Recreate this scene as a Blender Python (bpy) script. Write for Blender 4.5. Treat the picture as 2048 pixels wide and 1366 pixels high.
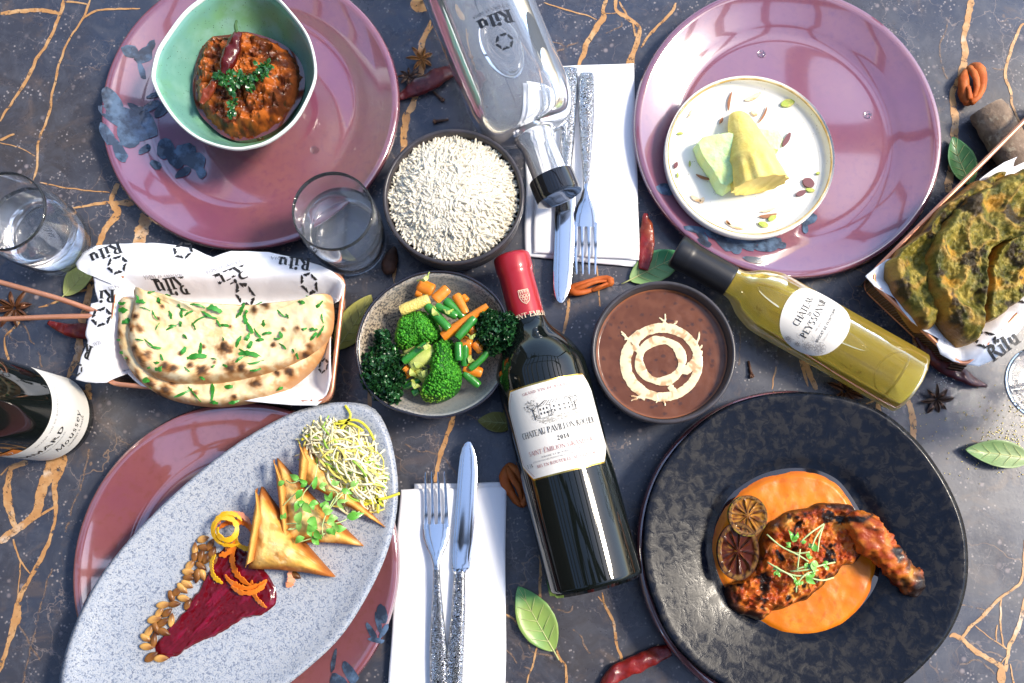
import bpy, math, random
import numpy as np
from mathutils import Vector, noise
random.seed(7)
R_ = random.Random(11)
sc = bpy.context.scene
for o in list(bpy.data.objects):
    bpy.data.objects.remove(o)
# ------------------------------------------------------------------ camera
FPX, TILT, CAMH = 1900.0, math.radians(10.0), 0.841
cd = bpy.data.cameras.new('camera')
cam = bpy.data.objects.new('camera', cd)
sc.collection.objects.link(cam)
cam.location = (0, 0, CAMH)
cam.rotation_euler = (TILT, 0, 0)
cd.sensor_width = 36.0
cd.lens = FPX / 2048 * 36
cd.clip_start, cd.clip_end = 0.01, 200
sc.camera = cam
# ------------------------------------------------------------------ sky and sun
SUN_EL, SUN_AZ = math.radians(50), math.radians(78)      # azimuth measured from +Y towards +X
w = bpy.data.worlds.new('World'); sc.world = w; w.use_nodes = True
wn = w.node_tree
sky = wn.nodes.new('ShaderNodeTexSky'); sky.sky_type = 'NISHITA'; sky.sun_disc = False
sky.sun_elevation = SUN_EL; sky.sun_rotation = SUN_AZ
sky.air_density = 1.0; sky.dust_density = 1.0; sky.ozone_density = 1.5
bg = wn.nodes['Background']; bg.inputs['Strength'].default_value = 0.09
wn.links.new(sky.outputs[0], bg.inputs['Color'])
sd = bpy.data.lights.new('sun', 'SUN'); sd.energy = 1.5; sd.angle = math.radians(12); sd.color = (1.0, 0.89, 0.73)
so = bpy.data.objects.new('sun', sd); sc.collection.objects.link(so)
so.location = (1, 1, 3)
so.rotation_euler = Vector((-math.sin(SUN_AZ) * math.cos(SUN_EL), -math.cos(SUN_AZ) * math.cos(SUN_EL), -math.sin(SUN_EL))).to_track_quat('-Z', 'Y').to_euler()
vs = sc.view_settings
vs.view_transform = 'Standard'; vs.look = 'None'; vs.exposure = 2.15; vs.gamma = 1.0; vs.use_curve_mapping = False
sc.render.engine = 'CYCLES'
sc.cycles.volume_bounces = 8; sc.cycles.max_bounces = 14; sc.cycles.transmission_bounces = 12; sc.cycles.transparent_max_bounces = 12
# ------------------------------------------------------------------ helpers
CT, ST = math.cos(TILT), math.sin(TILT)
def P(px, py, z=0.0):
    """point at height z that the photograph shows at pixel px, py"""
    a = (px - 1024) / FPX; b = -(py - 683) / FPX
    dy = b * CT + ST; dz = b * ST - CT
    k = (z - CAMH) / dz
    return Vector((a * k, dy * k, z))
def MPP(px, py, z=0.0):
    return P(px + 1, py, z).x - P(px, py, z).x
def zoomed(pts, x0, y0, s):
    return [(x0 + a * s, y0 + b * s) for a, b in pts]
def PP(pts, z):
    return [P(a, b, z) for a, b in pts]
WL = {}
def mk(name, V, Fc, m, parent=None, smooth=True, col=None, org=None, sharp=42):
    V = np.asarray([tuple(v) for v in V], float) if not isinstance(V, np.ndarray) else V
    if org is None:
        org = WL[parent.name] if parent else np.array([V[:, 0].mean(), V[:, 1].mean(), V[:, 2].min()])
    org = np.asarray(org, float)
    me = bpy.data.meshes.new(name)
    me.from_pydata((V - org).tolist(), [], [tuple(int(i) for i in f) for f in Fc])
    me.update()
    if smooth:
        me.polygons.foreach_set('use_smooth', [True] * len(me.polygons))
        if sharp: me.set_sharp_from_angle(angle=math.radians(sharp))
    me.materials.append(m)
    if col is not None:
        at = me.color_attributes.new('Col', 'FLOAT_COLOR', 'POINT')
        c = np.ones((len(V), 4)); c[:, :3] = np.asarray(col)[:, :3]
        at.data.foreach_set('color', c.ravel())
    o = bpy.data.objects.new(name, me); sc.collection.objects.link(o)
    if parent:
        o.parent = parent; o.location = org - WL[parent.name]
    else:
        o.location = org
    WL[o.name] = org
    return o
def tag(o, label=None, cat=None, group=None, kind=None):
    if label: o['label'] = label
    if cat: o['category'] = cat
    if group: o['group'] = group
    if kind: o['kind'] = kind
    return o
def thing(name, loc, label, cat, group=None):
    e = bpy.data.objects.new(name, None); sc.collection.objects.link(e)
    e.empty_display_size = 0.02
    e.location = loc; WL[e.name] = np.array(tuple(loc))
    return tag(e, label, cat, group)
def copy_tree(src, loc, rz=0, scale=1.0, parent=None, tilt=(0, 0)):
    c = src.copy(); sc.collection.objects.link(c); c.parent = parent
    if parent is None:
        c.location = loc; c.rotation_euler = (tilt[0], tilt[1], rz); c.scale = (scale,) * 3
        WL[c.name] = np.array(tuple(loc))
    for ch in list(src.children):
        copy_tree(ch, None, parent=c)
    return c
class MB:
    def __init__(s): s.V = []; s.F = []; s.C = []
    def add(s, V, F, col=None):
        b = len(s.V); s.V.extend([tuple(v) for v in V]); s.F.extend([tuple(i + b for i in f) for f in F])
        if col is not None:
            s.C.extend([col] * len(V) if not isinstance(col, list) else col)
    def build(s, name, m, parent=None, **k):
        return mk(name, s.V, s.F, m, parent, col=(s.C if s.C else None), **k)
def cat(pts, n, closed=True):
    """Catmull-Rom resample to n points, even in length"""
    p = [np.array(tuple(q), float) for q in pts]; N = len(p); out = []
    rng = range(N) if closed else range(N - 1)
    for i in rng:
        if closed: a, b, c, d = p[i - 1], p[i], p[(i + 1) % N], p[(i + 2) % N]
        else: a, b, c, d = p[max(i - 1, 0)], p[i], p[i + 1], p[min(i + 2, N - 1)]
        for k in range(10):
            t = k / 10
            out.append(.5 * ((2 * b) + (c - a) * t + (2 * a - 5 * b + 4 * c - d) * t * t + (3 * b - a - 3 * c + d) * t ** 3))
    out.append(p[0] if closed else p[-1])
    out = np.array(out); L = np.concatenate([[0], np.cumsum(np.linalg.norm(np.diff(out, axis=0), axis=1))])
    t = np.linspace(0, L[-1], n + 1)[:-1] if closed else np.linspace(0, L[-1], n)
    return np.stack([np.interp(t, L, out[:, j]) for j in range(out.shape[1])], 1)
def outfn(pts, c):
    """radius as a function of angle for a closed outline of world points"""
    q = cat([(p[0], p[1]) for p in pts], 240)
    a = np.arctan2(q[:, 1] - c[1], q[:, 0] - c[0]); r = np.hypot(q[:, 0] - c[0], q[:, 1] - c[1])
    o = np.argsort(a); a, r = a[o], r[o]
    return lambda t: float(np.interp((t + math.pi) % (2 * math.pi) - math.pi, a, r, period=2 * math.pi))
def lathe(prof, c=(0, 0, 0), n=72, out=None):
    """prof: (radius, z) pairs; with out(angle) the radius is a fraction of that outline"""
    V = []; F = []; rings = []
    for r, z in prof:
        if r < 1e-6:
            rings.append([len(V)]); V.append((c[0], c[1], c[2] + z))
        else:
            ring = []
            for i in range(n):
                a = 2 * math.pi * i / n
                rr = r * (out(a) if out else 1)
                ring.append(len(V)); V.append((c[0] + rr * math.cos(a), c[1] + rr * math.sin(a), c[2] + z))
            rings.append(ring)
    for A, B in zip(rings, rings[1:]):
        if len(A) == 1 and len(B) == 1: continue
        for i in range(n):
            j = (i + 1) % n
            if len(A) == 1: F.append((A[0], B[j], B[i]))
            elif len(B) == 1: F.append((A[i], A[j], B[0]))
            else: F.append((A[i], A[j], B[j], B[i]))
    return V, F
def sprof(prof, n=6):
    """smooth a profile"""
    return [tuple(q) for q in cat(prof, (len(prof) - 1) * n + 1, closed=False)]
def blob(name, outline, zf, m, parent=None, rings=24, ang=110, colf=None, c=None, zb=None, power=1.0, wob=0, **k):
    q = cat([(p[0], p[1]) for p in outline], ang)
    c = np.array(c if c is not None else q.mean(0))[:2]
    V = []; F = []; C = []
    def put(x, y, z, t):
        V.append((x, y, z))
        if colf: C.append(colf(x, y, z, t))
    if zb is not None:
        for p in q: put(p[0], p[1], zb, 0)
    for i in range(rings):
        s = (1 - i / rings) ** power
        for p in q:
            x, y = c + (p - c) * s
            if wob: 
                x += wob * noise.noise((x * 90, y * 90, 1.3)) ; y += wob * noise.noise((x * 90, y * 90, 7.7))
            put(x, y, zf(x, y, 1 - s), 1 - s)
    put(c[0], c[1], zf(c[0], c[1], 1), 1)
    nr = rings + (1 if zb is not None else 0); n = ang
    for r in range(nr - 1):
        for i in range(n):
            j = (i + 1) % n
            F.append((r * n + i, r * n + j, (r + 1) * n + j, (r + 1) * n + i))
    for i in range(n): F.append(((nr - 1) * n + i, (nr - 1) * n + (i + 1) % n, nr * n))
    if zb is not None: F.append(tuple(range(n - 1, -1, -1)))
    # make the winding face up
    area = sum(q[i][0] * q[(i + 1) % n][1] - q[(i + 1) % n][0] * q[i][1] for i in range(n))
    if area < 0: F = [tuple(reversed(f)) for f in F]
    return mk(name, V, F, m, parent, col=(C if colf else None), **k)
def tube(pts, rad, n=8, flat=1.0, jit=0, caps=True, rot=0.0):
    pts = [Vector(p) for p in pts]; N = len(pts); V = []; F = []
    up = None
    for i, p in enumerate(pts):
        t = (pts[min(i + 1, N - 1)] - pts[max(i - 1, 0)]).normalized()
        if up is None:
            up = Vector((0, 0, 1)) if abs(t.z) < .9 else Vector((0, 1, 0))
        side = t.cross(up)
        if side.length < 1e-6: side = t.cross(Vector((1, 0, 0)))
        side.normalize(); up = side.cross(t).normalized()
        r = rad[i] if isinstance(rad, (list, tuple, np.ndarray)) else rad
        for k in range(n):
            a = 2 * math.pi * k / n + rot
            rr = r * (1 + (jit * noise.noise((p.x * 160 + 3 * math.cos(a), p.y * 160 + 3 * math.sin(a), i * .35)) if jit else 0))
            V.append(tuple(p + side * (math.cos(a) * rr) + up * (math.sin(a) * rr * flat)))
    for i in range(N - 1):
        for k in range(n):
            l = (k + 1) % n
            F.append((i * n + k, i * n + l, (i + 1) * n + l, (i + 1) * n + k))
    if caps:
        F.append(tuple(range(n - 1, -1, -1))); F.append(tuple(range((N - 1) * n, N * n)))
    return V, F
def ribbon(pts, wid, th=.0006, up=None, upf=None):
    """strip of given widths, with a thickness, its face towards up"""
    pts = [Vector(p) for p in pts]; N = len(pts); V = []; F = []
    for i, p in enumerate(pts):
        t = (pts[min(i + 1, N - 1)] - pts[max(i - 1, 0)]).normalized()
        u = Vector(upf(i / (N - 1))) if upf else Vector(up or (0, 0, 1))
        s = t.cross(u)
        if s.length < 1e-6: s = Vector((1, 0, 0))
        s.normalize(); nn = s.cross(t).normalized()
        w_ = wid[i] if isinstance(wid, (list, tuple, np.ndarray)) else wid
        for a, b in ((-.5, -.5), (.5, -.5), (.5, .5), (-.5, .5)):
            V.append(tuple(p + s * (w_ * a) + nn * (th * b)))
    for i in range(N - 1):
        for k in range(4):
            l = (k + 1) % 4
            F.append((i * 4 + k, (i + 1) * 4 + k, (i + 1) * 4 + l, i * 4 + l))
    F.append((0, 1, 2, 3)); F.append(tuple((N - 1) * 4 + k for k in (3, 2, 1, 0)))
    return V, F
def ball(c, r, sc_=(1, 1, 1), n=8, m=5):
    V = []; F = []
    V.append((c[0], c[1], c[2] + r * sc_[2]))
    for i in range(1, m):
        th = math.pi * i / m
        for k in range(n):
            a = 2 * math.pi * k / n
            V.append((c[0] + r * sc_[0] * math.sin(th) * math.cos(a), c[1] + r * sc_[1] * math.sin(th) * math.sin(a), c[2] + r * sc_[2] * math.cos(th)))
    V.append((c[0], c[1], c[2] - r * sc_[2]))
    for k in range(n):
        F.append((0, 1 + k, 1 + (k + 1) % n)); F.append((len(V) - 1, len(V) - 1 - n + (k + 1) % n, len(V) - 1 - n + k))
    for i in range(m - 2):
        for k in range(n):
            l = (k + 1) % n
            F.append((1 + i * n + k, 1 + (i + 1) * n + k, 1 + (i + 1) * n + l, 1 + i * n + l))
    return V, F
def sst(a, b, x):
    t = min(1, max(0, (x - a) / (b - a))); return t * t * (3 - 2 * t)
def mix(a, b, t): 
    return tuple(p + (q - p) * t for p, q in zip(a, b))
def fb(x, y, z=0, s=100, o=4):
    return noise.fractal((x * s, y * s, z * s), 0.8, 2.1, o)
# ------------------------------------------------------------------ materials
def mat(name, base=(.5, .5, .5), rough=.5, metal=0, spec=.5, coat=0, trans=0, ior=1.45, noise2=None, bump=None, sss=0, attr=False, speck=None, coat_rough=.05, rough_n=None, alpha=1):
    m = bpy.data.materials.new(name); m.use_nodes = True
    nt = m.node_tree; b = nt.nodes['Principled BSDF']; L = nt.links.new
    b.inputs['Base Color'].default_value = (*base, 1)
    b.inputs['Roughness'].default_value = rough; b.inputs['Metallic'].default_value = metal
    b.inputs['Specular IOR Level'].default_value = spec; b.inputs['Coat Weight'].default_value = coat
    b.inputs['Coat Roughness'].default_value = coat_rough
    b.inputs['Transmission Weight'].default_value = trans; b.inputs['IOR'].default_value = ior
    if sss:
        b.inputs['Subsurface Weight'].default_value = sss; b.inputs['Subsurface Radius'].default_value = (.004, .002, .001)
        b.inputs['Subsurface Scale'].default_value = 1.0
    tc = nt.nodes.new('ShaderNodeTexCoord')
    src = None
    if attr:
        an = nt.nodes.new('ShaderNodeAttribute'); an.attribute_name = 'Col'; src = an.outputs['Color']
    def nz(scale, detail=5, rg=.6, dist=0):
        n = nt.nodes.new('ShaderNodeTexNoise'); n.inputs['Scale'].default_value = scale
        n.inputs['Detail'].default_value = detail; n.inputs['Roughness'].default_value = rg; n.inputs['Distortion'].default_value = dist
        L(tc.outputs['Object'], n.inputs['Vector']); return n
    def ramp(sock, a, bb):
        r = nt.nodes.new('ShaderNodeMapRange'); r.inputs['From Min'].default_value = a; r.inputs['From Max'].default_value = bb
        L(sock, r.inputs['Value']); return r.outputs['Result']
    def mx(fac, c1, c2):
        x = nt.nodes.new('ShaderNodeMix'); x.data_type = 'RGBA'
        L(fac, x.inputs['Factor'])
        if isinstance(c1, tuple): x.inputs['A'].default_value = (*c1, 1)
        else: L(c1, x.inputs['A'])
        if isinstance(c2, tuple): x.inputs['B'].default_value = (*c2, 1)
        else: L(c2, x.inputs['B'])
        return x.outputs['Result']
    for nn in ([noise2] if noise2 and not isinstance(noise2, list) else (noise2 or [])):
        scale, lo, hi, c2 = nn[:4]
        f = ramp(nz(scale, *(nn[4:])).outputs['Fac'], lo, hi)
        src = mx(f, src if src is not None else base, c2)
    if speck:
        scale, thr, c2 = speck
        v = nt.nodes.new('ShaderNodeTexVoronoi'); v.inputs['Scale'].default_value = scale
        L(tc.outputs['Object'], v.inputs['Vector'])
        r = ramp(v.outputs['Distance'], thr, thr * .6)
        n = ramp(nz(scale * .35, 2).outputs['Fac'], .5, .56)
        mu = nt.nodes.new('ShaderNodeMath'); mu.operation = 'MULTIPLY'; L(r, mu.inputs[0]); L(n, mu.inputs[1])
        src = mx(mu.outputs[0], src if src is not None else base, c2)
    if src is not None: L(src, b.inputs['Base Color'])
    if rough_n:
        L(ramp2(nt, nz(rough_n[0]).outputs['Fac'], rough_n[1], rough_n[2]), b.inputs['Roughness'])
    hs = None
    for bb in ([bump] if bump and not isinstance(bump, list) else (bump or [])):
        kind = bb[3] if len(bb) > 3 else 'noise'
        if kind == 'noise': h = nz(bb[0], 6).outputs['Fac']
        else:
            v = nt.nodes.new('ShaderNodeTexVoronoi'); v.inputs['Scale'].default_value = bb[0]
            v.feature = 'SMOOTH_F1' if kind == 'cell' else 'F1'
            L(tc.outputs['Object'], v.inputs['Vector']); h = v.outputs['Distance']
        bn = nt.nodes.new('ShaderNodeBump'); bn.inputs['Strength'].default_value = bb[1]; bn.inputs['Distance'].default_value = bb[2]
        L(h, bn.inputs['Height'])
        if hs: L(hs, bn.inputs['Normal'])
        hs = bn.outputs['Normal']
    if hs: L(hs, b.inputs['Normal'])
    return m
def ramp2(nt, sock, a, b):
    r = nt.nodes.new('ShaderNodeMapRange'); r.inputs['From Min'].default_value = .3; r.inputs['From Max'].default_value = .7
    r.inputs['To Min'].default_value = a; r.inputs['To Max'].default_value = b
    nt.links.new(sock, r.inputs['Value']); return r.outputs['Result']
def clear(name, col=(1, 1, 1), ior=1.45, rough=0.0):
    m = bpy.data.materials.new(name); m.use_nodes = True; nt = m.node_tree
    b = nt.nodes['Principled BSDF']
    b.inputs['Base Color'].default_value = (*col, 1); b.inputs['Transmission Weight'].default_value = 1
    b.inputs['IOR'].default_value = ior; b.inputs['Roughness'].default_value = rough
    return m
# ------------------------------------------------------------------ lettering: a stressed serif cut as strokes
GL = {
 'A': (.78, 'n 0,0 .39,1|k .39,1 .78,0|n .15,.33 .63,.33|s 0,0|s .78,0'), 'B': (.68, 'V .12|c .12,.75 .42,.25 -90 90|c .12,.26 .5,.26 -90 90'),
 'C': (.76, 'c .42,.5 .4,.5 48 312'), 'D': (.8, 'V .12|c .12,.5 .6,.5 -90 90'), 'E': (.64, 'V .12|n .1,.98 .58,.98|n .1,.52 .46,.52|n .1,.02 .6,.02|n .58,.98 .58,.82|n .6,.02 .6,.2'),
 'F': (.6, 'V .12|n .1,.98 .58,.98|n .1,.5 .46,.5|n .58,.98 .58,.82'), 'G': (.82, 'c .42,.5 .4,.5 48 330|k .74,.42 .74,.05|n .56,.42 .84,.42'),
 'H': (.82, 'V .12|V .7|n .12,.52 .7,.52'), 'I': (.26, 'V .13'), 'J': (.4, 'k .25,1 .25,.2|c .12,.2 .13,.2 -100 0|s .25,1'),
 'K': (.76, 'V .12|n .12,.42 .66,1|k .3,.58 .74,0|s .74,0'), 'L': (.62, 'V .12|n .1,.02 .58,.02|n .58,.02 .58,.22'),
 'M': (.92, 'n .1,0 .1,1|k .1,1 .46,0|n .46,0 .8,1|k .8,1 .8,0|s .1,0|s .8,0'), 'N': (.8, 'n .1,0 .1,1|k .1,1 .7,0|n .7,0 .7,1|s .1,0|s .7,1'),
 'O': (.84, 'c .42,.5 .4,.5 0 360'), 'P': (.66, 'V .12|c .12,.73 .48,.27 -90 90'), 'Q': (.84, 'c .42,.5 .4,.5 0 360|k .45,.1 .75,-.15'),
 'R': (.76, 'V .12|c .12,.74 .46,.26 -90 90|k .34,.48 .72,0|s .72,0'), 'S': (.6, 'c .3,.74 .24,.25 35 260|c .3,.26 .27,.26 -145 85'),
 'T': (.72, 'V .36|n .02,.98 .7,.98|n .02,.98 .02,.8|n .7,.98 .7,.8'), 'U': (.8, 'k .14,1 .14,.3|c .41,.3 .27,.3 180 360|n .68,.3 .68,1|s .14,1|s .68,1'),
 'V': (.76, 'k .03,1 .38,0|n .38,0 .73,1|s .03,1|s .73,1'), 'X': (.74, 'k .05,1 .68,0|n .05,0 .68,1|s .05,0|s .68,1'), 'Y': (.74, 'k .03,1 .37,.45|n .37,.45 .72,1|k .37,.45 .37,0|s .37,0|s .03,1|s .72,1'),
 'Z': (.66, 'n .05,.98 .6,.98|k .6,1 .06,0|n .05,.02 .62,.02'), '-': (.36, 'n .05,.42 .32,.42'), "'": (.2, 'n .1,1 .08,.8'), '.': (.2, 'k .1,0 .1,.1'), '&': (.8, 'c .34,.76 .17,.22 0 360|c .32,.27 .27,.27 60 340|n .2,.6 .75,0'),
 '0': (.66, 'c .32,.5 .28,.5 0 360'), '1': (.44, 'V .24|n .08,.8 .24,1'), '2': (.62, 'c .3,.72 .26,.27 -35 170|n .5,.55 .06,.03|k .05,.05 .58,.05'), '4': (.66, 'k .46,1 .46,0|n .46,1 .04,.3|n .04,.3 .62,.3'),
 '5': (.6, 'n .12,1 .5,1|n .12,1 .1,.55|c .28,.3 .26,.3 -140 120'), '7': (.56, 'k .04,.95 .54,.95|n .54,.95 .2,0'), '%': (.8, 'c .2,.75 .15,.2 0 360|c .6,.25 .15,.2 0 360|n .6,1 .2,0'),
 'i': (.3, 'W .15 .64|d .15,.87'), 't': (.42, 'W .18 .92|n .02,.64 .38,.64|c .26,.1 .1,.1 180 300'), 'u': (.66, 'k .14,.62 .14,.2|c .32,.2 .18,.2 180 360|W .52 .62|n .02,.63 .16,.63|n .4,.63 .54,.63'),
 'o': (.56, 'c .27,.31 .25,.32 0 360'), 'f': (.4, 'k .18,0 .18,.75|c .3,.75 .13,.22 30 180|n .02,.62 .36,.62'), 's': (.42, 'c .2,.46 .16,.17 30 260|c .2,.17 .17,.17 -150 85'), 'e': (.5, 'c .25,.31 .22,.32 0 310|n .04,.33 .47,.33'), 'y': (.5, 'k .02,.62 .24,.02|n .46,.62 .12,-.35'),
 'n': (.6, 'W .12 .64|c .3,.44 .18,.2 0 170|k .48,.44 .48,0'), 'd': (.6, 'c .25,.31 .2,.32 0 360|k .47,1 .47,0'), 'a': (.55, 'c .25,.31 .2,.32 0 360|k .45,.62 .45,0'), ' ': (.34, ''),
}
def strip2(pts, ws):
    q = [np.array(p, float) for p in pts]; V = []; F = []
    for i, p in enumerate(q):
        t = q[min(i + 1, len(q) - 1)] - q[max(i - 1, 0)]; t = t / (np.linalg.norm(t) + 1e-9)
        nrm = np.array((-t[1], t[0])); w_ = ws[i] if isinstance(ws, (list, tuple)) else ws
        V += [p + nrm * w_ / 2, p - nrm * w_ / 2]
    for i in range(len(q) - 1): F.append((2 * i, 2 * i + 1, 2 * i + 3, 2 * i + 2))
    return V, F
def glyphs(text, size=1.0, thick=.17, thin=.05, serif=True, track=.08, slant=0):
    """centred text as a list of 2-D strips (V, F)"""
    out = []; x = 0
    for ch in text:
        accent = None
        if ch == 'Â': ch = 'A'; accent = 1
        if ch == 'É': ch = 'E'; accent = 2
        adv, spec = GL.get(ch, GL.get(ch.upper(), (.3, '')))
        for st in (spec.split('|') if spec else []):
            a = st.split(); k = a[0]
            if k in 'nk':
                p = [tuple(map(float, s.split(','))) for s in a[1:]]; out.append((x, strip2(p, thick if k == 'k' else thin)))
            elif k in 'VW':
                xx = float(a[1]); h = 1 if k == 'V' else float(a[2])
                out.append((x, strip2([(xx, 0), (xx, h)], thick)))
                if serif:
                    out.append((x, strip2([(xx - thick, thin / 2), (xx + thick, thin / 2)], thin)))
                    if k == 'V': out.append((x, strip2([(xx - thick, 1 - thin / 2), (xx + thick * .4, 1 - thin / 2)], thin)))
                    else: out.append((x, strip2([(xx - thick, h - thin / 2), (xx, h - thin / 2)], thin)))
            elif k == 's':
                xx, yy = map(float, a[1].split(','))
                if serif: out.append((x, strip2([(xx - thick * .8, yy), (xx + thick * .8, yy)], thin)))
            elif k == 'd':
                xx, yy = map(float, a[1].split(',')); r = thick * .62
                out.append((x, ([np.array((xx + r * math.cos(i * .785), yy + r * math.sin(i * .785))) for i in range(8)], [tuple(range(8))])))
            elif k == 'c':
                cx, cy = map(float, a[1].split(',')); rx, ry = map(float, a[2].split(',')); a0, a1 = float(a[3]), float(a[4])
                n = max(6, int(abs(a1 - a0) / 22)); p = []; ws = []
                for i in range(n + 1):
                    t = math.radians(a0 + (a1 - a0) * i / n); wv = thin + (thick - thin) * abs(math.cos(t)) ** 1.5
                    p.append((cx + (rx - wv / 2) * math.cos(t), cy + (ry - thin / 2) * math.sin(t))); ws.append(wv)
                out.append((x, strip2(p, ws)))
        if accent == 1: out.append((x, strip2([(.22, 1.1), (.39, 1.28), (.56, 1.1)], thin * 1.4)))
        if accent == 2: out.append((x, strip2([(.25, 1.1), (.45, 1.28)], thin * 1.6)))
        x += adv + track
    tot = x - track; res = []
    for dx, (V, F) in out:
        res.append(([np.array((v[0] + dx - tot / 2 + slant * v[1], v[1])) * size for v in V], F))
    return res
def logo2(r):
    """ring of six pairs of curved leaves"""
    out = []
    def leaf(c, ang, L, wv, bend):
        up = []; dn = []
        for i in range(7):
            t = i / 6; s = (t - .5) * L; b = bend * (1 - (2 * t - 1) ** 2); hw = wv * math.sin(math.pi * t) ** .8
            for lst, h in ((up, b + hw * .5), (dn, b - hw * .5)):
                lst.append(np.array((c[0] + s * math.cos(ang) - h * math.sin(ang), c[1] + s * math.sin(ang) + h * math.cos(ang))))
        V = up + dn; F = [(i, i + 1, 8 + i, 7 + i) for i in range(6)]
        out.append((V, F))
    for k in range(6):
        a = k * math.pi / 3 + .2
        leaf((r * .86 * math.cos(a), r * .86 * math.sin(a)), a + 1.9, r * .56, r * .27, r * .10)
        b = a + .46
        leaf((r * .68 * math.cos(b), r * .68 * math.sin(b)), b + .75, r * .46, r * .24, -r * .09)
    return out
def lay(parts, fn, name, m, parent, lift=3e-6):
    """place 2-D strips with fn(u, v) -> world point; fn takes a lift"""
    mb = MB()
    for i, (V, F) in enumerate(parts):
        mb.add([fn(v[0], v[1], (i % 40) * lift) for v in V], F)
    return mb.build(name, m, parent, smooth=False)
def shift(parts, dx, dy, rot=0):
    c, s = math.cos(rot), math.sin(rot)
    return [([np.array((v[0] * c - v[1] * s + dx, v[0] * s + v[1] * c + dy)) for v in V], F) for V, F in parts]
# ------------------------------------------------------------------ unseen surroundings built for glossy things to reflect: terrace frame, photographer, dark blockers
M_frame = mat('dark_terrace_metal', (.03, .03, .032), .5)
def obox(x0, x1, y0, y1, z0, z1):
    V = [(x, y, z) for z in (z0, z1) for x, y in ((x0, y0), (x1, y0), (x1, y1), (x0, y1))]
    return V, [(3, 2, 1, 0), (4, 5, 6, 7), (0, 1, 5, 4), (1, 2, 6, 5), (2, 3, 7, 6), (3, 0, 4, 7)]
perg = thing('terrace_frame', (0, 0, -.75), None, None); tag(perg, kind='structure')
for i in range(-4, 5):
    V, F = obox(i * .42 - .022, i * .42 + .022, -1.4, 2.4, 1.75, 1.83); mk('rafter', V, F, M_frame, perg, smooth=False)
for y in (-1.4, -.1, 1.1, 2.4):
    V, F = obox(-1.9, 1.9, y - .03, y + .03, 1.84, 1.93); mk('crossbeam', V, F, M_frame, perg, smooth=False)
for x, y in ((-1.9, -1.4), (1.9, -1.4), (-1.9, 2.4), (1.9, 2.4)):
    V, F = obox(x - .05, x + .05, y - .05, y + .05, -.75, 1.93); mk('post', V, F, M_frame, perg, smooth=False)
M_blocker = mat('dark_sky_blocker', (.05, .045, .04), .8, noise2=(6, .4, .6, (.03, .035, .03)))  # unseen dark slabs added to block low sky and deepen dark reflections
V, F = obox(-2.3, -2.2, -2.0, 3.0, -.75, 1.9); o = mk('sky_blocker', V, F, M_blocker, smooth=False); tag(o, kind='structure')
V, F = obox(-2.2, 2.4, -2.3, -2.2, -.75, 1.9); o = mk('sky_blocker', V, F, M_blocker, smooth=False); tag(o, kind='structure')
def photographer():
    vs_ = [((0, -.66, .30), .16), ((0, -.60, .50), .145), ((0, -.48, .76), .16), ((0, -.36, .92), .13), ((0, -.28, 1.00), .062), ((0, -.20, 1.06), .095), ((0, -.15, 1.10), .09),
           ((.19, -.38, .92), .075), ((.27, -.20, .80), .055), ((.15, -.06, .84), .042), ((.085, -.02, .885), .038), ((-.19, -.38, .92), .075), ((-.27, -.20, .80), .055), ((-.15, -.06, .84), .042), ((-.085, -.02, .885), .038),
           ((.10, -.68, .20), .12), ((.12, -.66, -.25), .085), ((.13, -.70, -.70), .06), ((-.10, -.68, .20), .12), ((-.12, -.66, -.25), .085), ((-.13, -.70, -.70), .06)]
    ed = [(0, 1), (1, 2), (2, 3), (3, 4), (4, 5), (5, 6), (3, 7), (7, 8), (8, 9), (9, 10), (3, 11), (11, 12), (12, 13), (13, 14), (0, 15), (15, 16), (16, 17), (0, 18), (18, 19), (19, 20)]
    me = bpy.data.meshes.new('person'); me.from_pydata([v for v, r in vs_], ed, []); o = bpy.data.objects.new('person', me); sc.collection.objects.link(o)
    m = o.modifiers.new('skin', 'SKIN'); sv = me.skin_vertices[0].data if me.skin_vertices else None
    if sv is None:
        bm_ = __import__('bmesh').new(); bm_.from_mesh(me); bm_.verts.layers.skin.verify(); bm_.to_mesh(me); bm_.free(); sv = me.skin_vertices[0].data
    for i, (v, r) in enumerate(vs_): sv[i].radius = (r, r)
    sv[0].use_root = True
    s = o.modifiers.new('sub', 'SUBSURF'); s.levels = 1; s.render_levels = 1
    me.materials.append(mat('dark_clothes', (.03, .028, .03), .8)); WL[o.name] = np.zeros(3)
    tag(o, 'person in dark clothes leaning over the table to take the picture', 'person')
photographer()
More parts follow.
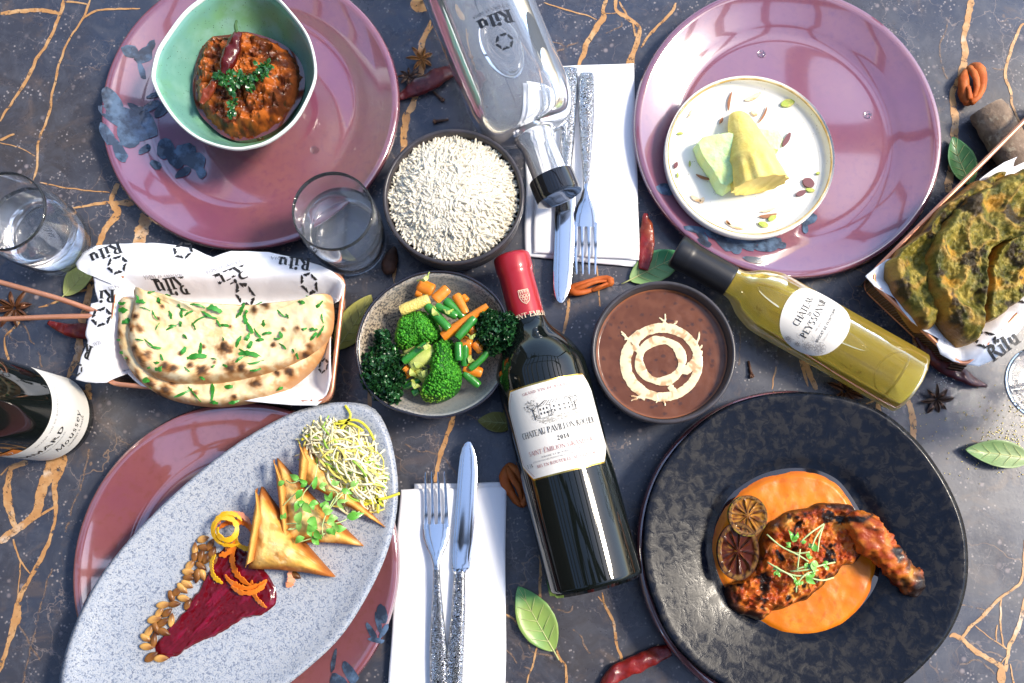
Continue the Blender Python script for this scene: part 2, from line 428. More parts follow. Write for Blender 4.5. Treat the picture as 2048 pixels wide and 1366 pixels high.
# ------------------------------------------------------------------ the table top: dark polished stone with tan veins
def stone_mat():
    m = bpy.data.materials.new('dark_stone'); m.use_nodes = True; nt = m.node_tree; L = nt.links.new
    b = nt.nodes['Principled BSDF']; tc = nt.nodes.new('ShaderNodeTexCoord')
    def N(scale, det=6, rg=.6, dist=0):
        n = nt.nodes.new('ShaderNodeTexNoise'); n.inputs['Scale'].default_value = scale; n.inputs['Detail'].default_value = det
        n.inputs['Roughness'].default_value = rg; n.inputs['Distortion'].default_value = dist; L(tc.outputs['Object'], n.inputs['Vector']); return n
    def mr(s, a, c, lo=0, hi=1):
        r = nt.nodes.new('ShaderNodeMapRange'); r.inputs['From Min'].default_value = a; r.inputs['From Max'].default_value = c
        r.inputs['To Min'].default_value = lo; r.inputs['To Max'].default_value = hi; L(s, r.inputs['Value']); return r.outputs['Result']
    def mx(f, a, c):
        x = nt.nodes.new('ShaderNodeMix'); x.data_type = 'RGBA'
        L(f, x.inputs['Factor'])
        for k, v in (('A', a), ('B', c)):
            if isinstance(v, tuple): x.inputs[k].default_value = (*v, 1)
            else: L(v, x.inputs[k])
        return x.outputs['Result']
    def mul(a, c):
        q = nt.nodes.new('ShaderNodeMath'); q.operation = 'MULTIPLY'; L(a, q.inputs[0]); L(c, q.inputs[1]); return q.outputs[0]
    c = mx(mr(N(5, 4).outputs['Fac'], .35, .65), (.030, .044, .078), (.050, .043, .042))
    c = mx(mr(N(38, 9, .75, .9).outputs['Fac'], .46, .72, 0, .9), c, (.085, .088, .105))
    c = mx(mr(N(19, 9, .72, 1.6).outputs['Fac'], .54, .70, 0, .75), c, (.12, .088, .072))
    # pale mineral flecks
    v = nt.nodes.new('ShaderNodeTexVoronoi'); v.inputs['Scale'].default_value = 260; L(tc.outputs['Object'], v.inputs['Vector'])
    c = mx(mul(mr(v.outputs['Distance'], .30, .12), mr(N(45, 3).outputs['Fac'], .50, .62)), c, (.32, .28, .27))
    v = nt.nodes.new('ShaderNodeTexVoronoi'); v.inputs['Scale'].default_value = 90; L(tc.outputs['Object'], v.inputs['Vector'])
    c = mx(mul(mr(v.outputs['Distance'], .24, .1), mr(N(20, 3).outputs['Fac'], .52, .64)), c, (.24, .2, .2))
    # hairline cracks
    for sc_, wd, msk, colr in ((9, .007, 7, (.26, .17, .11)), (21, .010, 12, (.24, .19, .17)), (46, .016, 15, (.20, .17, .17))):
        nn = N(sc_ * 1.4, 4, .6); 
        va = nt.nodes.new('ShaderNodeVectorMath'); va.operation = 'SCALE'; va.inputs['Scale'].default_value = .09 * 11 / sc_
        L(nn.outputs['Color'], va.inputs[0])
        vb = nt.nodes.new('ShaderNodeVectorMath'); vb.operation = 'ADD'; L(tc.outputs['Object'], vb.inputs[0]); L(va.outputs[0], vb.inputs[1])
        v = nt.nodes.new('ShaderNodeTexVoronoi'); v.feature = 'DISTANCE_TO_EDGE'; v.inputs['Scale'].default_value = sc_; L(vb.outputs[0], v.inputs['Vector'])
        c = mx(mul(mr(v.outputs['Distance'], wd, wd * .2, 0, .8), mr(N(msk, 3).outputs['Fac'], .52, .62)), c, colr)
    L(c, b.inputs['Base Color'])
    L(mr(N(22, 5).outputs['Fac'], .3, .7, .2, .36), b.inputs['Roughness'])
    b.inputs['Specular IOR Level'].default_value = .6
    bp = nt.nodes.new('ShaderNodeBump'); bp.inputs['Strength'].default_value = .12; bp.inputs['Distance'].default_value = .0004
    L(N(420, 4).outputs['Fac'], bp.inputs['Height']); L(bp.outputs['Normal'], b.inputs['Normal'])
    return m
M_stone = stone_mat()
def box(x0, x1, y0, y1, z0, z1):
    V = [(x, y, z) for z in (z0, z1) for x, y in ((x0, y0), (x1, y0), (x1, y1), (x0, y1))]
    return V, [(3, 2, 1, 0), (4, 5, 6, 7), (0, 1, 5, 4), (1, 2, 6, 5), (2, 3, 7, 6), (3, 0, 4, 7)]
V, F = box(-.68, .68, -.42, .62, -.03, 0)
table = mk('table_top', V, F, M_stone, smooth=False, org=(0, 0, 0)); tag(table, kind='structure')
M_vein = mat('vein_tan', (.46, .235, .085), .34, noise2=[(60, .45, .75, (.62, .40, .20)), (140, .5, .8, (.36, .17, .06)), (26, .6, .75, (.72, .62, .5))], spec=.55)
M_veinp = mat('vein_pale', (.36, .22, .13), .35, noise2=(90, .42, .62, (.15, .11, .09)), spec=.5)
veins = [
 [(0, 27, 9), (70, 20, 10), (119, 27, 9)], [(128, 0, 7), (120, 30, 8), (95, 85, 7), (75, 115, 8), (50, 165, 7), (20, 210, 6), (0, 243, 5)],
 [(180, 0, 5), (165, 38, 5), (140, 75, 4), (118, 130, 6), (103, 195, 5), (98, 230, 6), (78, 280, 5), (74, 330, 6), (66, 362, 3)],
 [(165, 38, 4), (200, 20, 5), (280, 17, 3)], [(128, 2, 4), (150, 4, 4), (175, 10, 3)], [(0, 280, 6), (28, 268, 4)], [(0, 285, 2), (45, 297, 2), (70, 312, 2)],
 [(80, 365, 3), (150, 378, 3), (220, 385, 2)], [(145, 415, 4), (215, 405, 8), (268, 408, 12)],
 [(236, 366, 12), (222, 405, 10), (236, 425, 18), (208, 462, 14), (198, 495, 15)], [(296, 425, 30), (284, 460, 27), (275, 500, 26)], [(226, 405, 8), (262, 408, 14)],
 [(55, 925, 12), (24, 935, 12), (16, 965, 14), (15, 1000, 18), (24, 1035, 14), (28, 1058, 10), (0, 1078, 10)],
 [(108, 900, 22), (103, 935, 28), (82, 985, 24), (72, 1026, 20), (41, 1053, 17), (0, 1084, 15)],
 [(128, 900, 20), (122, 930, 21), (109, 975, 14), (111, 1012, 9), (106, 1060, 7), (82, 1118, 10), (58, 1160, 8), (38, 1200, 15), (32, 1238, 19), (17, 1285, 12), (-2, 1344, 11)],
 [(111, 1012, 5), (72, 1036, 6)], [(27, 1078, 4), (40, 1120, 4), (60, 1147, 3)], [(41, 1120, 3), (36, 1190, 2)], [(2, 950, 4), (20, 930, 2)],
 [(837, -12, 14), (840, 6, 40), (868, 12, 16)], [(862, 40, 6), (852, 65, 10), (843, 92, 14), (843, 140, 12), (829, 200, 14), (812, 240, 16), (807, 300, 13), (806, 330, 8)],
 [(868, 50, 3), (856, 66, 5)], [(1213, -4, 9), (1206, 19, 8), (1206, 37, 13), (1188, 63, 12), (1174, 88, 11), (1168, 108, 12), (1157, 130, 8), (1147, 180, 8)],
 [(1088, 5, 3), (1132, 19, 3), (1165, 28, 3), (1194, 39, 2)], [(1232, -4, 10), (1232, 20, 8), (1255, 36, 10), (1277, 52, 8), (1279, 66, 9), (1272, 94, 12), (1260, 126, 16), (1254, 160, 14)],
 [(1266, 46, 4), (1271, 72, 5)], [(1239, 3, 4), (1254, 30, 4)], [(1352, 5, 6), (1340, 29, 6), (1305, 63, 6), (1281, 94, 5)], [(1206, 26, 2), (1220, 27, 2), (1234, 24, 2)],
 [(1137, 560, 6), (1137, 590, 7), (1134, 640, 7), (1122, 677, 5)], [(1194, 530, 3), (1200, 612, 3)],
 [(1944, -4, 14), (1936, 35, 13), (1927, 76, 14), (1931, 105, 15), (1920, 155, 13), (1905, 187, 13), (1910, 234, 17), (1909, 272, 17), (1913, 290, 7)], [(1903, 325, 14), (1896, 385, 18)],
 [(2050, 48, 6), (2040, 56, 6), (2020, 108, 7), (2011, 149, 6), (2023, 187, 6), (2025, 210, 5), (2041, 248, 5)],
 [(2050, 1078, 3), (2047, 1130, 5), (2040, 1166, 5), (2001, 1196, 6), (1974, 1222, 8), (1955, 1243, 7), (1939, 1255, 8), (1922, 1280, 7)],
 [(1900, 1274, 4), (1914, 1272, 10), (1953, 1303, 10), (2000, 1332, 11), (2003, 1346, 17), (2003, 1372, 18)], [(2052, 1190, 6), (2037, 1255, 10), (2018, 1297, 8), (2012, 1343, 8)],
 [(2003, 1198, 4), (2001, 1249, 4), (2007, 1289, 3), (2016, 1299, 4)], [(1950, 1252, 2), (1982, 1276, 2), (2015, 1298, 3)], [(1993, 1250, 3), (1992, 1282, 3)], [(2021, 1328, 3), (2027, 1370, 4)], [(2001, 1328, 2), (2014, 1312, 2)],
 [(1081, 1062, 4), (1081, 1120, 5), (1080, 1190, 6), (1083, 1206, 3)], [(1204, 1185, 3), (1212, 1215, 6), (1227, 1246, 6), (1234, 1291, 6), (1243, 1318, 6), (1240, 1342, 5)], [(1196, 1192, 2), (1211, 1212, 3)],
 [(1075, 1288, 4), (1067, 1323, 4), (1052, 1370, 3)], [(1112, 1296, 3), (1120, 1318, 6), (1131, 1335, 5), (1132, 1370, 6)], [(1012, 1228, 3), (1030, 1242, 5), (1050, 1266, 2)], [(1302, 1310, 5), (1318, 1290, 4)],
 [(186, 555, 12), (183, 566, 14), (172, 610, 16), (160, 665, 17), (156, 707, 16), (135, 755, 9)], [(77, 614, 3), (112, 605, 5), (130, 591, 4), (179, 578, 5)], [(40, 645, 6), (26, 658, 6), (10, 675, 3), (11, 700, 5), (18, 720, 8)],
 [(1601, 716, 7), (1608, 745, 8), (1617, 772, 3)], [(1606, 712, 12), (1618, 745, 13), (1632, 780, 10)], [(1553, 732, 4), (1548, 755, 3), (1544, 778, 2)], [(1732, 808, 3), (1752, 800, 4)], [(1757, 806, 10), (1758, 830, 16)],
 [(1814, 796, 12), (1824, 825, 14), (1827, 850, 15), (1824, 895, 12)], [(1824, 655, 8), (1830, 680, 14), (1840, 720, 10)],
 [(908, 826, 8), (903, 850, 11), (893, 873, 9), (884, 902, 11), (876, 930, 8), (870, 965, 9)], [(739, 770, 8), (739, 822, 9)], [(785, 495, 6), (789, 535, 8), (788, 566, 4)], [(175, 768, 16), (180, 800, 9)],
]
thin = [
 [(104, 1137), (90, 1180), (80, 1220), (70, 1262), (44, 1370)], [(178, 900), (165, 960), (145, 1015), (132, 1065)], [(1970, 138), (1990, 137), (2010, 141)], [(1900, 35), (1889, 70), (1878, 91), (1884, 130), (1894, 158)],
 [(46, 645), (62, 680), (76, 705), (84, 735)], [(810, 888), (832, 900), (875, 908), (895, 925), (912, 950)], [(925, 824), (956, 839)], [(1010, 862), (1032, 880)], [(1085, 140), (1118, 100), (1230, 60), (1245, 42)],
 [(1350, 1166), (1330, 1180)], [(1938, 880), (1958, 885)], [(1095, 1207), (1118, 1220), (1138, 1225), (1146, 1212)], [(1012, 1298), (1035, 1325), (1060, 1340)], [(1012, 1230), (1050, 1270), (1062, 1300), (1090, 1310), (1110, 1314)],
 [(1145, 1258), (1160, 1272), (1170, 1292), (1183, 1310)], [(1900, 1210), (1935, 1212), (1975, 1220)], [(1700, 570), (1740, 575), (1760, 580)], [(1920, 1330), (1960, 1322), (2000, 1360)], [(30, 1230), (60, 1290), (85, 1330)], [(0, 640), (30, 690)], [(190, 640), (210, 560)],
 [(1478, 665), (1480, 700), (1476, 730)], [(890, 90), (868, 75), (825, 78), (800, 92)], [(1100, 80), (1140, 95)], [(1955, 290), (1935, 268), (1928, 262)],
]
def frayed(m, sc_, lo, hi):
    nt = m.node_tree; tc = nt.nodes.new('ShaderNodeTexCoord'); n = nt.nodes.new('ShaderNodeTexNoise'); n.inputs['Scale'].default_value = sc_; n.inputs['Detail'].default_value = 5; n.inputs['Roughness'].default_value = .7
    r = nt.nodes.new('ShaderNodeMapRange'); r.inputs['From Min'].default_value = lo; r.inputs['From Max'].default_value = hi
    nt.links.new(tc.outputs['Object'], n.inputs['Vector']); nt.links.new(n.outputs['Fac'], r.inputs['Value']); nt.links.new(r.outputs[0], nt.nodes['Principled BSDF'].inputs['Alpha'])
frayed(M_vein, 130, .34, .46); frayed(M_veinp, 90, .42, .58)
mb = MB(); rv = random.Random(3)
for k, vn in enumerate(veins):
    q = cat(vn, max(6, len(vn) * 9), closed=False)
    pts = []; ws = []
    for i, (x, y, w_) in enumerate(q):
        jx = 2.2 * noise.noise((x * .05, y * .05, k)); jy = 2.2 * noise.noise((x * .05, y * .05, k + 50))
        pts.append(P(x + jx, y + jy, .00035 + (k % 6) * .00003)); 
        tp = 1 if (min(i, len(q) - 1 - i) > 1) else .75
        ws.append(max(1.5, w_ * .88 * tp * (1 + .35 * noise.noise((x * .09, y * .09, k * 3.1)))) * MPP(x, y))
    V, F = [], []
    for i, p in enumerate(pts):
        t = (pts[min(i + 1, len(pts) - 1)] - pts[max(i - 1, 0)]).normalized(); s = Vector((-t.y, t.x, 0))
        a = 1 + .25 * noise.noise((i * .9, k, 0)); c_ = 1 + .25 * noise.noise((i * .9, k, 9))
        V += [p + s * ws[i] * .5 * a, p - s * ws[i] * .5 * c_]
    F = [(2 * i, 2 * i + 2, 2 * i + 3, 2 * i + 1) for i in range(len(pts) - 1)]
    F = [f[::-1] for f in F]
    mb.add(V, F)
vo = mb.build('stone_vein', M_vein, table, smooth=False)
mb = MB()
for k, vn in enumerate(thin):
    q = cat(vn, 6 * len(vn), closed=False); pts = [P(x + 4 * noise.noise((x * .06, y * .06, k)), y + 4 * noise.noise((x * .06, y * .06, k + 9)), .0003) for x, y in q]
    V = []
    for i, p in enumerate(pts):
        t = (pts[min(i + 1, len(pts) - 1)] - pts[max(i - 1, 0)]).normalized(); s = Vector((-t.y, t.x, 0)) * (.0004 + .0005 * rv.random())
        V += [p + s, p - s]
    mb.add(V, [(2 * i + 1, 2 * i + 3, 2 * i + 2, 2 * i) for i in range(len(pts) - 1)])
mb.build('stone_vein', M_veinp, table, smooth=False)
# ------------------------------------------------------------------ charger plates
M_charger = mat('mauve_glaze', (.20, .058, .105), .14, coat=1, spec=.9, ior=1.6, noise2=[(9, .4, .7, (.26, .09, .10)), (160, .5, .75, (.19, .06, .10))], coat_rough=.04, bump=(14, .10, .002))
M_charger_w = mat('copper_mauve_glaze', (.26, .088, .080), .10, coat=1, spec=.9, ior=1.6, noise2=[(9, .4, .7, (.20, .06, .085)), (160, .5, .75, (.2, .065, .06))], coat_rough=.04, bump=(14, .10, .002))
for m_ in (M_charger, M_charger_w): m_.node_tree.nodes['Principled BSDF'].inputs['Coat IOR'].default_value = 1.95
M_motif = mat('blue_black_print', (.03, .045, .075), .16, coat=.8, noise2=[(60, .45, .6, (.10, .16, .25)), (28, .55, .7, (.02, .02, .028))])
CH = [(0, .0015), (.6, .0015), (.655, .0), (.70, .001), (.80, .0055), (.975, .0165), (1.0, .0195), (1.003, .0215), (.992, .0228), (.972, .0220), (.90, .0172), (.80, .0118), (.735, .0085), (.717, .0068), (.705, .0072), (.69, .0060), (.6, .0055), (.3, .0055), (0, .0055)]
def chz(f):
    q = sorted([(a, b) for a, b in CH[8:]]); return float(np.interp(f, [a for a, b in q], [b for a, b in q]))
def charger(px, py, rpx, label, m):
    c = P(px, py, .0215); r = rpx * MPP(px, py, .0215)
    ph = px * .01
    V, F = lathe(sprof(CH, 3), (c.x, c.y, 0), 140, lambda a: r * (1 + .004 * math.sin(2 * a + ph) + .003 * math.sin(3 * a - ph)))
    o = mk('charger_plate', V, F, m, sharp=0, org=(c.x, c.y, 0)); tag(o, label, 'plate', 'mauve charger plates under the dishes')
    return o, c, r
chTL = charger(499, 208, 302, 'mauve glossy charger plate under the green curry bowl', M_charger)
chTR = charger(1576, 256, 311, 'mauve glossy charger plate under the white dessert plate', M_charger)
chBL = charger(470, 1132, 331, 'coppery mauve charger plate under the oval speckled platter', M_charger_w)
chBR = charger(1594, 1101, 323, 'dark mauve charger plate almost hidden under the black plate', M_charger_w)
def motif(ch, blobs):
    o, c, r = ch
    for k, (x, y, a, L_, w_) in enumerate(blobs):
        n = 14; cs = []
        for i in range(n):
            t = 2 * math.pi * i / n; ex = math.copysign(abs(math.cos(t)) ** .8, math.cos(t)) * L_ / 2; ey = math.sin(t) * w_ / 2 * (1 + .25 * math.cos(t))
            ca, sa = math.cos(math.radians(a)), math.sin(math.radians(a))
            jx = 1 + .22 * noise.noise((i * .8, k * 1.7, 2))
            cs.append((x + (ex * ca - ey * sa) * jx, y + (ex * sa + ey * ca) * jx))
        V = []; 
        for s in (1, .5, 0):
            for u, v in cs:
                X = x + (u - x) * s; Y = y + (v - y) * s; p = P(X, Y, .01)
                f = math.hypot(p.x - c.x, p.y - c.y) / r
                p = P(X, Y, chz(min(f, 1))); f = math.hypot(p.x - c.x, p.y - c.y) / r
                V.append((p.x, p.y, chz(min(f, 1)) + .0005 + k * .00003))
        F = []
        for rr in range(2):
            for i in range(n):
                j = (i + 1) % n; F.append((rr * n + j, rr * n + i, (rr + 1) * n + i, (rr + 1) * n + j))
        mk('printed_petal', V, F, M_motif, o, sharp=0)
motif(chTL, [(258, 100, 20, 34, 26), (286, 112, -30, 40, 30), (298, 96, -60, 40, 16), (283, 140, 70, 40, 12), (222, 200, 60, 60, 34), (240, 232, 25, 90, 40), (282, 250, 80, 70, 60), (255, 268, 60, 60, 40), (214, 268, 60, 50, 22),
 (238, 300, 62, 52, 22), (268, 215, 35, 30, 12), (300, 215, -30, 50, 16), (326, 218, -45, 46, 20), (312, 190, -20, 40, 10), (332, 298, 75, 42, 38), (372, 306, 40, 40, 40), (390, 322, 10, 44, 34), (312, 330, 30, 26, 16), (366, 346, -30, 34, 16), (402, 345, 60, 26, 18), (350, 322, 40, 40, 22), (290, 300, -30, 30, 14)])
motif(chTR, [(1330, 379, 15, 36, 24), (1388, 460, 10, 46, 14), (1402, 470, 50, 40, 14), (1428, 466, 20, 40, 26), (1452, 482, 30, 60, 34), (1492, 482, 15, 50, 34), (1536, 484, 8, 64, 22), (1530, 496, 0, 50, 16), (1506, 520, 10, 42, 13), (1618, 440, -30, 34, 18), (1610, 455, 85, 26, 11), (1470, 497, 40, 30, 20), (1408, 486, 30, 30, 12), (1560, 490, 15, 24, 14)])
motif(chBL, [(757, 1245, 75, 44, 10), (742, 1262, 60, 40, 12), (768, 1262, -60, 34, 10), (752, 1280, 10, 34, 10), (668, 1320, 100, 50, 9), (764, 1228, 85, 40, 22), (700, 1345, 60, 50, 22), (680, 1372, 60, 60, 34)])
M_gbump = clear('glaze_bump', (1, 1, 1), 1.33)  # clear glaze bumps, domes standing in for spur-mark reflections
for (x, y, ch) in ((1523, 108, chTR), (1735, 230, chTR), (629, 300, chTL)):
    p = P(x, y, .0056); V, F = ball((p.x, p.y, .0054), .0042, (1, .95, .42), 16, 8)
    tag(mk('glaze_bump', V, F, M_gbump, sharp=0), {1523: 'small clear glaze bump near the top of the dessert charger plate', 1735: 'small clear glaze bump right of the white dessert plate', 629: 'small clear glaze bump on the plate right of the curry bowl'}[x], 'glaze bump')
# ------------------------------------------------------------------ bowls and plates
# green bowl
rimz = .070
gb = PP([(303, 143), (312, 105), (326, 80), (363, 29), (396, 0), (430, -20), (490, -32), (545, -14), (583, 22), (619, 73), (634, 132), (628, 176), (594, 241), (546, 282), (502, 298), (458, 300), (400, 282), (356, 249), (323, 205), (304, 165)], rimz)
gc = P(469, 138, rimz); go = outfn(gb, gc)
M_gbowl = mat('green_glaze', (.15, .35, .28), .28, coat=.35, noise2=[(13, .42, .62, (.16, .36, .17)), (30, .5, .75, (.25, .46, .38))], speck=(420, .22, (.03, .06, .05)), bump=(60, .08, .001))
M_grim = mat('white_rim_glaze', (.72, .78, .70), .25, coat=.5)
V, F = lathe(sprof([(0, .008), (.36, .008), (.40, .0062), (.44, .008), (.62, .022), (.84, .046), (.965, .066), (.985, .070), (.96, .0695), (.90, .058), (.78, .040), (.62, .026), (.4, .0185), (0, .017)], 4), (gc.x, gc.y, 0), 120, go)
gbowl = mk('curry_bowl', V, F, M_gbowl, sharp=0); tag(gbowl, 'pale green glazed bowl of uneven outline holding orange curry', 'bowl')
V, F = lathe([(.955, .0690), (.965, .0712), (.980, .0720), (.993, .0712), (.996, .0690), (.985, .0660), (.97, .065), (.955, .067), (.955, .0690)], (gc.x, gc.y, 0), 120, go)
mk('rim', V, F, M_grim, gbowl, sharp=0)
# rice bowl and dal bowl
M_dbowl = mat('dark_stoneware', (.060, .050, .046), .45, noise2=[(50, .4, .7, (.06, .052, .055)), (300, .5, .8, (.08, .068, .06))], bump=(200, .1, .0004))
M_drim = mat('dark_stoneware_rim', (.035, .032, .036), .3, noise2=(80, .4, .7, (.06, .05, .055)))
def round_bowl(px, py, rpx, z, label):
    c = P(px, py, z); r = rpx * MPP(px, py, z)
    V, F = lathe(sprof([(0, .003), (.55, .003), (.6, .0), (.64, .002), (.84, .012), (.955, .028), (.985, z * .8), (.99, z - .002), (.975, z), (.935, z - .0005), (.915, z * .82), (.875, .026), (.74, .011), (.4, .006), (0, .006)], 4), (c.x, c.y, 0), 110, lambda a: r)
    o = mk('serving_bowl', V, F, M_dbowl, sharp=0); tag(o, label, 'bowl', 'dark stoneware bowls')
    V, F = lathe([(.932, z - .0012), (.940, z + .0006), (.966, z + .0014), (.990, z + .0004), (.996, z - .002), (.985, z - .003), (.932, z - .0012)], (c.x, c.y, 0), 110, lambda a: r)
    mk('rim', V, F, M_drim, o, sharp=0)
    return o, c, r
rbowl = round_bowl(907, 392, 143, .058, 'round dark stoneware bowl heaped with white rice')
dbowl = round_bowl(1327, 703, 146, .052, 'round dark stoneware bowl filled with brown lentil dal')
# vegetable bowl
vz = .048
vb = PP(zoomed([(700, 155), (570, 170), (450, 215), (280, 320), (150, 480), (85, 680), (90, 860), (150, 1030), (300, 1180), (500, 1255), (680, 1280), (850, 1255), (1030, 1170), (1160, 1040), (1230, 880), (1265, 700), (1230, 500), (1150, 350), (1000, 230), (850, 170)], 690, 500, .2635), vz)
vc = P(868, 690, vz); vo_ = outfn(vb, vc)
M_vbowl = mat('speckled_reactive_glaze', (.44, .36, .26), .3, coat=.4, noise2=[(520, .47, .56, (.06, .05, .045)), (7, .4, .65, (.33, .36, .36))], bump=(600, .12, .0004))
M_vrim = mat('dark_navy_rim', (.02, .02, .03), .22, coat=.4)
V, F = lathe(sprof([(0, .003), (.45, .003), (.5, .0), (.54, .003), (.75, .02), (.93, .041), (.985, .047), (.985, .0485), (.965, .0485), (.9, .040), (.75, .026), (.55, .014), (.35, .009), (0, .008)], 4), (vc.x, vc.y, 0), 120, vo_)
vbowl = mk('vegetable_bowl', V, F, M_vbowl, sharp=0); tag(vbowl, 'shallow speckled grey bowl with dark rim holding green vegetables', 'bowl')
V, F = lathe([(.962, .0478), (.968, .0496), (.985, .0502), (1.0, .0490), (1.0, .0470), (.985, .0462), (.962, .0478)], (vc.x, vc.y, 0), 120, vo_)
mk('rim', V, F, M_vrim, vbowl, sharp=0)
# white dessert plate
dz = .031
dc = P(1500, 310, dz); dr = 172 * MPP(1500, 310, dz)
M_cream = mat('cream_glaze', (.86, .83, .75), .3, coat=.4, speck=(330, .16, (.25, .18, .10)))
M_gold = mat('golden_brown_glaze_line', (.52, .33, .09), .3, coat=.4, noise2=(60, .45, .6, (.70, .56, .30)))
V, F = lathe(sprof([(0, .0125), (.6, .0125), (.64, .011), (.7, .0125), (.92, .015), (.985, .020), (1.0, .027), (.995, .0305), (.975, .0312), (.957, .030), (.945, .024), (.92, .0205), (.8, .0195), (.4, .019), (0, .019)], 4), (dc.x, dc.y, 0), 120, lambda a: dr)
dplate = mk('dessert_plate', V, F, M_cream, sharp=0); tag(dplate, 'round cream white dessert plate with golden rim line holding kulfi', 'plate')
V, F = lathe([(.940, .0295), (.9465, .0302), (.953, .0305), (.9595, .0309), (.956, .0314), (.944, .0306), (.940, .0295)], (dc.x, dc.y, 0), 120, lambda a: dr)
mk('rim_line', V, F, M_gold, dplate, sharp=0)
# oval platter
oz = .040
ob = PP([(688, 804), (744, 814), (774, 857), (791, 922), (796, 995), (782, 1080), (748, 1166), (688, 1265), (619, 1334), (545, 1390), (450, 1440), (340, 1472), (230, 1475), (155, 1446), (122, 1400), (119, 1351), (143, 1265), (186, 1175), (242, 1098), (315, 1020), (400, 943), (486, 879), (572, 831), (636, 810)], oz)
oc = P(470, 1130, oz); oo = outfn(ob, oc)
def crackle():
    m = bpy.data.materials.new('crackled_grey_glaze'); m.use_nodes = True; nt = m.node_tree; L = nt.links.new
    b = nt.nodes['Principled BSDF']; tc = nt.nodes.new('ShaderNodeTexCoord')
    n = nt.nodes.new('ShaderNodeTexNoise'); n.inputs['Scale'].default_value = 430; n.inputs['Detail'].default_value = 3; n.inputs['Distortion'].default_value = 1.5; L(tc.outputs['Object'], n.inputs['Vector'])
    r = nt.nodes.new('ShaderNodeValToRGB'); e = r.color_ramp.elements
    e[0].position = .38; e[0].color = (.20, .23, .30, 1); e[1].position = .56; e[1].color = (.50, .52, .55, 1)
    k = r.color_ramp.elements.new(.46); k.color = (.40, .45, .53, 1)
    L(n.outputs['Fac'], r.inputs['Fac'])
    n2 = nt.nodes.new('ShaderNodeTexNoise'); n2.inputs['Scale'].default_value = 800; L(tc.outputs['Object'], n2.inputs['Vector'])
    x = nt.nodes.new('ShaderNodeMix'); x.data_type = 'RGBA'; x.blend_type = 'MULTIPLY'; x.inputs['Factor'].default_value = .35
    L(r.outputs[0], x.inputs['A']); L(n2.outputs['Fac'], x.inputs['B']); L(x.outputs['Result'], b.inputs['Base Color'])
    b.inputs['Roughness'].default_value = .32; b.inputs['Coat Weight'].default_value = .35; b.inputs['Coat Roughness'].default_value = .15
    bp = nt.nodes.new('ShaderNodeBump'); bp.inputs['Strength'].default_value = .5; bp.inputs['Distance'].default_value = .0008
    L(n.outputs['Fac'], bp.inputs['Height']); L(bp.outputs['Normal'], b.inputs['Normal'])
    return m
M_crackle = crackle()
OV = [(0, .024), (.5, .024), (.60, .022), (.7, .025), (.93, .034), (.99, .0385), (1.0, .0400), (.992, .0412), (.98, .0408), (.9, .0365), (.78, .0325), (.6, .0305), (.3, .030), (0, .030)]
V, F = lathe(sprof(OV, 4), (oc.x, oc.y, 0), 140, oo)
oplate = mk('oval_platter', V, F, M_crackle, sharp=0); tag(oplate, 'large oval grey blue crackle glazed platter holding samosas', 'platter')
# black plate
bz = .040
bb_ = PP([(1284, 1080), (1292, 1010), (1322, 935), (1375, 868), (1440, 818), (1520, 790), (1610, 783), (1690, 793), (1765, 822), (1835, 880), (1890, 955), (1925, 1030), (1938, 1100), (1934, 1180), (1905, 1260), (1850, 1330), (1780, 1385), (1690, 1412), (1600, 1415), (1500, 1398), (1410, 1350), (1340, 1280), (1300, 1190), (1286, 1130)], bz)
bc = P(1603, 1098, bz); bo = outfn(bb_, bc)
def blackglaze():
    m = bpy.data.materials.new('black_reactive_glaze'); m.use_nodes = True; nt = m.node_tree; L = nt.links.new
    b = nt.nodes['Principled BSDF']; tc = nt.nodes.new('ShaderNodeTexCoord')
    def N(s, d, r_, ds=0):
        n = nt.nodes.new('ShaderNodeTexNoise'); n.inputs['Scale'].default_value = s; n.inputs['Detail'].default_value = d; n.inputs['Roughness'].default_value = r_; n.inputs['Distortion'].default_value = ds
        L(tc.outputs['Object'], n.inputs['Vector']); return n
    n = N(120, 5, .62, .5); r = nt.nodes.new('ShaderNodeValToRGB'); e = r.color_ramp.elements
    e[0].position = .44; e[0].color = (.004, .006, .012, 1); e[1].position = .64; e[1].color = (.015, .0145, .016, 1)
    L(n.outputs['Fac'], r.inputs['Fac']); L(r.outputs[0], b.inputs['Base Color'])
    q = nt.nodes.new('ShaderNodeMapRange'); q.inputs['From Min'].default_value = .42; q.inputs['From Max'].default_value = .6; q.inputs['To Min'].default_value = .16; q.inputs['To Max'].default_value = .34
    L(n.outputs['Fac'], q.inputs['Value']); L(q.outputs[0], b.inputs['Roughness']); b.inputs['Specular IOR Level'].default_value = .22
    bp = nt.nodes.new('ShaderNodeBump'); bp.inputs['Strength'].default_value = .3; bp.inputs['Distance'].default_value = .0008
    L(n.outputs['Fac'], bp.inputs['Height']); L(bp.outputs['Normal'], b.inputs['Normal'])
    return m
M_black = blackglaze()
V, F = lathe(sprof([(0, .018), (.5, .018), (.56, .016), (.62, .018), (.94, .034), (.99, .038), (1.0, .0395), (.99, .0405), (.95, .0385), (.75, .0335), (.60, .0295), (.555, .0275), (.535, .0250), (.50, .0240), (.3, .024), (0, .024)], 4), (bc.x, bc.y, 0), 140, bo)
bplate = mk('black_plate', V, F, M_black, sharp=0); tag(bplate, 'large mottled black plate of uneven outline holding grilled chicken', 'plate')
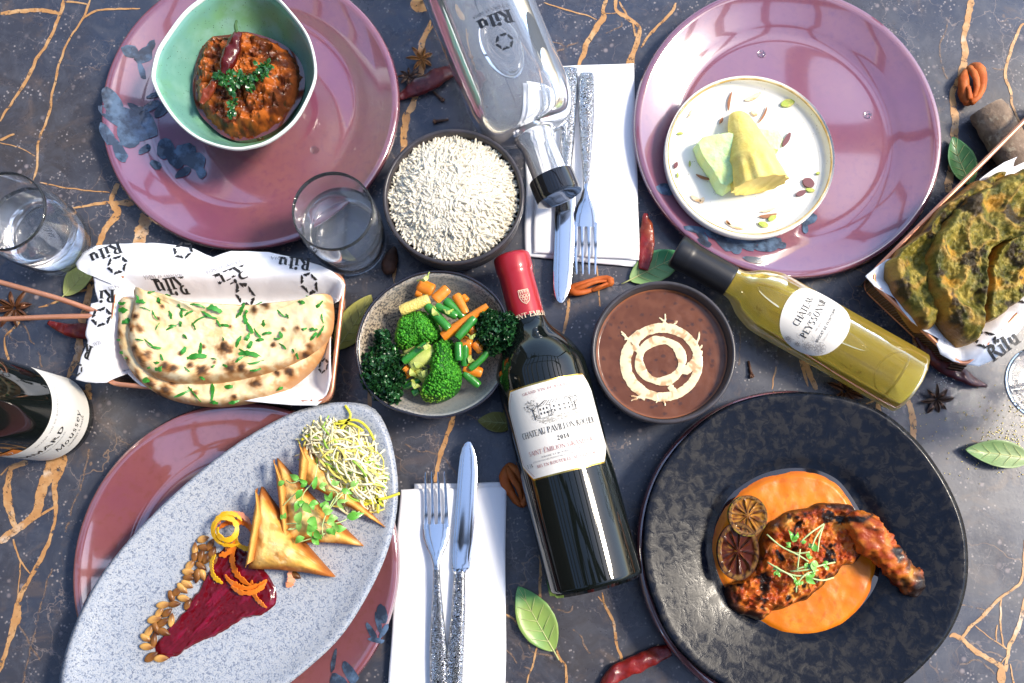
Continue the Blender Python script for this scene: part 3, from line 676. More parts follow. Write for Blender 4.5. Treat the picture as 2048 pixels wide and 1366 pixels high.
# ------------------------------------------------------------------ napkins
M_linen = mat('white_linen', (.86, .86, .88), .85, bump=[(900, .15, .0003), (12, .25, .004)])
def slab(name, q, z0, z1, m, parent, zf=None, n=26):
    """soft folded cloth layer over a pixel quad"""
    A, B, C, D = [P(x, y, z1) for x, y in q]
    V = []; F = []
    for side in (1, 0):
        for i in range(n + 1):
            for j in range(n + 1):
                u, v = i / n, j / n
                # crowd the border so that the edge can round off
                u = .5 - .5 * math.cos(math.pi * u); v = .5 - .5 * math.cos(math.pi * v)
                p = A.lerp(B, u).lerp(D.lerp(C, u), v)
                e = min(min(u, 1 - u) * (B - A).length, min(v, 1 - v) * (D - A).length)
                k = math.sqrt(max(0, 1 - (1 - min(1, e / .004)) ** 2))
                zz = z0 + (z1 - z0) * (.5 + .5 * k) if side else z0 + (z1 - z0) * (.5 - .5 * k)
                p.x += .0012 * noise.noise((p.x * 25, p.y * 25, z1 * 50)); p.y += .0012 * noise.noise((p.x * 25, p.y * 25, z1 * 50 + 9))
                V.append((p.x, p.y, zz + side * .0008 * noise.noise((p.x * 35, p.y * 35, z1 * 99))))
    m1 = (n + 1) ** 2
    for i in range(n):
        for j in range(n):
            a = i * (n + 1) + j; f = (a, a + 1, a + n + 2, a + n + 1)
            F.append(f); F.append(tuple(reversed([x + m1 for x in f])))
    bd = [i * (n + 1) for i in range(n)] + [n * (n + 1) + j for j in range(n)] + [i * (n + 1) + n for i in range(n, 0, -1)] + [j for j in range(n, 0, -1)]
    for a, b in zip(bd, bd[1:] + bd[:1]): F.append((a, b, b + m1, a + m1))
    return mk(name, V, F, m, parent, sharp=0)
nl = thing('napkin', P(900, 1200, 0), 'folded white napkin under the fork and knife beside the oval platter', 'napkin', 'folded white napkins')
slab('lower_fold', [(828, 968), (1012, 964), (1009, 1420), (776, 1420)], .001, .0055, M_linen, nl)
slab('upper_fold', [(800, 980), (1013, 972), (1011, 1420), (773, 1420)], .0055, .0095, M_linen, nl)
nu = thing('napkin', P(1170, 330, 0), 'folded white napkin under the fork and knife beside the water bottle', 'napkin', 'folded white napkins')
slab('lower_fold', [(1052, 140), (1264, 128), (1279, 534), (1050, 512)], .001, .005, M_linen, nu)
slab('upper_fold', [(1066, 134), (1268, 123), (1280, 520), (1068, 505)], .005, .0095, M_linen, nu)
# ------------------------------------------------------------------ cutlery
M_steel = mat('polished_steel', (.75, .76, .78), .09, metal=1)
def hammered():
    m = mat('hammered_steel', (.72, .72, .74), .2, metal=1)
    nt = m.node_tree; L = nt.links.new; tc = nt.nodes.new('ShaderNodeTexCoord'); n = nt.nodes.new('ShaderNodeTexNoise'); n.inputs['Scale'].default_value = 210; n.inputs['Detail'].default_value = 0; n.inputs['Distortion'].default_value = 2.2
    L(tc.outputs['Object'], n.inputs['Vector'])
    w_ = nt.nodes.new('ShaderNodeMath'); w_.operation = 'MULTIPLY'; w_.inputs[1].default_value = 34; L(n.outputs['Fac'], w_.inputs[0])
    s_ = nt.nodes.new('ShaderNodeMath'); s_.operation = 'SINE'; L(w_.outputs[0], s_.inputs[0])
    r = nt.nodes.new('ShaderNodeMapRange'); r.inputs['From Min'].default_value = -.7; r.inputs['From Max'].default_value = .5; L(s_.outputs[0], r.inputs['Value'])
    x = nt.nodes.new('ShaderNodeMix'); x.data_type = 'RGBA'; x.inputs['A'].default_value = (.07, .07, .075, 1); x.inputs['B'].default_value = (.85, .85, .86, 1); L(r.outputs[0], x.inputs['Factor'])  # bands put the relief's dark and bright reflections into the colour
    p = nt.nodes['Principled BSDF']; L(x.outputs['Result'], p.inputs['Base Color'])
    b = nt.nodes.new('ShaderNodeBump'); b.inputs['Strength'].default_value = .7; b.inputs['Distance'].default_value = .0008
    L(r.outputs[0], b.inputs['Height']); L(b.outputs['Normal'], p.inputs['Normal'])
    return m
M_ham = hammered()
def bar(frame, sec, n=10, flat=None):
    """loft of rounded sections along a frame; sec rows are (s, half width, half thickness, z, side shift)"""
    A, d, S = frame; V = []; F = []
    for s, hw, ht, z, sh in sec:
        for k in range(n):
            a = 2 * math.pi * k / n; cx = math.copysign(abs(math.cos(a)) ** .7, math.cos(a)); cz = math.copysign(abs(math.sin(a)) ** .8, math.sin(a))
            p = A + d * s + S * (sh + hw * cx); V.append((p.x, p.y, z + ht * cz))
    N = len(sec)
    for i in range(N - 1):
        for k in range(n):
            l = (k + 1) % n; F.append((i * n + k, i * n + l, (i + 1) * n + l, (i + 1) * n + k))
    F.append(tuple(range(n - 1, -1, -1))); F.append(tuple(range((N - 1) * n, N * n)))
    return V, F
def frame(a, b, z):
    A, B = P(*a, z), P(*b, z); d = (B - A); L_ = d.length; d.normalize()
    return (A, d, Vector((d.y, -d.x, 0))), L_
def fork(tip, end, label, z=.0125):
    (A, d, S), L_ = frame(tip, end, z); k = L_ / .195
    t = thing('fork', (A.x, A.y, 0.0095), label, 'fork', 'hammered steel forks')
    fr = (A, d, S); mm = .001 * k
    for i in range(4):
        o = (-9 + i * 6) * mm
        V, F = bar(fr, [(0, .55 * mm, .5 * mm, z + .006, o * .92), (3 * mm, .9 * mm, .8 * mm, z + .0052, o * .93), (20 * mm, 1.35 * mm, .9 * mm, z + .0015, o), (44 * mm, 2.0 * mm, 1.0 * mm, z + .0002, o), (50 * mm, 2.6 * mm, 1.0 * mm, z + .0006, o)], 8)
        mk('tine', V, F, M_steel, t)
    V, F = bar(fr, [(46 * mm, 11.4 * mm, 1.0 * mm, z + .0004, 0), (50 * mm, 12 * mm, 1.1 * mm, z + .0005, 0), (57 * mm, 11.6 * mm, 1.2 * mm, z + .0012, 0), (65 * mm, 9 * mm, 1.4 * mm, z + .0026, 0), (72 * mm, 5.6 * mm, 1.9 * mm, z + .0042, 0), (80 * mm, 3.2 * mm, 2.3 * mm, z + .0052, 0), (86 * mm, 2.9 * mm, 2.3 * mm, z + .005, 0)], 14)
    mk('fork_head', V, F, M_steel, t)
    V, F = bar(fr, [(85 * mm, 3.0 * mm, 2.4 * mm, z + .005, 0), (100 * mm, 3.6 * mm, 2.6 * mm, z + .0042, 0), (125 * mm, 5.6 * mm, 3.0 * mm, z + .0025, 0), (150 * mm, 7.4 * mm, 3.2 * mm, z + .0012, 0), (180 * mm, 7.6 * mm, 3.2 * mm, z + .0012, 0), (193 * mm, 6.8 * mm, 3.0 * mm, z + .0012, 0), (195 * mm, 6.0 * mm, 2.4 * mm, z + .0012, 0)], 16)
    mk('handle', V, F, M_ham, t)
    return t
def knife(tip, end, label, z=.0125, flip=1):
    (A, d, S), L_ = frame(tip, end, z); mm = .001 * L_ / .225
    t = thing('knife', (A.x, A.y, .0095), label, 'knife', 'hammered steel knives'); fr = (A, d, S)
    sec = []
    for s, l, r in ((0, -.5, 2.5), (2, -2.5, 5), (6, -4.6, 7), (14, -7, 8.2), (30, -8.6, 8.8), (60, -9.2, 9), (90, -9.4, 9), (108, -9.4, 8.8), (112, -8, 8.6), (114.5, -5, 8), (117, -4.6, 7)):
        sec.append((s * mm, (r - l) / 2 * mm, (.7 if s < 110 else 1.6) * mm, z + .001, flip * (l + r) / 2 * mm))
    V, F = bar(fr, sec, 10); mk('blade', V, F, M_steel, t, sharp=30)
    V, F = bar(fr, [(115.5 * mm, 5.2 * mm, 3.2 * mm, z + .001, flip * 1.4 * mm), (119 * mm, 5.4 * mm, 3.6 * mm, z + .001, flip * 1.2 * mm), (150 * mm, 6.4 * mm, 4.2 * mm, z + .001, 0), (190 * mm, 7.6 * mm, 4.4 * mm, z + .001, 0), (221 * mm, 8 * mm, 4.2 * mm, z + .001, 0), (225 * mm, 7.2 * mm, 3.4 * mm, z + .001, 0)], 16)
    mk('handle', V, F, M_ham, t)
    return t
fork((871, 944), (878, 1400), 'steel fork with hammered handle on the napkin beside the oval platter')
knife((940, 884), (905, 1400), 'steel knife with hammered handle on the napkin beside the oval platter')
fork((1171, 552), (1173, 148), 'steel fork with hammered handle on the napkin beside the dessert', .0125)
knife((1124, 606), (1139, 138), 'steel knife with hammered handle partly under the water bottle neck', flip=-1)
# ------------------------------------------------------------------ glasses
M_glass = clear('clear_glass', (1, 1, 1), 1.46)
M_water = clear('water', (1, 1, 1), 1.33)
def bright_haze(m, f, col=(.8, .85, .92)):  # mixes in pale diffuse haze that stands in for bright reflections
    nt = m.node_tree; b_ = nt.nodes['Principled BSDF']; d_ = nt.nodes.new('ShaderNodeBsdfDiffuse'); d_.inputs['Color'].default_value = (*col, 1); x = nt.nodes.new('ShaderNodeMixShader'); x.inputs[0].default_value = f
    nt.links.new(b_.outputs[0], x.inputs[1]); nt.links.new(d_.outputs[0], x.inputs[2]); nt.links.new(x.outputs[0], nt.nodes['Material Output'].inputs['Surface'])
bright_haze(M_water, .045, (.82, .88, .98)); bright_haze(M_glass, .014)
def tumbler(px, py, label):
    b = P(px, py, 0)
    t = thing('tumbler', b, label, 'glass', 'water tumblers')
    prof = [(0, .0022), (.02, .0022), (.026, .0008), (.0292, .0012), (.0312, .006), (.0336, .03), (.0345, .052), (.0342, .075), (.0330, .0985), (.0326, .0998), (.0319, .0998), (.0316, .0985), (.0329, .075), (.0331, .052), (.0320, .03), (.0298, .014), (.026, .0105), (.018, .0095), (0, .0092)]
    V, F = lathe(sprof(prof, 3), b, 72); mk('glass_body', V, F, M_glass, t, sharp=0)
    wl = .060
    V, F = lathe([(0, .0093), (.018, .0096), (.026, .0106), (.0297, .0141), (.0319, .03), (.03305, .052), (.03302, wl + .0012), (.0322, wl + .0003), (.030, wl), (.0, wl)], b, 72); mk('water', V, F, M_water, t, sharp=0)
tumbler(705, 488, 'short clear tumbler of water standing beside the rice bowl')
tumbler(122, 488, 'short clear tumbler of water at the left edge above the star anise')
b = P(2086, 766, 0); t = thing('wine_glass', b, 'stemmed clear wine glass with only its foot in view at the right edge', 'glass')
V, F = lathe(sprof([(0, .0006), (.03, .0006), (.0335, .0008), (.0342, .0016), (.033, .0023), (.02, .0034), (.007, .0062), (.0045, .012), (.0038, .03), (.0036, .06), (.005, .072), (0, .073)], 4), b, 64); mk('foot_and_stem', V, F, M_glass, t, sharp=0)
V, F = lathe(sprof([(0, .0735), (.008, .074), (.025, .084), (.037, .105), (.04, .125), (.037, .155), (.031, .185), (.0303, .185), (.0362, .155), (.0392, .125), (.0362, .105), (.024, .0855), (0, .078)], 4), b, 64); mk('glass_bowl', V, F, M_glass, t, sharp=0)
# ------------------------------------------------------------------ bottles
def axis_frame(base, cap, z):
    A, B = P(*base, z), P(*cap, z); d = (B - A); L_ = d.length; d.normalize(); S = d.cross(Vector((0, 0, 1)))
    return A, d, S, L_
def turned(fr, prof, n=72):
    """turn a (radius, s) profile about a lying axis"""
    A, d, S, _ = fr; Z = Vector((0, 0, 1)); V, F = lathe(prof, (0, 0, 0), n)
    return [tuple(A + d * z + S * x + Z * y) for x, y, z in V], F
def cyl(fr, R, s0, roll=0):
    A, d, S, _ = fr; Z = Vector((0, 0, 1))
    def fn(u, v, lift=0):
        a = u / R + roll; r = R + lift
        return tuple(A + d * (s0 + v) + S * (math.sin(a) * r) + Z * (math.cos(a) * r))
    return fn
def patch(name, out, fn, m, parent, rings=10, ang=96, lift=.0004):
    q = cat(out, ang) if len(out) > 12 else np.array(rs(out, ang)); c = q.mean(0); V = []; F = []
    for i in range(rings):
        s = 1 - i / rings
        for p in q:
            x = c + (p - c) * s; V.append(fn(x[0], x[1], lift))
    V.append(fn(c[0], c[1], lift)); n = len(q)
    for r in range(rings - 1):
        for i in range(n):
            j = (i + 1) % n; F.append((r * n + i, r * n + j, (r + 1) * n + j, (r + 1) * n + i))
    for i in range(n): F.append(((rings - 1) * n + i, (rings - 1) * n + (i + 1) % n, rings * n))
    return mk(name, V, F, m, parent, sharp=0)
def rs(out, n):
    """resample a polygon with straight sides"""
    p = [np.array(q, float) for q in out]; L_ = [np.linalg.norm(p[(i + 1) % len(p)] - p[i]) for i in range(len(p))]; tot = sum(L_); r = []
    for i in range(len(p)):
        k = max(1, round(n * L_[i] / tot))
        for j in range(k): r.append(p[i] + (p[(i + 1) % len(p)] - p[i]) * j / k)
    return r
def fit(text, width, h, **k):
    g = glyphs(text, 1.0, **k)
    xs = [v[0] for V, F in g for v in V]; w0 = max(xs) - min(xs)
    return [([np.array((v[0] * width / w0, v[1] * h)) for v in V], F) for V, F in g]
M_ink = mat('black_ink', (.02, .02, .022), .5)
M_inkg = mat('grey_ink', (.22, .2, .21), .6)
M_inkr = mat('faded_red_ink', (.42, .18, .17), .6)
M_goldf = mat('gold_foil', (.85, .55, .12), .25, metal=1)
M_paper_l = mat('label_paper', (.82, .78, .70), .6, bump=(300, .05, .0003))
M_blackglass = mat('dark_bottle_glass', (.006, .008, .007), .035, spec=.5, coat=.15, coat_rough=.01)
M_blackglass.node_tree.nodes['Principled BSDF'].inputs['Coat IOR'].default_value = 1.55
M_redcap = mat('red_foil_capsule', (.40, .014, .022), .34, metal=.1, coat=.3, bump=(60, .12, .0006))
# red wine bottle on its side
Rr = .0392
fr = axis_frame((1193, 1176), (1022, 511), Rr); LB = fr[3]
rw = thing('wine_bottle', (fr[0].x, fr[0].y, 0), 'dark red wine bottle lying on its side with a large cream label and red capsule', 'bottle', 'wine bottles')
V, F = turned(fr, sprof([(0, .012), (.02, .004), (.03, .0012), (.0355, .001), (.0385, .005), (Rr, .012), (Rr, .10), (Rr, .178), (.0372, .192), (.031, .205), (.0225, .216), (.0172, .224), (.0152, .232), (.0146, .24), (.0145, .25), (.0144, LB - .02), (.0144, LB - .0126), (.013, LB - .012), (0, LB - .012)], 5)); mk('glass_body', V, F, M_blackglass, rw, sharp=0)
V, F = turned(fr, sprof([(.0149, LB - .0655), (.0151, LB - .065), (.0151, LB - .03), (.0151, LB - .0165), (.0158, LB - .0155), (.0162, LB - .010), (.0161, LB - .003), (.0150, LB - .0003), (.012, LB), (0, LB)], 4)); capo = mk('capsule', V, F, M_redcap, rw, sharp=0)
cf = cyl(fr, .01545, LB - .0595, .25)
M_cream_ink = mat('cream_print', (.80, .62, .42), .5)
lay(fit('SAINT-EMILION', .040, .0042, thick=.16, thin=.06), lambda u, v, l: cf(u, v, .0003 + l), 'lettering', M_cream_ink, capo)
em = []
sh = [(-.0042, .006), (.0042, .006), (.0044, .0), (.003, -.004), (0, -.0068), (-.003, -.004), (-.0044, 0), (-.0042, .006)]
em.append(strip2(sh, .0005))
for i in range(4): em.append(strip2([(-.0032 + i * .0021, .0055), (-.0026 + i * .0018, .002)], .0004)); em.append(strip2([(-.0032 + i * .0021, .0055), (-.0020 + i * .0018, .0035), (-.0014 + i * .0018, .0055)], .0004))
for (x, y) in ((-.0026, .0006), (0, .0006), (.0026, .0006), (-.0013, -.0018), (.0013, -.0018), (0, -.0042)):
    em.append(strip2([(x + .0011 * math.cos(a * .785), y + .0011 * math.sin(a * .785)) for a in range(9)], .0004))
cf2 = cyl(fr, .0153, LB - .0415, .1)
lay(shift(em, 0, 0), lambda u, v, l: cf2(u, v, .0005 + l), 'emblem', M_cream_ink, capo)
lf = cyl(fr, Rr, .134, .02)
hw, hh = .043, .0365
chm = [(-hw + .010, -hh), (hw - .010, -hh), (hw - .004, -hh + .007), (hw, -hh + .012), (hw, hh - .014), (hw - .003, hh - .007), (hw - .008, hh), (-hw + .008, hh), (-hw + .003, hh - .007), (-hw, hh - .014), (-hw, -hh + .012), (-hw + .004, -hh + .007)]
patch('gold_border', [(a * 1.012, b * 1.035) for a, b in chm], lf, M_goldf, rw, lift=.0002)
lab = patch('paper_label', chm, lf, M_paper_l, rw, lift=.0005)
bord = [(a * .955, b * .95) for a, b in chm]
lay([strip2(bord + bord[:1], .00035)], lambda u, v, l: lf(u, v, .0008 + l), 'border_line', M_inkr, lab)
tx = lambda u, v, l: lf(u, v, .0008 + l)
lay(shift(fit('CHATEAU PAVILLON ROCHER', .067, .0050, thick=.15, thin=.055, track=.05), 0, -.004), tx, 'lettering', M_ink, lab)
lay(shift(fit('2014', .0096, .0036, thick=.2, thin=.08), .001, -.0115), tx, 'lettering', M_ink, lab)
lay(shift(fit('SAINT-ÉMILION GRAND CRU', .060, .0036, thick=.14, thin=.06, track=.1), -.001, -.0185), tx, 'lettering', M_inkr, lab)
lay(shift(fit('JEROME ET BEATRICE DE MONTEIL', .040, .0014, thick=.13, thin=.07, serif=False), 0, -.0222) + shift(fit('SCEA HAUT ROCHER PROPRIETAIRE A ST ETIENNE DE LISSE GIRONDE FRANCE', .058, .0012, thick=.13, thin=.08, serif=False), 0, -.0246), tx, 'lettering', M_inkg, lab)
lay(shift(fit('MIS EN BOUTEILLE AU CHATEAU', .052, .0024, thick=.15, thin=.07, track=.1), 0, -.0290), tx, 'lettering', M_inkr, lab)
lay(shift(fit('GRAND VIN DE BORDEAUX', .046, .0022, thick=.14, thin=.07, track=.2), 0, .0300), tx, 'lettering', M_inkr, lab)
lay(shift(fit('13.5%', .006, .003, thick=.15, thin=.07), -.033, -.0275) + shift(fit('75', .004, .003, thick=.15, thin=.07), .037, -.0215), tx, 'lettering', M_ink, lab)
# engraving of the house with its trees
eg = []; re = random.Random(5)
L2 = lambda *p, w_=.0003: eg.append(strip2(list(p), w_))
bx = lambda x, y: (x, y + .0145)
L2(bx(-.013, .004), bx(-.006, .0075), bx(.012, .0065), bx(.015, .004), w_=.0004); L2(bx(-.013, .004), bx(-.003, .0035), bx(.015, .004), w_=.0004)
for i in range(9): L2(bx(-.011 + i * .0026, .0042), bx(-.0065 + i * .0021, .0070))
L2(bx(-.013, .004), bx(-.013, -.006)); L2(bx(-.003, .0035), bx(-.003, -.0055)); L2(bx(.015, .004), bx(.015, -.0045)); L2(bx(-.013, -.006), bx(-.003, -.0055), bx(.015, -.0045))
for yy in (.0012, -.0022):
    L2(bx(-.003, yy + .0012), bx(.015, yy + .0014), w_=.0002)
    for xx in (-.0112, -.0085, -.0058, 0, .0042, .0084, .0122): L2(bx(xx, yy - .0009), bx(xx, yy + .0009), w_=.0010)
for cx, cy, rx, ry, n in ((-.018, .005, .0065, .005, 130), (.0175, .004, .0045, .0045, 90), (-.0165, -.004, .004, .003, 50), (-.004, -.0035, .003, .003, 50), (.016, -.003, .003, .003, 40)):
    for _ in range(n):
        a = re.random() * 6.283; r = math.sqrt(re.random()); x, y = cx + rx * r * math.cos(a), cy + ry * r * math.sin(a); b2 = re.random() * 3.14; l = .0004 + .0005 * re.random()
        L2(bx(x, y), bx(x + l * math.cos(b2), y + l * math.sin(b2)), w_=.00028)
L2(bx(-.0175, .003), bx(-.017, -.006), w_=.0006); L2(bx(.0175, .002), bx(.0175, -.005), w_=.0006); L2(bx(-.0175, .001), bx(-.021, .006)); L2(bx(-.0175, .001), bx(-.013, .005))
for r_ in range(6):
    y = -.0062 - r_ * .00085
    for _ in range(34):
        x = -.017 + r_ * .0011 + re.random() * (.036 - r_ * .001); l = .0006 + re.random() * .0018
        L2(bx(x, y + .0009 * (x / .017)), bx(x + l, y + .0009 * ((x + l) / .017) + re.uniform(-.0002, .0002)), w_=.00022)
lay(eg, tx, 'engraving', M_ink, lab, lift=1e-6)
# white wine bottle
Rw = .0288
fw = axis_frame((1826, 769), (1351, 501), Rw); LW = fw[3]
ww = thing('wine_bottle', (fw[0].x, fw[0].y, 0), 'small pale yellow dessert wine bottle lying on its side with black capsule', 'bottle', 'wine bottles')
def yellow_wine():
    m = clear('pale_wine_in_glass', (.97, .95, .80), 1.36, .03); nt = m.node_tree
    b = nt.nodes['Principled BSDF']; b.inputs['Base Color'].default_value = (1, .99, .90, 1)
    va = nt.nodes.new('ShaderNodeVolumePrincipled'); va.inputs['Color'].default_value = (1, .92, .40, 1); va.inputs['Density'].default_value = 55; va.inputs['Anisotropy'].default_value = .2
    nt.links.new(va.outputs[0], nt.nodes['Material Output'].inputs['Volume'])
    df = nt.nodes.new('ShaderNodeBsdfTranslucent'); df.inputs['Color'].default_value = (1.0, .76, .13, 1)
    d2 = nt.nodes.new('ShaderNodeBsdfDiffuse'); d2.inputs['Color'].default_value = (.98, .70, .10, 1)
    a = nt.nodes.new('ShaderNodeMixShader'); a.inputs[0].default_value = .5; nt.links.new(df.outputs[0], a.inputs[1]); nt.links.new(d2.outputs[0], a.inputs[2])
    x = nt.nodes.new('ShaderNodeMixShader'); x.inputs[0].default_value = .33
    nt.links.new(b.outputs[0], x.inputs[1]); nt.links.new(a.outputs[0], x.inputs[2]); nt.links.new(x.outputs[0], nt.nodes['Material Output'].inputs['Surface'])
    return m
M_wine = yellow_wine()
V, F = turned(fw, sprof([(0, .012), (.012, .008), (.019, .0022), (.0235, .0012), (.0272, .004), (Rw, .010), (Rw, .08), (Rw, LW - .098), (.0272, LW - .086), (.0225, LW - .074), (.0168, LW - .066), (.0137, LW - .06), (.0134, LW - .052), (.0134, LW - .0505), (.012, LW - .05), (0, LW - .05)], 5)); mk('glass_body', V, F, M_wine, ww, sharp=0)
V, F = turned(fw, [(Rw * .985, .0195), (Rw * 1.003, .0197), (Rw * 1.0035, .0205), (Rw * 1.003, .0213), (Rw * .985, .0215)]); mk('punt_edge', V, F, mat('olive_glass_edge', (.16, .13, .03), .2, coat=.5), ww, sharp=0)
M_air = clear('air_bubble', (1, 1, 1), 1 / 1.36)
Z = Vector((0, 0, 1))
def bubble(fr_, s, zc, sx, sy, sz, parent, side=0):
    V, F = ball((0, 0, 0), 1, (1, 1, 1), 72, 40)
    mk('air_bubble', [tuple(fr_[0] + fr_[1] * (s + x * sx) + fr_[2] * (y * sy + side) + Z * (zc + z * sz)) for x, y, z in V], F, M_air, parent, sharp=0)
bubble(fw, .105, Rw - .0058, .053, .0085, .0045, ww)
M_bcap = mat('black_capsule', (.012, .012, .014), .36, spec=.6, bump=(40, .06, .0006))
V, F = turned(fw, sprof([(.0139, LW - .0535), (.0142, LW - .053), (.0143, LW - .02), (.0147, LW - .0142), (.0149, LW - .0138), (.0149, LW - .0118), (.0146, LW - .0113), (.0150, LW - .0105), (.0151, LW - .004), (.0146, LW - .001), (.013, LW), (0, LW)], 4)); mk('capsule', V, F, M_bcap, ww, sharp=0)
wf = cyl(fw, Rw, .1035, -.06)
ell = [(.0335 * math.cos(a * .2618) * (1 - .06 * math.sin(a * .2618)), .0285 * math.sin(a * .2618)) for a in range(24)]
wl_ = patch('paper_label', ell, wf, M_paper_l, ww, lift=.0005)
tw = lambda u, v, l: wf(u, v, .0008 + l)
lay(shift(fit('CHÂTEAU', .0290, .0056, thick=.17, thin=.05), .002, .0095), tw, 'lettering', M_ink, wl_)
lay(shift(fit('DE', .0042, .0028, thick=.17, thin=.07), .002, .0055), tw, 'lettering', M_ink, wl_)
lay(shift(fit('PEYSSONNIE', .040, .0056, thick=.17, thin=.05), .002, -.0012), tw, 'lettering', M_ink, wl_)
lay(shift(fit('VIN DOUX NATUREL', .021, .0014, thick=.12, thin=.07), .002, -.0055) + shift(fit('APPELLATION MUSCAT DE FRONTIGNAN CONTROLEE', .028, .0011, thick=.12, thin=.07), .002, -.0150), tw, 'lettering', M_inkg, wl_)
lay(shift(fit('MUSCAT DE FRONTIGNAN', .034, .0023, thick=.15, thin=.13, serif=False, track=.14), .001, -.0112), tw, 'lettering', M_ink, wl_)
fl = []
def flower(cx, cy, r, n, k):
    for ring, rr in ((0, r), (1, r * .68), (2, r * .38)):
        for i in range(n):
            a = 2 * math.pi * i / n + ring * .5
            fl.append(strip2([(cx + rr * .45 * math.cos(a - .5), cy + rr * .45 * math.sin(a - .5)), (cx + rr * math.cos(a - .35), cy + rr * math.sin(a - .35)), (cx + rr * 1.1 * math.cos(a), cy + rr * 1.1 * math.sin(a)), (cx + rr * math.cos(a + .35), cy + rr * math.sin(a + .35)), (cx + rr * .45 * math.cos(a + .5), cy + rr * .45 * math.sin(a + .5))], .00018))
flower(-.0235, -.0065, .0042, 7, 0); flower(-.0265, .0015, .0026, 6, 1); flower(-.0195, -.0150, .0052, 8, 2); flower(-.0262, .0105, .0028, 6, 3)
for (x, y, a) in ((-.024, .006, 2.2), (-.021, .003, .9), (-.027, .007, 2.8), (-.022, -.001, .4), (-.0175, -.0085, .7)):
    ca, sa = math.cos(a), math.sin(a)
    fl.append(strip2([(x, y), (x + .003 * ca - .001 * sa, y + .003 * sa + .001 * ca), (x + .006 * ca, y + .006 * sa), (x + .003 * ca + .001 * sa, y + .003 * sa - .001 * ca), (x, y)], .00018))
lay(fl, tw, 'flower_drawing', M_inkg, wl_, lift=1e-6)
# water bottle on its side
Rb = .0468
A0 = P(969 - .381 * 190, 31 - .924 * 190, Rb); A1 = P(969 + .381 * 395, 31 + .924 * 395, Rb)
dd = (A1 - A0); LA = dd.length; dd.normalize(); fa = (A0, dd, dd.cross(Vector((0, 0, 1))), LA)
k = LA / .263
wb = thing('water_bottle', (A0.x, A0.y, 0), 'large clear glass water bottle lying on its side with black cap', 'bottle')
M_wbot = clear('water_in_glass', (1, 1, 1), 1.36); bright_haze(M_wbot, .10, (.8, .86, .95))  # pale haze in the colour brightens the bottle in place of reflected sky
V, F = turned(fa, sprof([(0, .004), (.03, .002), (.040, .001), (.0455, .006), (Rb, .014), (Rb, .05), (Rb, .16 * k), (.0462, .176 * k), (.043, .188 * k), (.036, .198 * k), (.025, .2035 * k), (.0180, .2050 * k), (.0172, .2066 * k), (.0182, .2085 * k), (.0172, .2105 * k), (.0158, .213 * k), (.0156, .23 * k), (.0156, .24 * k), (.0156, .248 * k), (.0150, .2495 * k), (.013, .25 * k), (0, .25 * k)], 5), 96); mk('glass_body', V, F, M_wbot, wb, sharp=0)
bubble(fa, .142, Rb - .0108, .031, .0190, .0085, wb, side=.002)
V, F = turned(fa, sprof([(.0165, .243 * k), (.0195, .2432 * k), (.0202, .245 * k), (.0203, .258 * k), (.0200, .2622 * k), (.019, .263 * k), (0, .263 * k)], 4), 64); mk('cap', V, F, mat('black_cap', (.008, .008, .010), .10, coat=.6), wb, sharp=30)
wf3 = cyl(fa, Rb, 0, 0)
def wtx(px, py):
    q = P(px, py, 2 * Rb) - A0; s0, u0 = q.dot(dd), q.dot(fa[2]); u0 = Rb * math.asin(max(-.99, min(.99, u0 / Rb)))
    return lambda u, v, l: wf3(u + u0, v + s0, .0003 + l)
M_print = mat('black_screen_print', (.015, .017, .022), .35)
lay(fit('Ritu', .032, .0125, thick=.24, thin=.07, track=.06), wtx(985, 28), 'lettering', M_print, wb)
lay(fit('SEASONS of INDIA', .034, .0028, thick=.13, thin=.07, track=.22), wtx(981, 17), 'lettering', M_print, wb)
lay(logo2(.0085), wtx(1009, 83), 'emblem', M_print, wb)
# standing red wine bottle at the left edge
b = P(104, 836, 0); Rs = .0378
sb_ = thing('wine_bottle', b, 'dark wine bottle standing upright at the left edge with white and orange label', 'bottle', 'wine bottles')
V, F = lathe(sprof([(0, .012), (.02, .004), (.028, .0008), (.034, .0004), (.0368, .003), (Rs, .009), (Rs, .10), (.0374, .135), (.034, .165), (.026, .195), (.0185, .22), (.0155, .24), (.0148, .262), (0, .262)], 5), b, 80); mk('glass_body', V, F, M_blackglass, sb_, sharp=0)
V, F = lathe(sprof([(.0152, .235), (.0156, .236), (.0153, .27), (.0165, .277), (.0165, .292), (.015, .295), (0, .295)], 4), b, 48); mk('capsule', V, F, mat('dark_gold_capsule', (.25, .17, .06), .35, metal=.7), sb_, sharp=0)
def scy(u, v, lift=0):        # u is the angle in degrees seen from above, v the height
    a = math.radians(u); r = Rs + lift
    return (b.x + r * math.cos(a), b.y + r * math.sin(a), v)
def spatch(name, a0, a1, z0, z1, m, parent, lift, n=40, bow=0):
    V = []; F = []
    for i in range(n + 1):
        for z in (z0, z1): V.append(scy(a0 + (a1 - a0) * i / n, z, lift))
    for i in range(n): F.append((2 * i, 2 * i + 2, 2 * i + 3, 2 * i + 1))
    return mk(name, V, F, m, parent, sharp=0)
sl = spatch('paper_label', -150, 62, .012, .080, M_paper_l, sb_, .0004)
spatch('vintage_band', -150, -62, .080, .096, mat('orange_label_paper', (.80, .22, .02), .55), sb_, .0004)
DEG = Rs * math.pi / 180
def stx(a0, z0): return lambda u, v, l: scy(a0 + u / DEG, z0 + v, .0007 + l)
lay(fit('POMMARD', .060, .0072, thick=.15, thin=.13, serif=False, track=.14), stx(-64, .052), 'lettering', M_ink, sl)
lay(fit('GRAND VIN DE BOURGOGNE', .055, .0022, thick=.13, thin=.1, serif=False, track=.2), stx(-12, .070), 'lettering', M_inkg, sl)
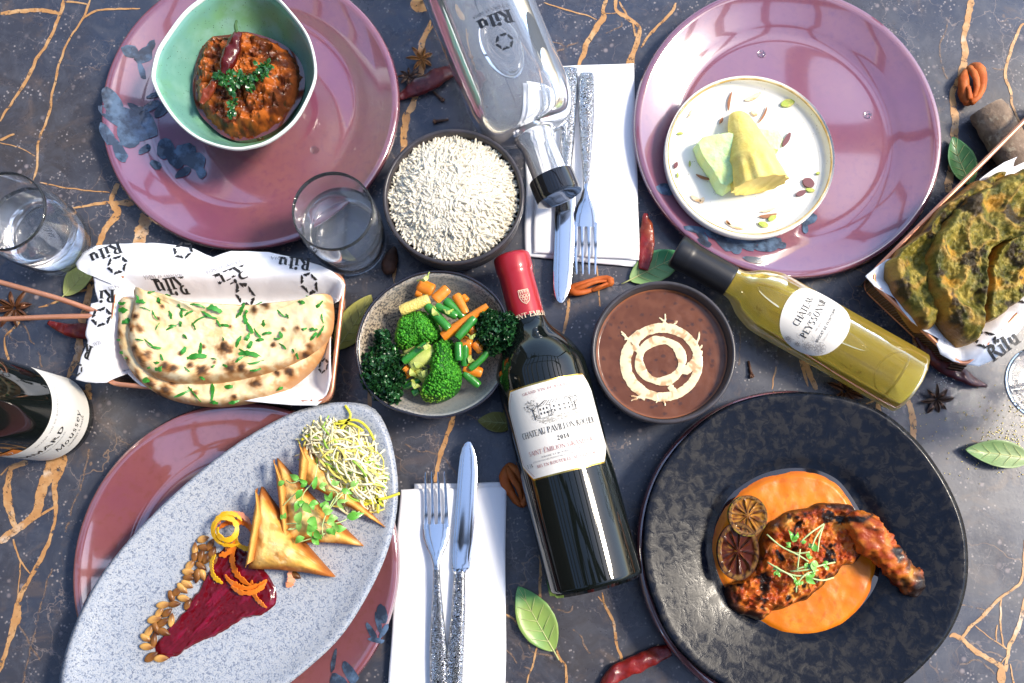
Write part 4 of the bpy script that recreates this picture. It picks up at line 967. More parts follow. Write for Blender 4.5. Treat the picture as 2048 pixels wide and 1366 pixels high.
lay(fit('Moussey', .040, .0085, thick=.11, thin=.07, serif=False, slant=.25), stx(-26, .030), 'lettering', M_ink, sl)
lay(fit('LAURENT & KAREN', .028, .0026, thick=.13, thin=.1, serif=False, track=.15), stx(-22, .0235), 'lettering', M_ink, sl)
lay(fit('APPELLATION POMMARD CONTROLEE', .050, .0016, thick=.13, thin=.1, serif=False), stx(-62, .0465), 'lettering', M_inkg, sl)
lay(fit('2017', .022, .0060, thick=.14, thin=.1, serif=False, track=.4), stx(-84, .085), 'lettering', mat('white_ink', (.85, .8, .75), .5), sb_)
# ------------------------------------------------------------------ curry in the green bowl
Z = Vector((0, 0, 1))
def food(name, rough=.35, coat=.3, sss=0, bump=None, spec=.3, coat_rough=.12):
    coat *= .45
    return mat(name, (.5, .5, .5), rough, attr=True, coat=coat, sss=sss, bump=bump, spec=spec, coat_rough=coat_rough)
M_curry = food('curry', .35, .25, bump=(260, .5, .0012))
M_oil = mat('dark_red_oil', (.10, .018, .006), .06, coat=1, spec=.8)
cz = .0425
cu = PP(zoomed([(150, 260), (220, 190), (330, 170), (430, 160), (560, 130), (650, 140), (800, 180), (950, 240), (1080, 330), (1170, 440), (1215, 580), (1215, 720), (1170, 860), (1100, 960), (1000, 1090), (880, 1180), (740, 1240), (600, 1270), (480, 1270), (340, 1210), (220, 1110), (120, 1000), (60, 860), (40, 700), (60, 520), (100, 380)], 380, 40, .183), cz)
cc = np.mean([(p.x, p.y) for p in cu], axis=0)
blob('oil_pool', [(cc + (np.array((p.x, p.y)) - cc) * 1.045) for p in cu], lambda x, y, t: cz - .0035 + .0006 * sst(0, .1, t), M_oil, None, 8, 90, zb=cz - .012)
oil = bpy.data.objects['oil_pool']; tag(oil, 'dark red oil pooled round the edge of the curry', 'oil')
def curry_z(x, y, t):
    return cz - .005 + .0115 * sst(0, .2, t) + .006 * sst(.1, .9, t) + .0120 * abs(fb(x, y, 0, 40, 3)) * sst(0, .25, t) + .0034 * fb(x, y, 3, 200, 3)
def curry_c(x, y, z, t):
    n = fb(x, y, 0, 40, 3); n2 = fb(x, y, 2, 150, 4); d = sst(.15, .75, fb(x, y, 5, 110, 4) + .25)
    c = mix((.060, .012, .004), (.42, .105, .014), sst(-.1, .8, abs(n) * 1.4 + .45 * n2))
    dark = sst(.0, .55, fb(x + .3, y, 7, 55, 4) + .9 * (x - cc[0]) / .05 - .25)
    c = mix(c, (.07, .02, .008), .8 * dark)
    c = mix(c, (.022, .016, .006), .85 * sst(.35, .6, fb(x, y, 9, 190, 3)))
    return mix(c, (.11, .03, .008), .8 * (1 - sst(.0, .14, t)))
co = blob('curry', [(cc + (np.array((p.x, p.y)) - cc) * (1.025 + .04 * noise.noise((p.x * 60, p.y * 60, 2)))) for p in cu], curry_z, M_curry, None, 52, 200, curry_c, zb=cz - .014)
tag(co, 'chunky orange brown curry heaped in the green bowl', 'curry')
M_chil = mat('dried_red_chilli', (.11, .012, .012), .3, coat=.2, noise2=[(70, .42, .62, (.05, .008, .012)), (26, .55, .72, (.22, .05, .02))], bump=[(120, .6, .0016), (36, .5, .003)])
def chilli(pts, rad, z, label, m=None, name='dried_chilli', flat=.6, stem=None, zs=None, group=None):
    q = cat([(*P(x, y, (zs[i] if zs else z)),) for i, (x, y) in enumerate(pts)], 30, closed=False)
    rr = np.interp(np.linspace(0, 1, 30), np.linspace(0, 1, len(rad)), rad) * MPP(*pts[0], z)
    t = thing(name, (q[0][0], q[0][1], min(q[:, 2])), label, 'chilli', group)
    # crumpled flat pod
    V, F = tube([tuple(p) for p in q], list(rr), 18, flat, 0)
    V = [(v[0] + .0011 * noise.noise((v[0] * 170, v[1] * 170, v[2] * 170)), v[1] + .0011 * noise.noise((v[0] * 170, v[1] * 170, 40 + v[2] * 170)), v[2] + .0032 * noise.noise((v[0] * 110, v[1] * 110, 80 + v[2] * 60)) + .0012 * noise.noise((v[0] * 330, v[1] * 330, v[2] * 90))) for v in V]
    mk('pod', V, F, m or M_chil, t, sharp=0)
    if stem:
        V, F = tube(cat([tuple(P(x, y, zz)) for x, y, zz in stem], 8, closed=False), [.0016] * 5 + [.0012] * 3, 8); mk('stem', V, F, M_stem, t, sharp=0)
    return t
M_stem = mat('green_stem', (.05, .11, .03), .5)
M_fchil = mat('fried_chilli', (.085, .006, .004), .2, coat=.1, bump=(60, .5, .0016), noise2=(60, .5, .7, (.06, .008, .004)))
chilli([(476, 66), (466, 92), (456, 120), (446, 148)], [9, 15, 17, 14, 6], .070, 'glossy dark red fried chilli lying across the curry', M_fchil, stem=[(474, 66, .072), (471, 52, .070), (473, 42, .068)], flat=.75)
chilli([(438, 148), (426, 172), (412, 192), (402, 206)], [4, 9, 11, 5], .062, 'shorter broken red chilli at the left of the curry', mat('orange_fried_chilli', (.20, .035, .010), .22, coat=.1, bump=(60, .5, .0016)), flat=.7)
def sprigs(name, spots, label, catg, m, mstem, r, n, zc, size, seed, group=None):
    """tangle of fine stems and small frilly leaves"""
    rn = random.Random(seed); t = thing(name, P(*spots[0], zc), label, catg, group); ms = MB(); ml = MB()
    for (x, y) in spots:
        c0 = P(x, y, zc)
        for _ in range(n):
            a = rn.random() * 6.283; l = r * (.4 + .8 * rn.random()); up = rn.uniform(-.1, .6)
            e = c0 + Vector((math.cos(a) * l, math.sin(a) * l, up * l)); mid = c0.lerp(e, .5) + Vector((rn.uniform(-1, 1), rn.uniform(-1, 1), rn.uniform(0, 1))) * l * .25
            V, F = tube(cat([tuple(c0 + Vector((rn.uniform(-1, 1), rn.uniform(-1, 1), 0)) * r * .4), tuple(mid), tuple(e)], 5, closed=False), .00035, 5); ms.add(V, F)
            for _ in range(3):
                p = mid.lerp(e, rn.random()); b_ = rn.random() * 6.283; s = size * (.6 + .8 * rn.random()); nrm = Vector((rn.uniform(-1, 1), rn.uniform(-1, 1), rn.uniform(.3, 1.5))).normalized()
                u = nrm.cross(Vector((math.cos(b_), math.sin(b_), .2))).normalized(); v = nrm.cross(u)
                V = [p - u * s * .5, p - u * s * .1 + v * s * .35, p + u * s * .15 + v * s * .3 + nrm * s * .2, p + u * s * .6 + nrm * s * .1, p + u * s * .2 - v * s * .35 + nrm * s * .15, p - u * s * .15 - v * s * .3, p + nrm * s * .18]
                ml.add(V, [(6, i, (i + 1) % 6) for i in range(6)])
    ms.build('stems', mstem, t, sharp=0); ml.build('leaves', m, t, sharp=0)
    return t
M_herb = mat('fried_green_herb', (.012, .075, .016), .3, coat=.3, noise2=(200, .45, .65, (.03, .15, .02)))
M_herbs = mat('herb_stem', (.05, .17, .02), .35)
sprigs('herb_garnish', [(440, 150), (452, 162), (470, 168), (486, 152), (500, 160), (512, 150), (522, 138), (536, 132), (500, 172), (466, 182), (468, 205), (462, 225), (478, 160), (530, 150), (462, 150)], 'dark green fried parsley tangle on top of the curry', 'herb', M_herb, M_herbs, .0062, 9, .068, .0042, 4)
# ------------------------------------------------------------------ rice
o, c, r = rbowl
rn = random.Random(2); mb = MB(); MR = .0555
M_rice = mat('white_rice', (.72, .67, .55), .5, sss=.1, noise2=(30, .4, .7, (.74, .67, .52)), spec=.3)
R0 = r * .865
def rice_z(x, y):
    q = math.hypot(x - c.x, y - c.y) / R0
    return .0490 + .0185 * (1 - q ** 2.2) + .003 * noise.noise((x * 60, y * 60, 1))
n_ = 3900
for i in range(n_):
    q = math.sqrt(rn.random()) * .985; a = rn.random() * 6.283; x, y = c.x + R0 * q * math.cos(a), c.y + R0 * q * math.sin(a)
    L_ = rn.uniform(.0100, .0160); th = rn.random() * math.pi; pit = rn.gauss(0, .22) if q < .93 else abs(rn.gauss(.35, .3)); cur = rn.uniform(.0004, .0016)
    dxy = Vector((math.cos(th) * math.cos(pit), math.sin(th) * math.cos(pit), math.sin(pit))); sd = Vector((-math.sin(th), math.cos(th), 0))
    if q >= .93 and dxy.xy.dot(Vector((math.cos(a), math.sin(a)))) < 0: dxy.z = -abs(dxy.z)
    p0 = Vector((x, y, rice_z(x, y) + rn.uniform(-.0015, .0012)))
    pts = [p0 + dxy * (t * L_ / 2) + sd * (cur * (1 - t * t)) for t in (-1, -.8, -.3, .3, .8, 1)]
    w_ = rn.uniform(.0010, .0014)
    V, F = tube(pts, [w_ * .35, w_ * .8, w_, w_, w_ * .8, w_ * .35], 6); g = rn.uniform(.93, 1.03)
    mb.add(V, F)
V, F = lathe([(R0 * f, .0490 + .0185 * (1 - f ** 2.2) - .0012) for f in (1.02, .9, .75, .6, .45, .3, .15)] + [(0, .0663)], (c.x, c.y, 0), 60); mb.add(V, F)
ro = mb.build('rice', M_rice, None, sharp=0); tag(ro, 'heap of long grain white rice in the dark bowl', 'rice', kind='stuff')
# ------------------------------------------------------------------ dal
o, c, r = dbowl; dlz = .0415
M_dal = food('dal', .2, .5, bump=(300, .2, .0004), coat_rough=.15)
rp = random.Random(8); specks = [(c.x + (rp.random() - .5) * .12, c.y + (rp.random() - .5) * .12, .0008 + .0012 * rp.random()) for _ in range(170)]
sg = {}
for s in specks: sg.setdefault((int(s[0] // .006), int(s[1] // .006)), []).append(s)
def dal_c(x, y, z, t):
    cl = mix((.120, .040, .019), (.155, .055, .027), sst(-.4, .5, fb(x, y, 1, 70, 3)))
    gx, gy = int(x // .006), int(y // .006)
    for i in (-1, 0, 1):
        for j in (-1, 0, 1):
            for s in sg.get((gx + i, gy + j), ()):
                d = math.hypot((x - s[0]), (y - s[1]) * 1.3)
                if d < s[2] * 1.3: cl = mix(cl, (.05, .025, .022), .75 * (1 - sst(s[2] * .7, s[2] * 1.3, d)))
    return mix(cl, (.30, .10, .03), .8 * (1 - sst(.0, .035, t)))
ri = r * .908
do = blob('dal', [(c.x + ri * math.cos(a / 12 * 3.14159), c.y + ri * math.sin(a / 12 * 3.14159)) for a in range(24)], lambda x, y, t: dlz + .0012 * (1 - sst(0, .04, t)) + .0002 * fb(x, y, 1, 90, 3), M_dal, None, 70, 190, dal_c, zb=dlz - .012)
tag(do, 'brown lentil dal filling the dark round bowl', 'dal')
M_creamy = food('cream', .3, .3)
def cream_c(x, y): return mix((.80, .66, .40), (.48, .26, .12), .85 * sst(.05, .5, fb(x, y, 3, 140, 4)))
cmb = MB()
def cream(pts, ws, seed, edge=2.0):
    N = max(16, len(pts) * 12); q = cat([(p[0], p[1], w_) for p, w_ in zip(pts, ws)], N, closed=False); rings = []
    V = []; F = []; C = []
    for i, (x, y, w_) in enumerate(q):
        t = q[min(i + 1, N - 1)][:2] - q[max(i - 1, 0)][:2]; t = t / np.linalg.norm(t); nn = np.array((-t[1], t[0]))
        e0 = w_ / 2 + edge * 1.6 * fb(i * .10, seed, 0, 1, 3); e1 = w_ / 2 + edge * 1.6 * fb(i * .10, seed + 9, 0, 1, 3)
        for f in (-1, -.8, -.3, .3, .8, 1):
            e = (e0 if f > 0 else e1) * f; p = P(x + nn[0] * e, y + nn[1] * e, dlz); V.append((p.x, p.y, dlz + .0006 + .0003 * (1 - f ** 4) + .00003 * (seed % 5))); C.append(cream_c(p.x, p.y))
    for i in range(N - 1):
        for k in range(5): F.append((i * 6 + k, i * 6 + k + 1, (i + 1) * 6 + k + 1, (i + 1) * 6 + k))
    F = [f[::-1] for f in F] 
    cmb.add(V, F, C)
def arc(cx, cy, rx, ry, a0, a1, n=16): return [(cx + rx * math.cos(math.radians(a0 + (a1 - a0) * i / n)), cy + ry * math.sin(math.radians(a0 + (a1 - a0) * i / n))) for i in range(n + 1)]
cream(arc(1324, 725, 73, 69, -10, 350, 26), [17] * 4 + [18] * 6 + [22] * 8 + [19] * 5 + [17] * 4, 1, 1.0)
cream(arc(1321, 722, 43, 41, 20, 380, 20), [13, 16, 19, 20, 16] * 4 + [13], 2, .7)
cream([(1362, 742), (1376, 738), (1390, 724), (1397, 700)], [14, 20, 20, 14], 3, 3)
cream([(1268, 690), (1276, 700), (1288, 708)], [12, 14, 12], 4, 2)
cream([(1338, 772), (1346, 780), (1352, 786)], [10, 12, 10], 7, 2)
for k, (a, b2) in enumerate((((1243, 668), (1266, 692)), ((1242, 663), (1252, 680)), ((1330, 628), (1324, 652)), ((1318, 636), (1332, 650)), ((1398, 664), (1390, 690)), ((1404, 690), (1388, 706)), ((1262, 802), (1282, 790)), ((1330, 812), (1318, 790)), ((1312, 806), (1312, 790)), ((1392, 758), (1378, 764)), ((1296, 668), (1300, 660)), ((1345, 650), (1352, 642)), ((1262, 792), (1290, 798)))):
    cream([a, ((a[0] + b2[0]) / 2 + 3, (a[1] + b2[1]) / 2), b2], [2.5, 4, 7], 11 + k, .8)
tag(cmb.build('cream_swirl', M_creamy, None, sharp=0), 'pale cream swirled in two rings on the brown dal', 'cream')
# ------------------------------------------------------------------ vegetables
zv = lambda x, y: P(690 + x * .2635, 500 + y * .2635, 0)
def ZP(x, y, z): return P(690 + x * .2635, 500 + y * .2635, z)
M_broc = food('broccoli', .5, .1, bump=(700, .4, .0006)); rn = random.Random(21)
def broccoli(outline, zc, h, stem_pts, label, yel_dir):
    out = [ZP(x, y, zc) for x, y in outline]; ce = np.mean([(p.x, p.y) for p in out], axis=0)
    t = thing('broccoli_floret', (ce[0], ce[1], zc - .01), label, 'broccoli', 'broccoli florets')
    f = outfn(out, ce); zz = lambda x, y, tt: zc - .008 + h * math.sqrt(max(0, 1 - (1 - tt) ** 2.2)) + .0055 * noise.noise((x * 75, y * 75, 3))
    blob('head', out, zz, M_broc, t, 14, 60, lambda x, y, z, tt: (.015, .10, .008), c=ce, zb=zc - .012)
    mb = MB()
    for i in range(950):
        a = rn.random() * 6.283; q = math.sqrt(rn.random()); rr = f(a) * q; x, y = ce[0] + rr * math.cos(a), ce[1] + rr * math.sin(a); z = zz(x, y, 1 - q)
        s = rn.uniform(.0006, .0014); g = rn.random(); k = rn.uniform(.7, 1.25)
        yel = sst(.75, 1.0, q) * sst(-.3, .8, math.cos(a - yel_dir))  # outer buds turn yellower towards one side
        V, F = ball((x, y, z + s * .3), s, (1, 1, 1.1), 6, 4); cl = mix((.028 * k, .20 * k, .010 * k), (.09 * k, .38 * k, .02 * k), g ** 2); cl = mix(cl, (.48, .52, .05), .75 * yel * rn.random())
        mb.add(V, F, [cl] * len(V))
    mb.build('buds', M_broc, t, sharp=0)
    if stem_pts:
        for sp, rad in stem_pts:
            V, F = tube(cat([tuple(ZP(x, y, z)) for x, y, z in sp], 8, closed=False), [r_ * .2635 * .00042 for r_ in np.linspace(rad[0], rad[1], 8)], 10)
            mk('stalk', V, F, M_broc, t, col=[mix((.42, .50, .10), (.60, .62, .20), rn.random()) for _ in V], sharp=0)
    return t
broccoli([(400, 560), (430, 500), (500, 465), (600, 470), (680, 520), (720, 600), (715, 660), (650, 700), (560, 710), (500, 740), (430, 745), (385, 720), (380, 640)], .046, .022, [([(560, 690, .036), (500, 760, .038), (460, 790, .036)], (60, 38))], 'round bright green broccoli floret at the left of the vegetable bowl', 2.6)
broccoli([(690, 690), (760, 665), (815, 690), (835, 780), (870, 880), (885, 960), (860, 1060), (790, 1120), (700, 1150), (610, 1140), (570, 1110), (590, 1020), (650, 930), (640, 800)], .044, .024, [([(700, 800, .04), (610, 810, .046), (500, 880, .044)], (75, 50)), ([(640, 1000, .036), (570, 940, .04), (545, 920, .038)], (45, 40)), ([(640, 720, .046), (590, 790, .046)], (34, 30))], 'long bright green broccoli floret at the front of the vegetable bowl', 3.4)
def kale(spots, label, seed, zc):
    rn = random.Random(seed); c0 = ZP(*spots[0][:2], zc); t = thing('fried_kale', (c0.x, c0.y, zc - .01), label, 'kale', 'fried kale clumps'); mb = MB()
    for (x, y, rad) in spots:
        for _ in range(int(rad * 1.5)):
            a = rn.random() * 6.283; q = math.sqrt(rn.random()); p = ZP(x + rad * q * math.cos(a), y + rad * q * math.sin(a), zc + .016 * (1 - q * q) * rn.uniform(.3, 1.0) - .003)
            s = rn.uniform(.0016, .0036); nrm = Vector((rn.uniform(-1, 1), rn.uniform(-1, 1), rn.uniform(-.1, 1.2))).normalized(); b_ = rn.random() * 6.28
            u = nrm.cross(Vector((math.cos(b_), math.sin(b_), .3))).normalized(); v = nrm.cross(u); V = []
            for i in range(9):
                th = i / 8 * 4.4; rr = s * (1 + .35 * math.sin(i * 2.3)); V.append(p + u * (rr * math.cos(th)) + v * (rr * math.sin(th)) + nrm * (s * .55 * math.sin(i * 2.1 + b_)))
            V.append(p - nrm * s * .3); k = rn.uniform(.4, 1.5); cl = mix((.010, .050, .016), (.03, .12, .03), rn.random() ** 2); cl = tuple(k * e for e in cl)
            mb.add(V, [(9, i, i + 1) for i in range(8)], [cl] * 10)
    mb.build('leaves', M_kale, t, sharp=0)
    sp = spots[-1]
    V, F = tube(cat([tuple(ZP(spots[0][0], spots[0][1], zc)), tuple(ZP((spots[0][0] + sp[0]) / 2, (spots[0][1] + sp[1]) / 2 + 10, zc + .004)), tuple(ZP(sp[0], sp[1], zc + .002))], 8, closed=False), .0013, 7); mk('stalk', V, F, M_herbs, t, sharp=0)
    return t
M_kale = food('fried_kale', .3, .4)
kale([(270, 930, 150), (230, 860, 110), (330, 850, 100), (300, 1040, 110), (210, 980, 90), (380, 960, 80), (290, 720, 60), (290, 660, 50), (350, 1090, 70)], 'dark crinkled fried kale clump hanging at the left of the vegetable bowl', 31, .046)
kale([(1150, 600, 130), (1080, 580, 90), (1220, 620, 100), (1250, 540, 70), (1130, 690, 100), (1240, 680, 70), (1080, 500, 50), (1050, 640, 50)], 'dark crinkled fried kale clump over the rim beside the red wine bottle', 32, .050)
M_bean = mat('green_bean', (.025, .20, .022), .28, coat=.4, noise2=(90, .4, .7, (.05, .28, .03)), bump=(120, .15, .0006))
M_carrot = mat('cooked_carrot', (.72, .20, .012), .35, coat=.25, noise2=(60, .4, .7, (.80, .30, .02)), bump=(160, .2, .0006), sss=.1)
M_corn = mat('baby_corn', (.80, .60, .16), .35, coat=.25, bump=(700, .6, .0012, 'cell'))
def stick(name, catg, m, a, b_, r, za, zb_, label, group, taper=1.0, flat=1.0, n=10, bend=0, jit=.06):
    A, B = ZP(*a, za), ZP(*b_, zb_); mid = A.lerp(B, .5) + Vector((-(B - A).y, (B - A).x, 0)) * bend; rr = r * .2635 * .000425
    q = cat([tuple(A), tuple(mid), tuple(B)], 11, closed=False); rad = [rr * (1 + (taper - 1) * i / 10) for i in range(11)]
    rad[0] *= .82; rad[-1] *= .82
    V, F = tube(q, rad, n, flat, jit); o = mk(name, V, F, m, None, sharp=50); return tag(o, label, catg, group)
g = 'cut green beans in the vegetable bowl'
B_ = lambda *a, **k: stick('green_bean', 'bean', M_bean, *a, group=g, **k)
B_((620, 420), (790, 600), 34, .055, .055, label='longest green bean running between the broccoli and the carrots'); B_((690, 420), (850, 505), 32, .053, .051, label='green bean just above the longest bean, below the carrots'); B_((760, 380), (905, 515), 36, .050, .047, label='green bean under the upright orange carrot stick')
B_((985, 515), (850, 670), 33, .056, .057, label='green bean lying across the long pointed carrot'); B_((862, 700), (866, 840), 33, .053, .052, label='short upright green bean right of the long broccoli'); B_((915, 720), (905, 880), 30, .050, .046, label='second short green bean right of the long broccoli'); B_((1100, 750), (945, 905), 27, .046, .047, bend=.05, label='dark green bean below the right kale clump')
B_((900, 930), (1020, 1030), 32, .042, .039, label='green bean lying lowest at the right of the bowl'); B_((440, 850), (620, 710), 32, .049, .050, label='green bean between the two broccoli florets'); B_((370, 720), (380, 830), 30, .041, .040, label='green bean at the far left beside the kale'); B_((440, 1040), (570, 980), 30, .038, .038, label='green bean at the bottom between kale and broccoli'); B_((510, 1090), (560, 1060), 30, .036, .036, label='short green bean end at the very bottom of the bowl')
g = 'carrot pieces in the vegetable bowl'
K_ = lambda *a, **k: stick('carrot_piece', 'carrot', M_carrot, *a, group=g, **{'n': 8, **k})
K_((560, 260), (670, 310), 52, .047, .049, flat=.6, label='topmost broad carrot piece in the vegetable bowl'); K_((780, 290), (680, 380), 42, .052, .053, flat=.7, label='carrot piece leaning right of the baby corn'); K_((840, 340), (920, 480), 40, .050, .051, flat=.7, taper=.7, label='upright carrot stick above the long pointed carrot'); K_((890, 350), (925, 390), 30, .045, .046, label='small carrot end behind the upright carrot stick')
K_((740, 660), (1080, 420), 44, .050, .055, flat=.8, taper=.55, label='longest carrot, pointed, reaching towards the kale'); K_((880, 690), (960, 720), 46, .050, .049, flat=.7, label='carrot chunk below the crossing green bean'); K_((980, 700), (1040, 770), 36, .047, .045, flat=.8, label='carrot chunk right of the bean pair'); K_((900, 890), (1040, 935), 42, .043, .041, flat=.8, label='lowest carrot piece at the right of the bowl'); K_((450, 900), (500, 950), 46, .042, .043, label='carrot chunk at the bottom left beside the kale'); K_((930, 760), (960, 760), 40, .044, .044, label='carrot piece under the bean pair'); K_((950, 580), (980, 640), 36, .047, .045, label='carrot piece under the crossing bean at its right'); K_((540, 320), (590, 340), 36, .044, .044, label='carrot piece at the far top left of the bowl')
stick('baby_corn', 'baby corn', M_corn, (640, 370), (420, 460), 44, .055, .053, 'pale yellow baby corn above the left broccoli floret', None, flat=.8, n=12)
M_cab = mat('pale_cabbage', (.42, .52, .10), .35, coat=.3, noise2=(60, .4, .7, (.66, .64, .28)))
rn = random.Random(77)
for i, (x, y, L_, wv, an) in enumerate(((560, 860, 130, 44, 40), (590, 930, 120, 46, -20), (520, 930, 90, 40, 70), (540, 1020, 90, 40, 35), (960, 830, 60, 40, 50), (480, 790, 110, 36, -20), (600, 730, 90, 34, -25), (600, 210, 110, 30, -35), (690, 470, 90, 40, 60), (960, 650, 60, 30, 0), (780, 460, 80, 26, 5))):
    ca, sa = math.cos(math.radians(an)), math.sin(math.radians(an)); pts = []
    zz = .047 if i < 6 else .058
    for k in range(7):
        f = k / 6 - .5; pts.append(tuple(ZP(x + L_ * f * ca - 14 * math.cos(f * 5) * sa, y + L_ * f * sa + 14 * math.cos(f * 5) * ca, zz + .004 * math.cos(f * 6))))
    V, F = ribbon(cat(pts, 14, closed=False), [wv * .0001 * (.4 + .8 * math.sin(math.pi * (j + .5) / 14)) for j in range(14)], .0009, upf=lambda t: (math.sin(t * 5) * .8, math.cos(t * 4) * .6, 1))
    tag(mk('cabbage_shred', V, F, M_cab, None, sharp=40), 'pale green leaf shred tucked among the vegetables in the bowl', 'leaf shred', 'leaf shreds in the vegetable bowl')
# ------------------------------------------------------------------ kulfi dessert
M_kulfi = food('kulfi', .6, 0, sss=.2, bump=[(300, .6, .0014), (90, .4, .002)])
def EP(x, y, z): return P(1320 + x * .249, 140 + y * .249, z)
kt, kb = EP(622, 300, .032), EP(800, 930, .043)
axis = (kb - kt); KL = axis.length; axis.normalize(); KS = axis.cross(Z); V = []; F = []; C = []; nA = 60; ns = 34
for i in range(ns + 1):
    s = i / ns
    rr = np.interp(s, [0, .015, .05, .12, .22, .25, .62, .645, .67, 1], [.0015, .0042, .0070, .0098, .0122, .0128, .0200, .0210, .0206, .0265])
    for k in range(nA):
        a = 2 * math.pi * k / nA; flu = (1 - .13 * abs(math.cos(a * 6)) * sst(.66, .74, s))
        r2 = rr * flu * (1 + .012 * noise.noise((math.cos(a) * 3, math.sin(a) * 3, s * 9)))
        cz_ = .0195 + rr * .92
        p = kt + axis * (s * KL) + KS * (r2 * math.cos(a)); z = cz_ + r2 * math.sin(a)
        z = max(z, .0198)
        V.append((p.x, p.y, z)); C.append(mix((.95, .78, .26), (.92, .68, .14), .5 + .5 * noise.noise((s * 8, math.cos(a) * 2, math.sin(a) * 2))))
for i in range(ns):
    for k in range(nA): F.append((i * nA + k, (i + 1) * nA + k, (i + 1) * nA + (k + 1) % nA, i * nA + (k + 1) % nA))
V.append(tuple(kt + Z * (-.0125))); C.append((.86, .64, .2)); F += [(len(V) - 1, k, (k + 1) % nA) for k in range(nA)]
F.append(tuple(ns * nA + k for k in range(nA)))
tag(mk('kulfi_cone', V, F, M_kulfi, None, col=C, sharp=0), 'yellow fluted ice cream cone lying on the white dessert plate', 'ice cream')
def slabk(q, h, label, lean=0):
    out = [EP(x, y, .03) for x, y in q]; ce = np.mean([(p.x, p.y) for p in out], axis=0)
    o = blob('kulfi_slice', rs([(p.x, p.y) for p in out], 60), lambda x, y, t: .0198 + h * (1 - (1 - min(1, t / .12)) ** 3) * (1 + lean * ((x - ce[0]) / .03)) + .0007 * fb(x, y, 1, 120, 3), M_kulfi, None, 22, 110, lambda x, y, z, t: mix((.62, .86, .44), (.72, .87, .34), sst(-.4, .6, fb(x, y, 2, 90, 3))), zb=.0195, c=ce)
    return tag(o, label, 'ice cream')
slabk([(280, 600), (330, 545), (540, 520), (640, 560), (640, 900), (520, 985), (470, 960), (400, 830), (320, 710)], .020, 'pale green ice cream slice left of the yellow cone', .25)
slabk([(780, 450), (960, 470), (1000, 540), (960, 640), (860, 620)], .008, 'pale green ice cream slice behind the right of the yellow cone')
M_alm = mat('almond_sliver', (.78, .62, .42), .5, noise2=(150, .45, .6, (.60, .36, .16)))
M_almb = mat('almond_skin', (.30, .12, .05), .5)
M_pist = mat('pistachio', (.36, .46, .06), .4, coat=.2, noise2=(250, .45, .6, (.55, .50, .14)))
M_pistb = mat('pistachio_skin', (.16, .05, .06), .45)
def sliver(x, y, L_, wv, an, m, nm, lab, bend=.25, th=.0009):
    ca, sa = math.cos(math.radians(an)), math.sin(math.radians(an)); pts = []
    for k in range(7):
        f = k / 6 - .5; b_ = bend * L_ * (.25 - f * f); pts.append(tuple(EP(x + L_ * f * ca - b_ * sa, y + L_ * f * sa + b_ * ca, .0212)))
    V, F = ribbon(cat(pts, 12, closed=False), [max(.0005, wv * .000105 * math.sin(math.pi * (j + .6) / 12.4) ** .7) for j in range(12)], th)
    return tag(mk(nm, V, F, m, None, sharp=60), lab, 'nut', 'nut pieces scattered on the dessert plate')
for a in ((565, 250, 150, 24, 100, M_almb, 'curved brown almond sliver above the tip of the yellow cone'), (745, 212, 140, 44, -25, M_alm, 'pale oval almond flake at the top of the dessert plate'), (825, 360, 150, 18, -62, M_almb, 'thin arching almond sliver right of the cone tip'), (490, 405, 50, 28, -60, M_almb, 'small almond chip left of the cone tip'), (352, 858, 130, 24, 18, M_almb, 'brown almond sliver below left of the green ice cream'), (290, 1030, 90, 36, 30, M_alm, 'pale almond pieces at the lower left of the dessert plate'), (335, 1045, 50, 36, -50, M_alm, 'small pale almond chip at the lower left of the dessert plate'), (868, 1165, 140, 34, -8, M_almb, 'brown almond sliver at the bottom of the dessert plate'), (870, 1120, 120, 24, -15, M_alm, 'pale almond sliver touching the brown one at the bottom'), (600, 1250, 150, 20, 22, M_alm, 'long pale almond sliver at the bottom edge of the plate'), (550, 1225, 50, 20, 50, M_almb, 'tiny brown almond chip at the bottom edge of the plate'), (240, 350, 70, 14, -65, M_alm, 'thin almond sliver at the left of the dessert plate'), (760, 345, 60, 34, 40, M_alm, 'pale almond chip right beside the cone tip')):
    sliver(*a[:6], 'almond_sliver', a[6])
for a in ((1025, 265, 110, 70, -15, M_pist, 'green pistachio half at the upper right of the dessert plate'), (830, 1240, 80, 46, 20, M_pist, 'pistachio chip at the bottom of the dessert plate'), (900, 1190, 70, 44, -30, M_pist, 'pistachio chip beside the brown almond sliver'), (1015, 560, 120, 44, -62, M_pistb, 'dark purple pistachio piece right of the cone'), (1192, 905, 96, 84, 30, M_pistb, 'round brown pistachio slice at the right of the plate'), (1130, 990, 80, 46, -20, M_pistb, 'brown pistachio chip below the round slice'), (1205, 965, 70, 34, 10, M_pist, 'pale pistachio chip beside the round slice'), (128, 765, 48, 34, 110, M_pistb, 'tiny dark pistachio chip at the left rim'), (160, 510, 48, 20, 0, M_pist, 'tiny green pistachio chip at the left rim'), (1268, 830, 30, 24, 0, M_pist, 'tiny pale pistachio crumb at the right of the plate'), (240, 752, 44, 16, 85, M_pist, 'tiny yellow green crumb left of the green ice cream'), (142, 845, 36, 16, 80, M_pist, 'tiny yellow green crumb lowest at the left rim')):
    sliver(*a[:6], 'pistachio_piece', a[6], bend=.06, th=.0022)
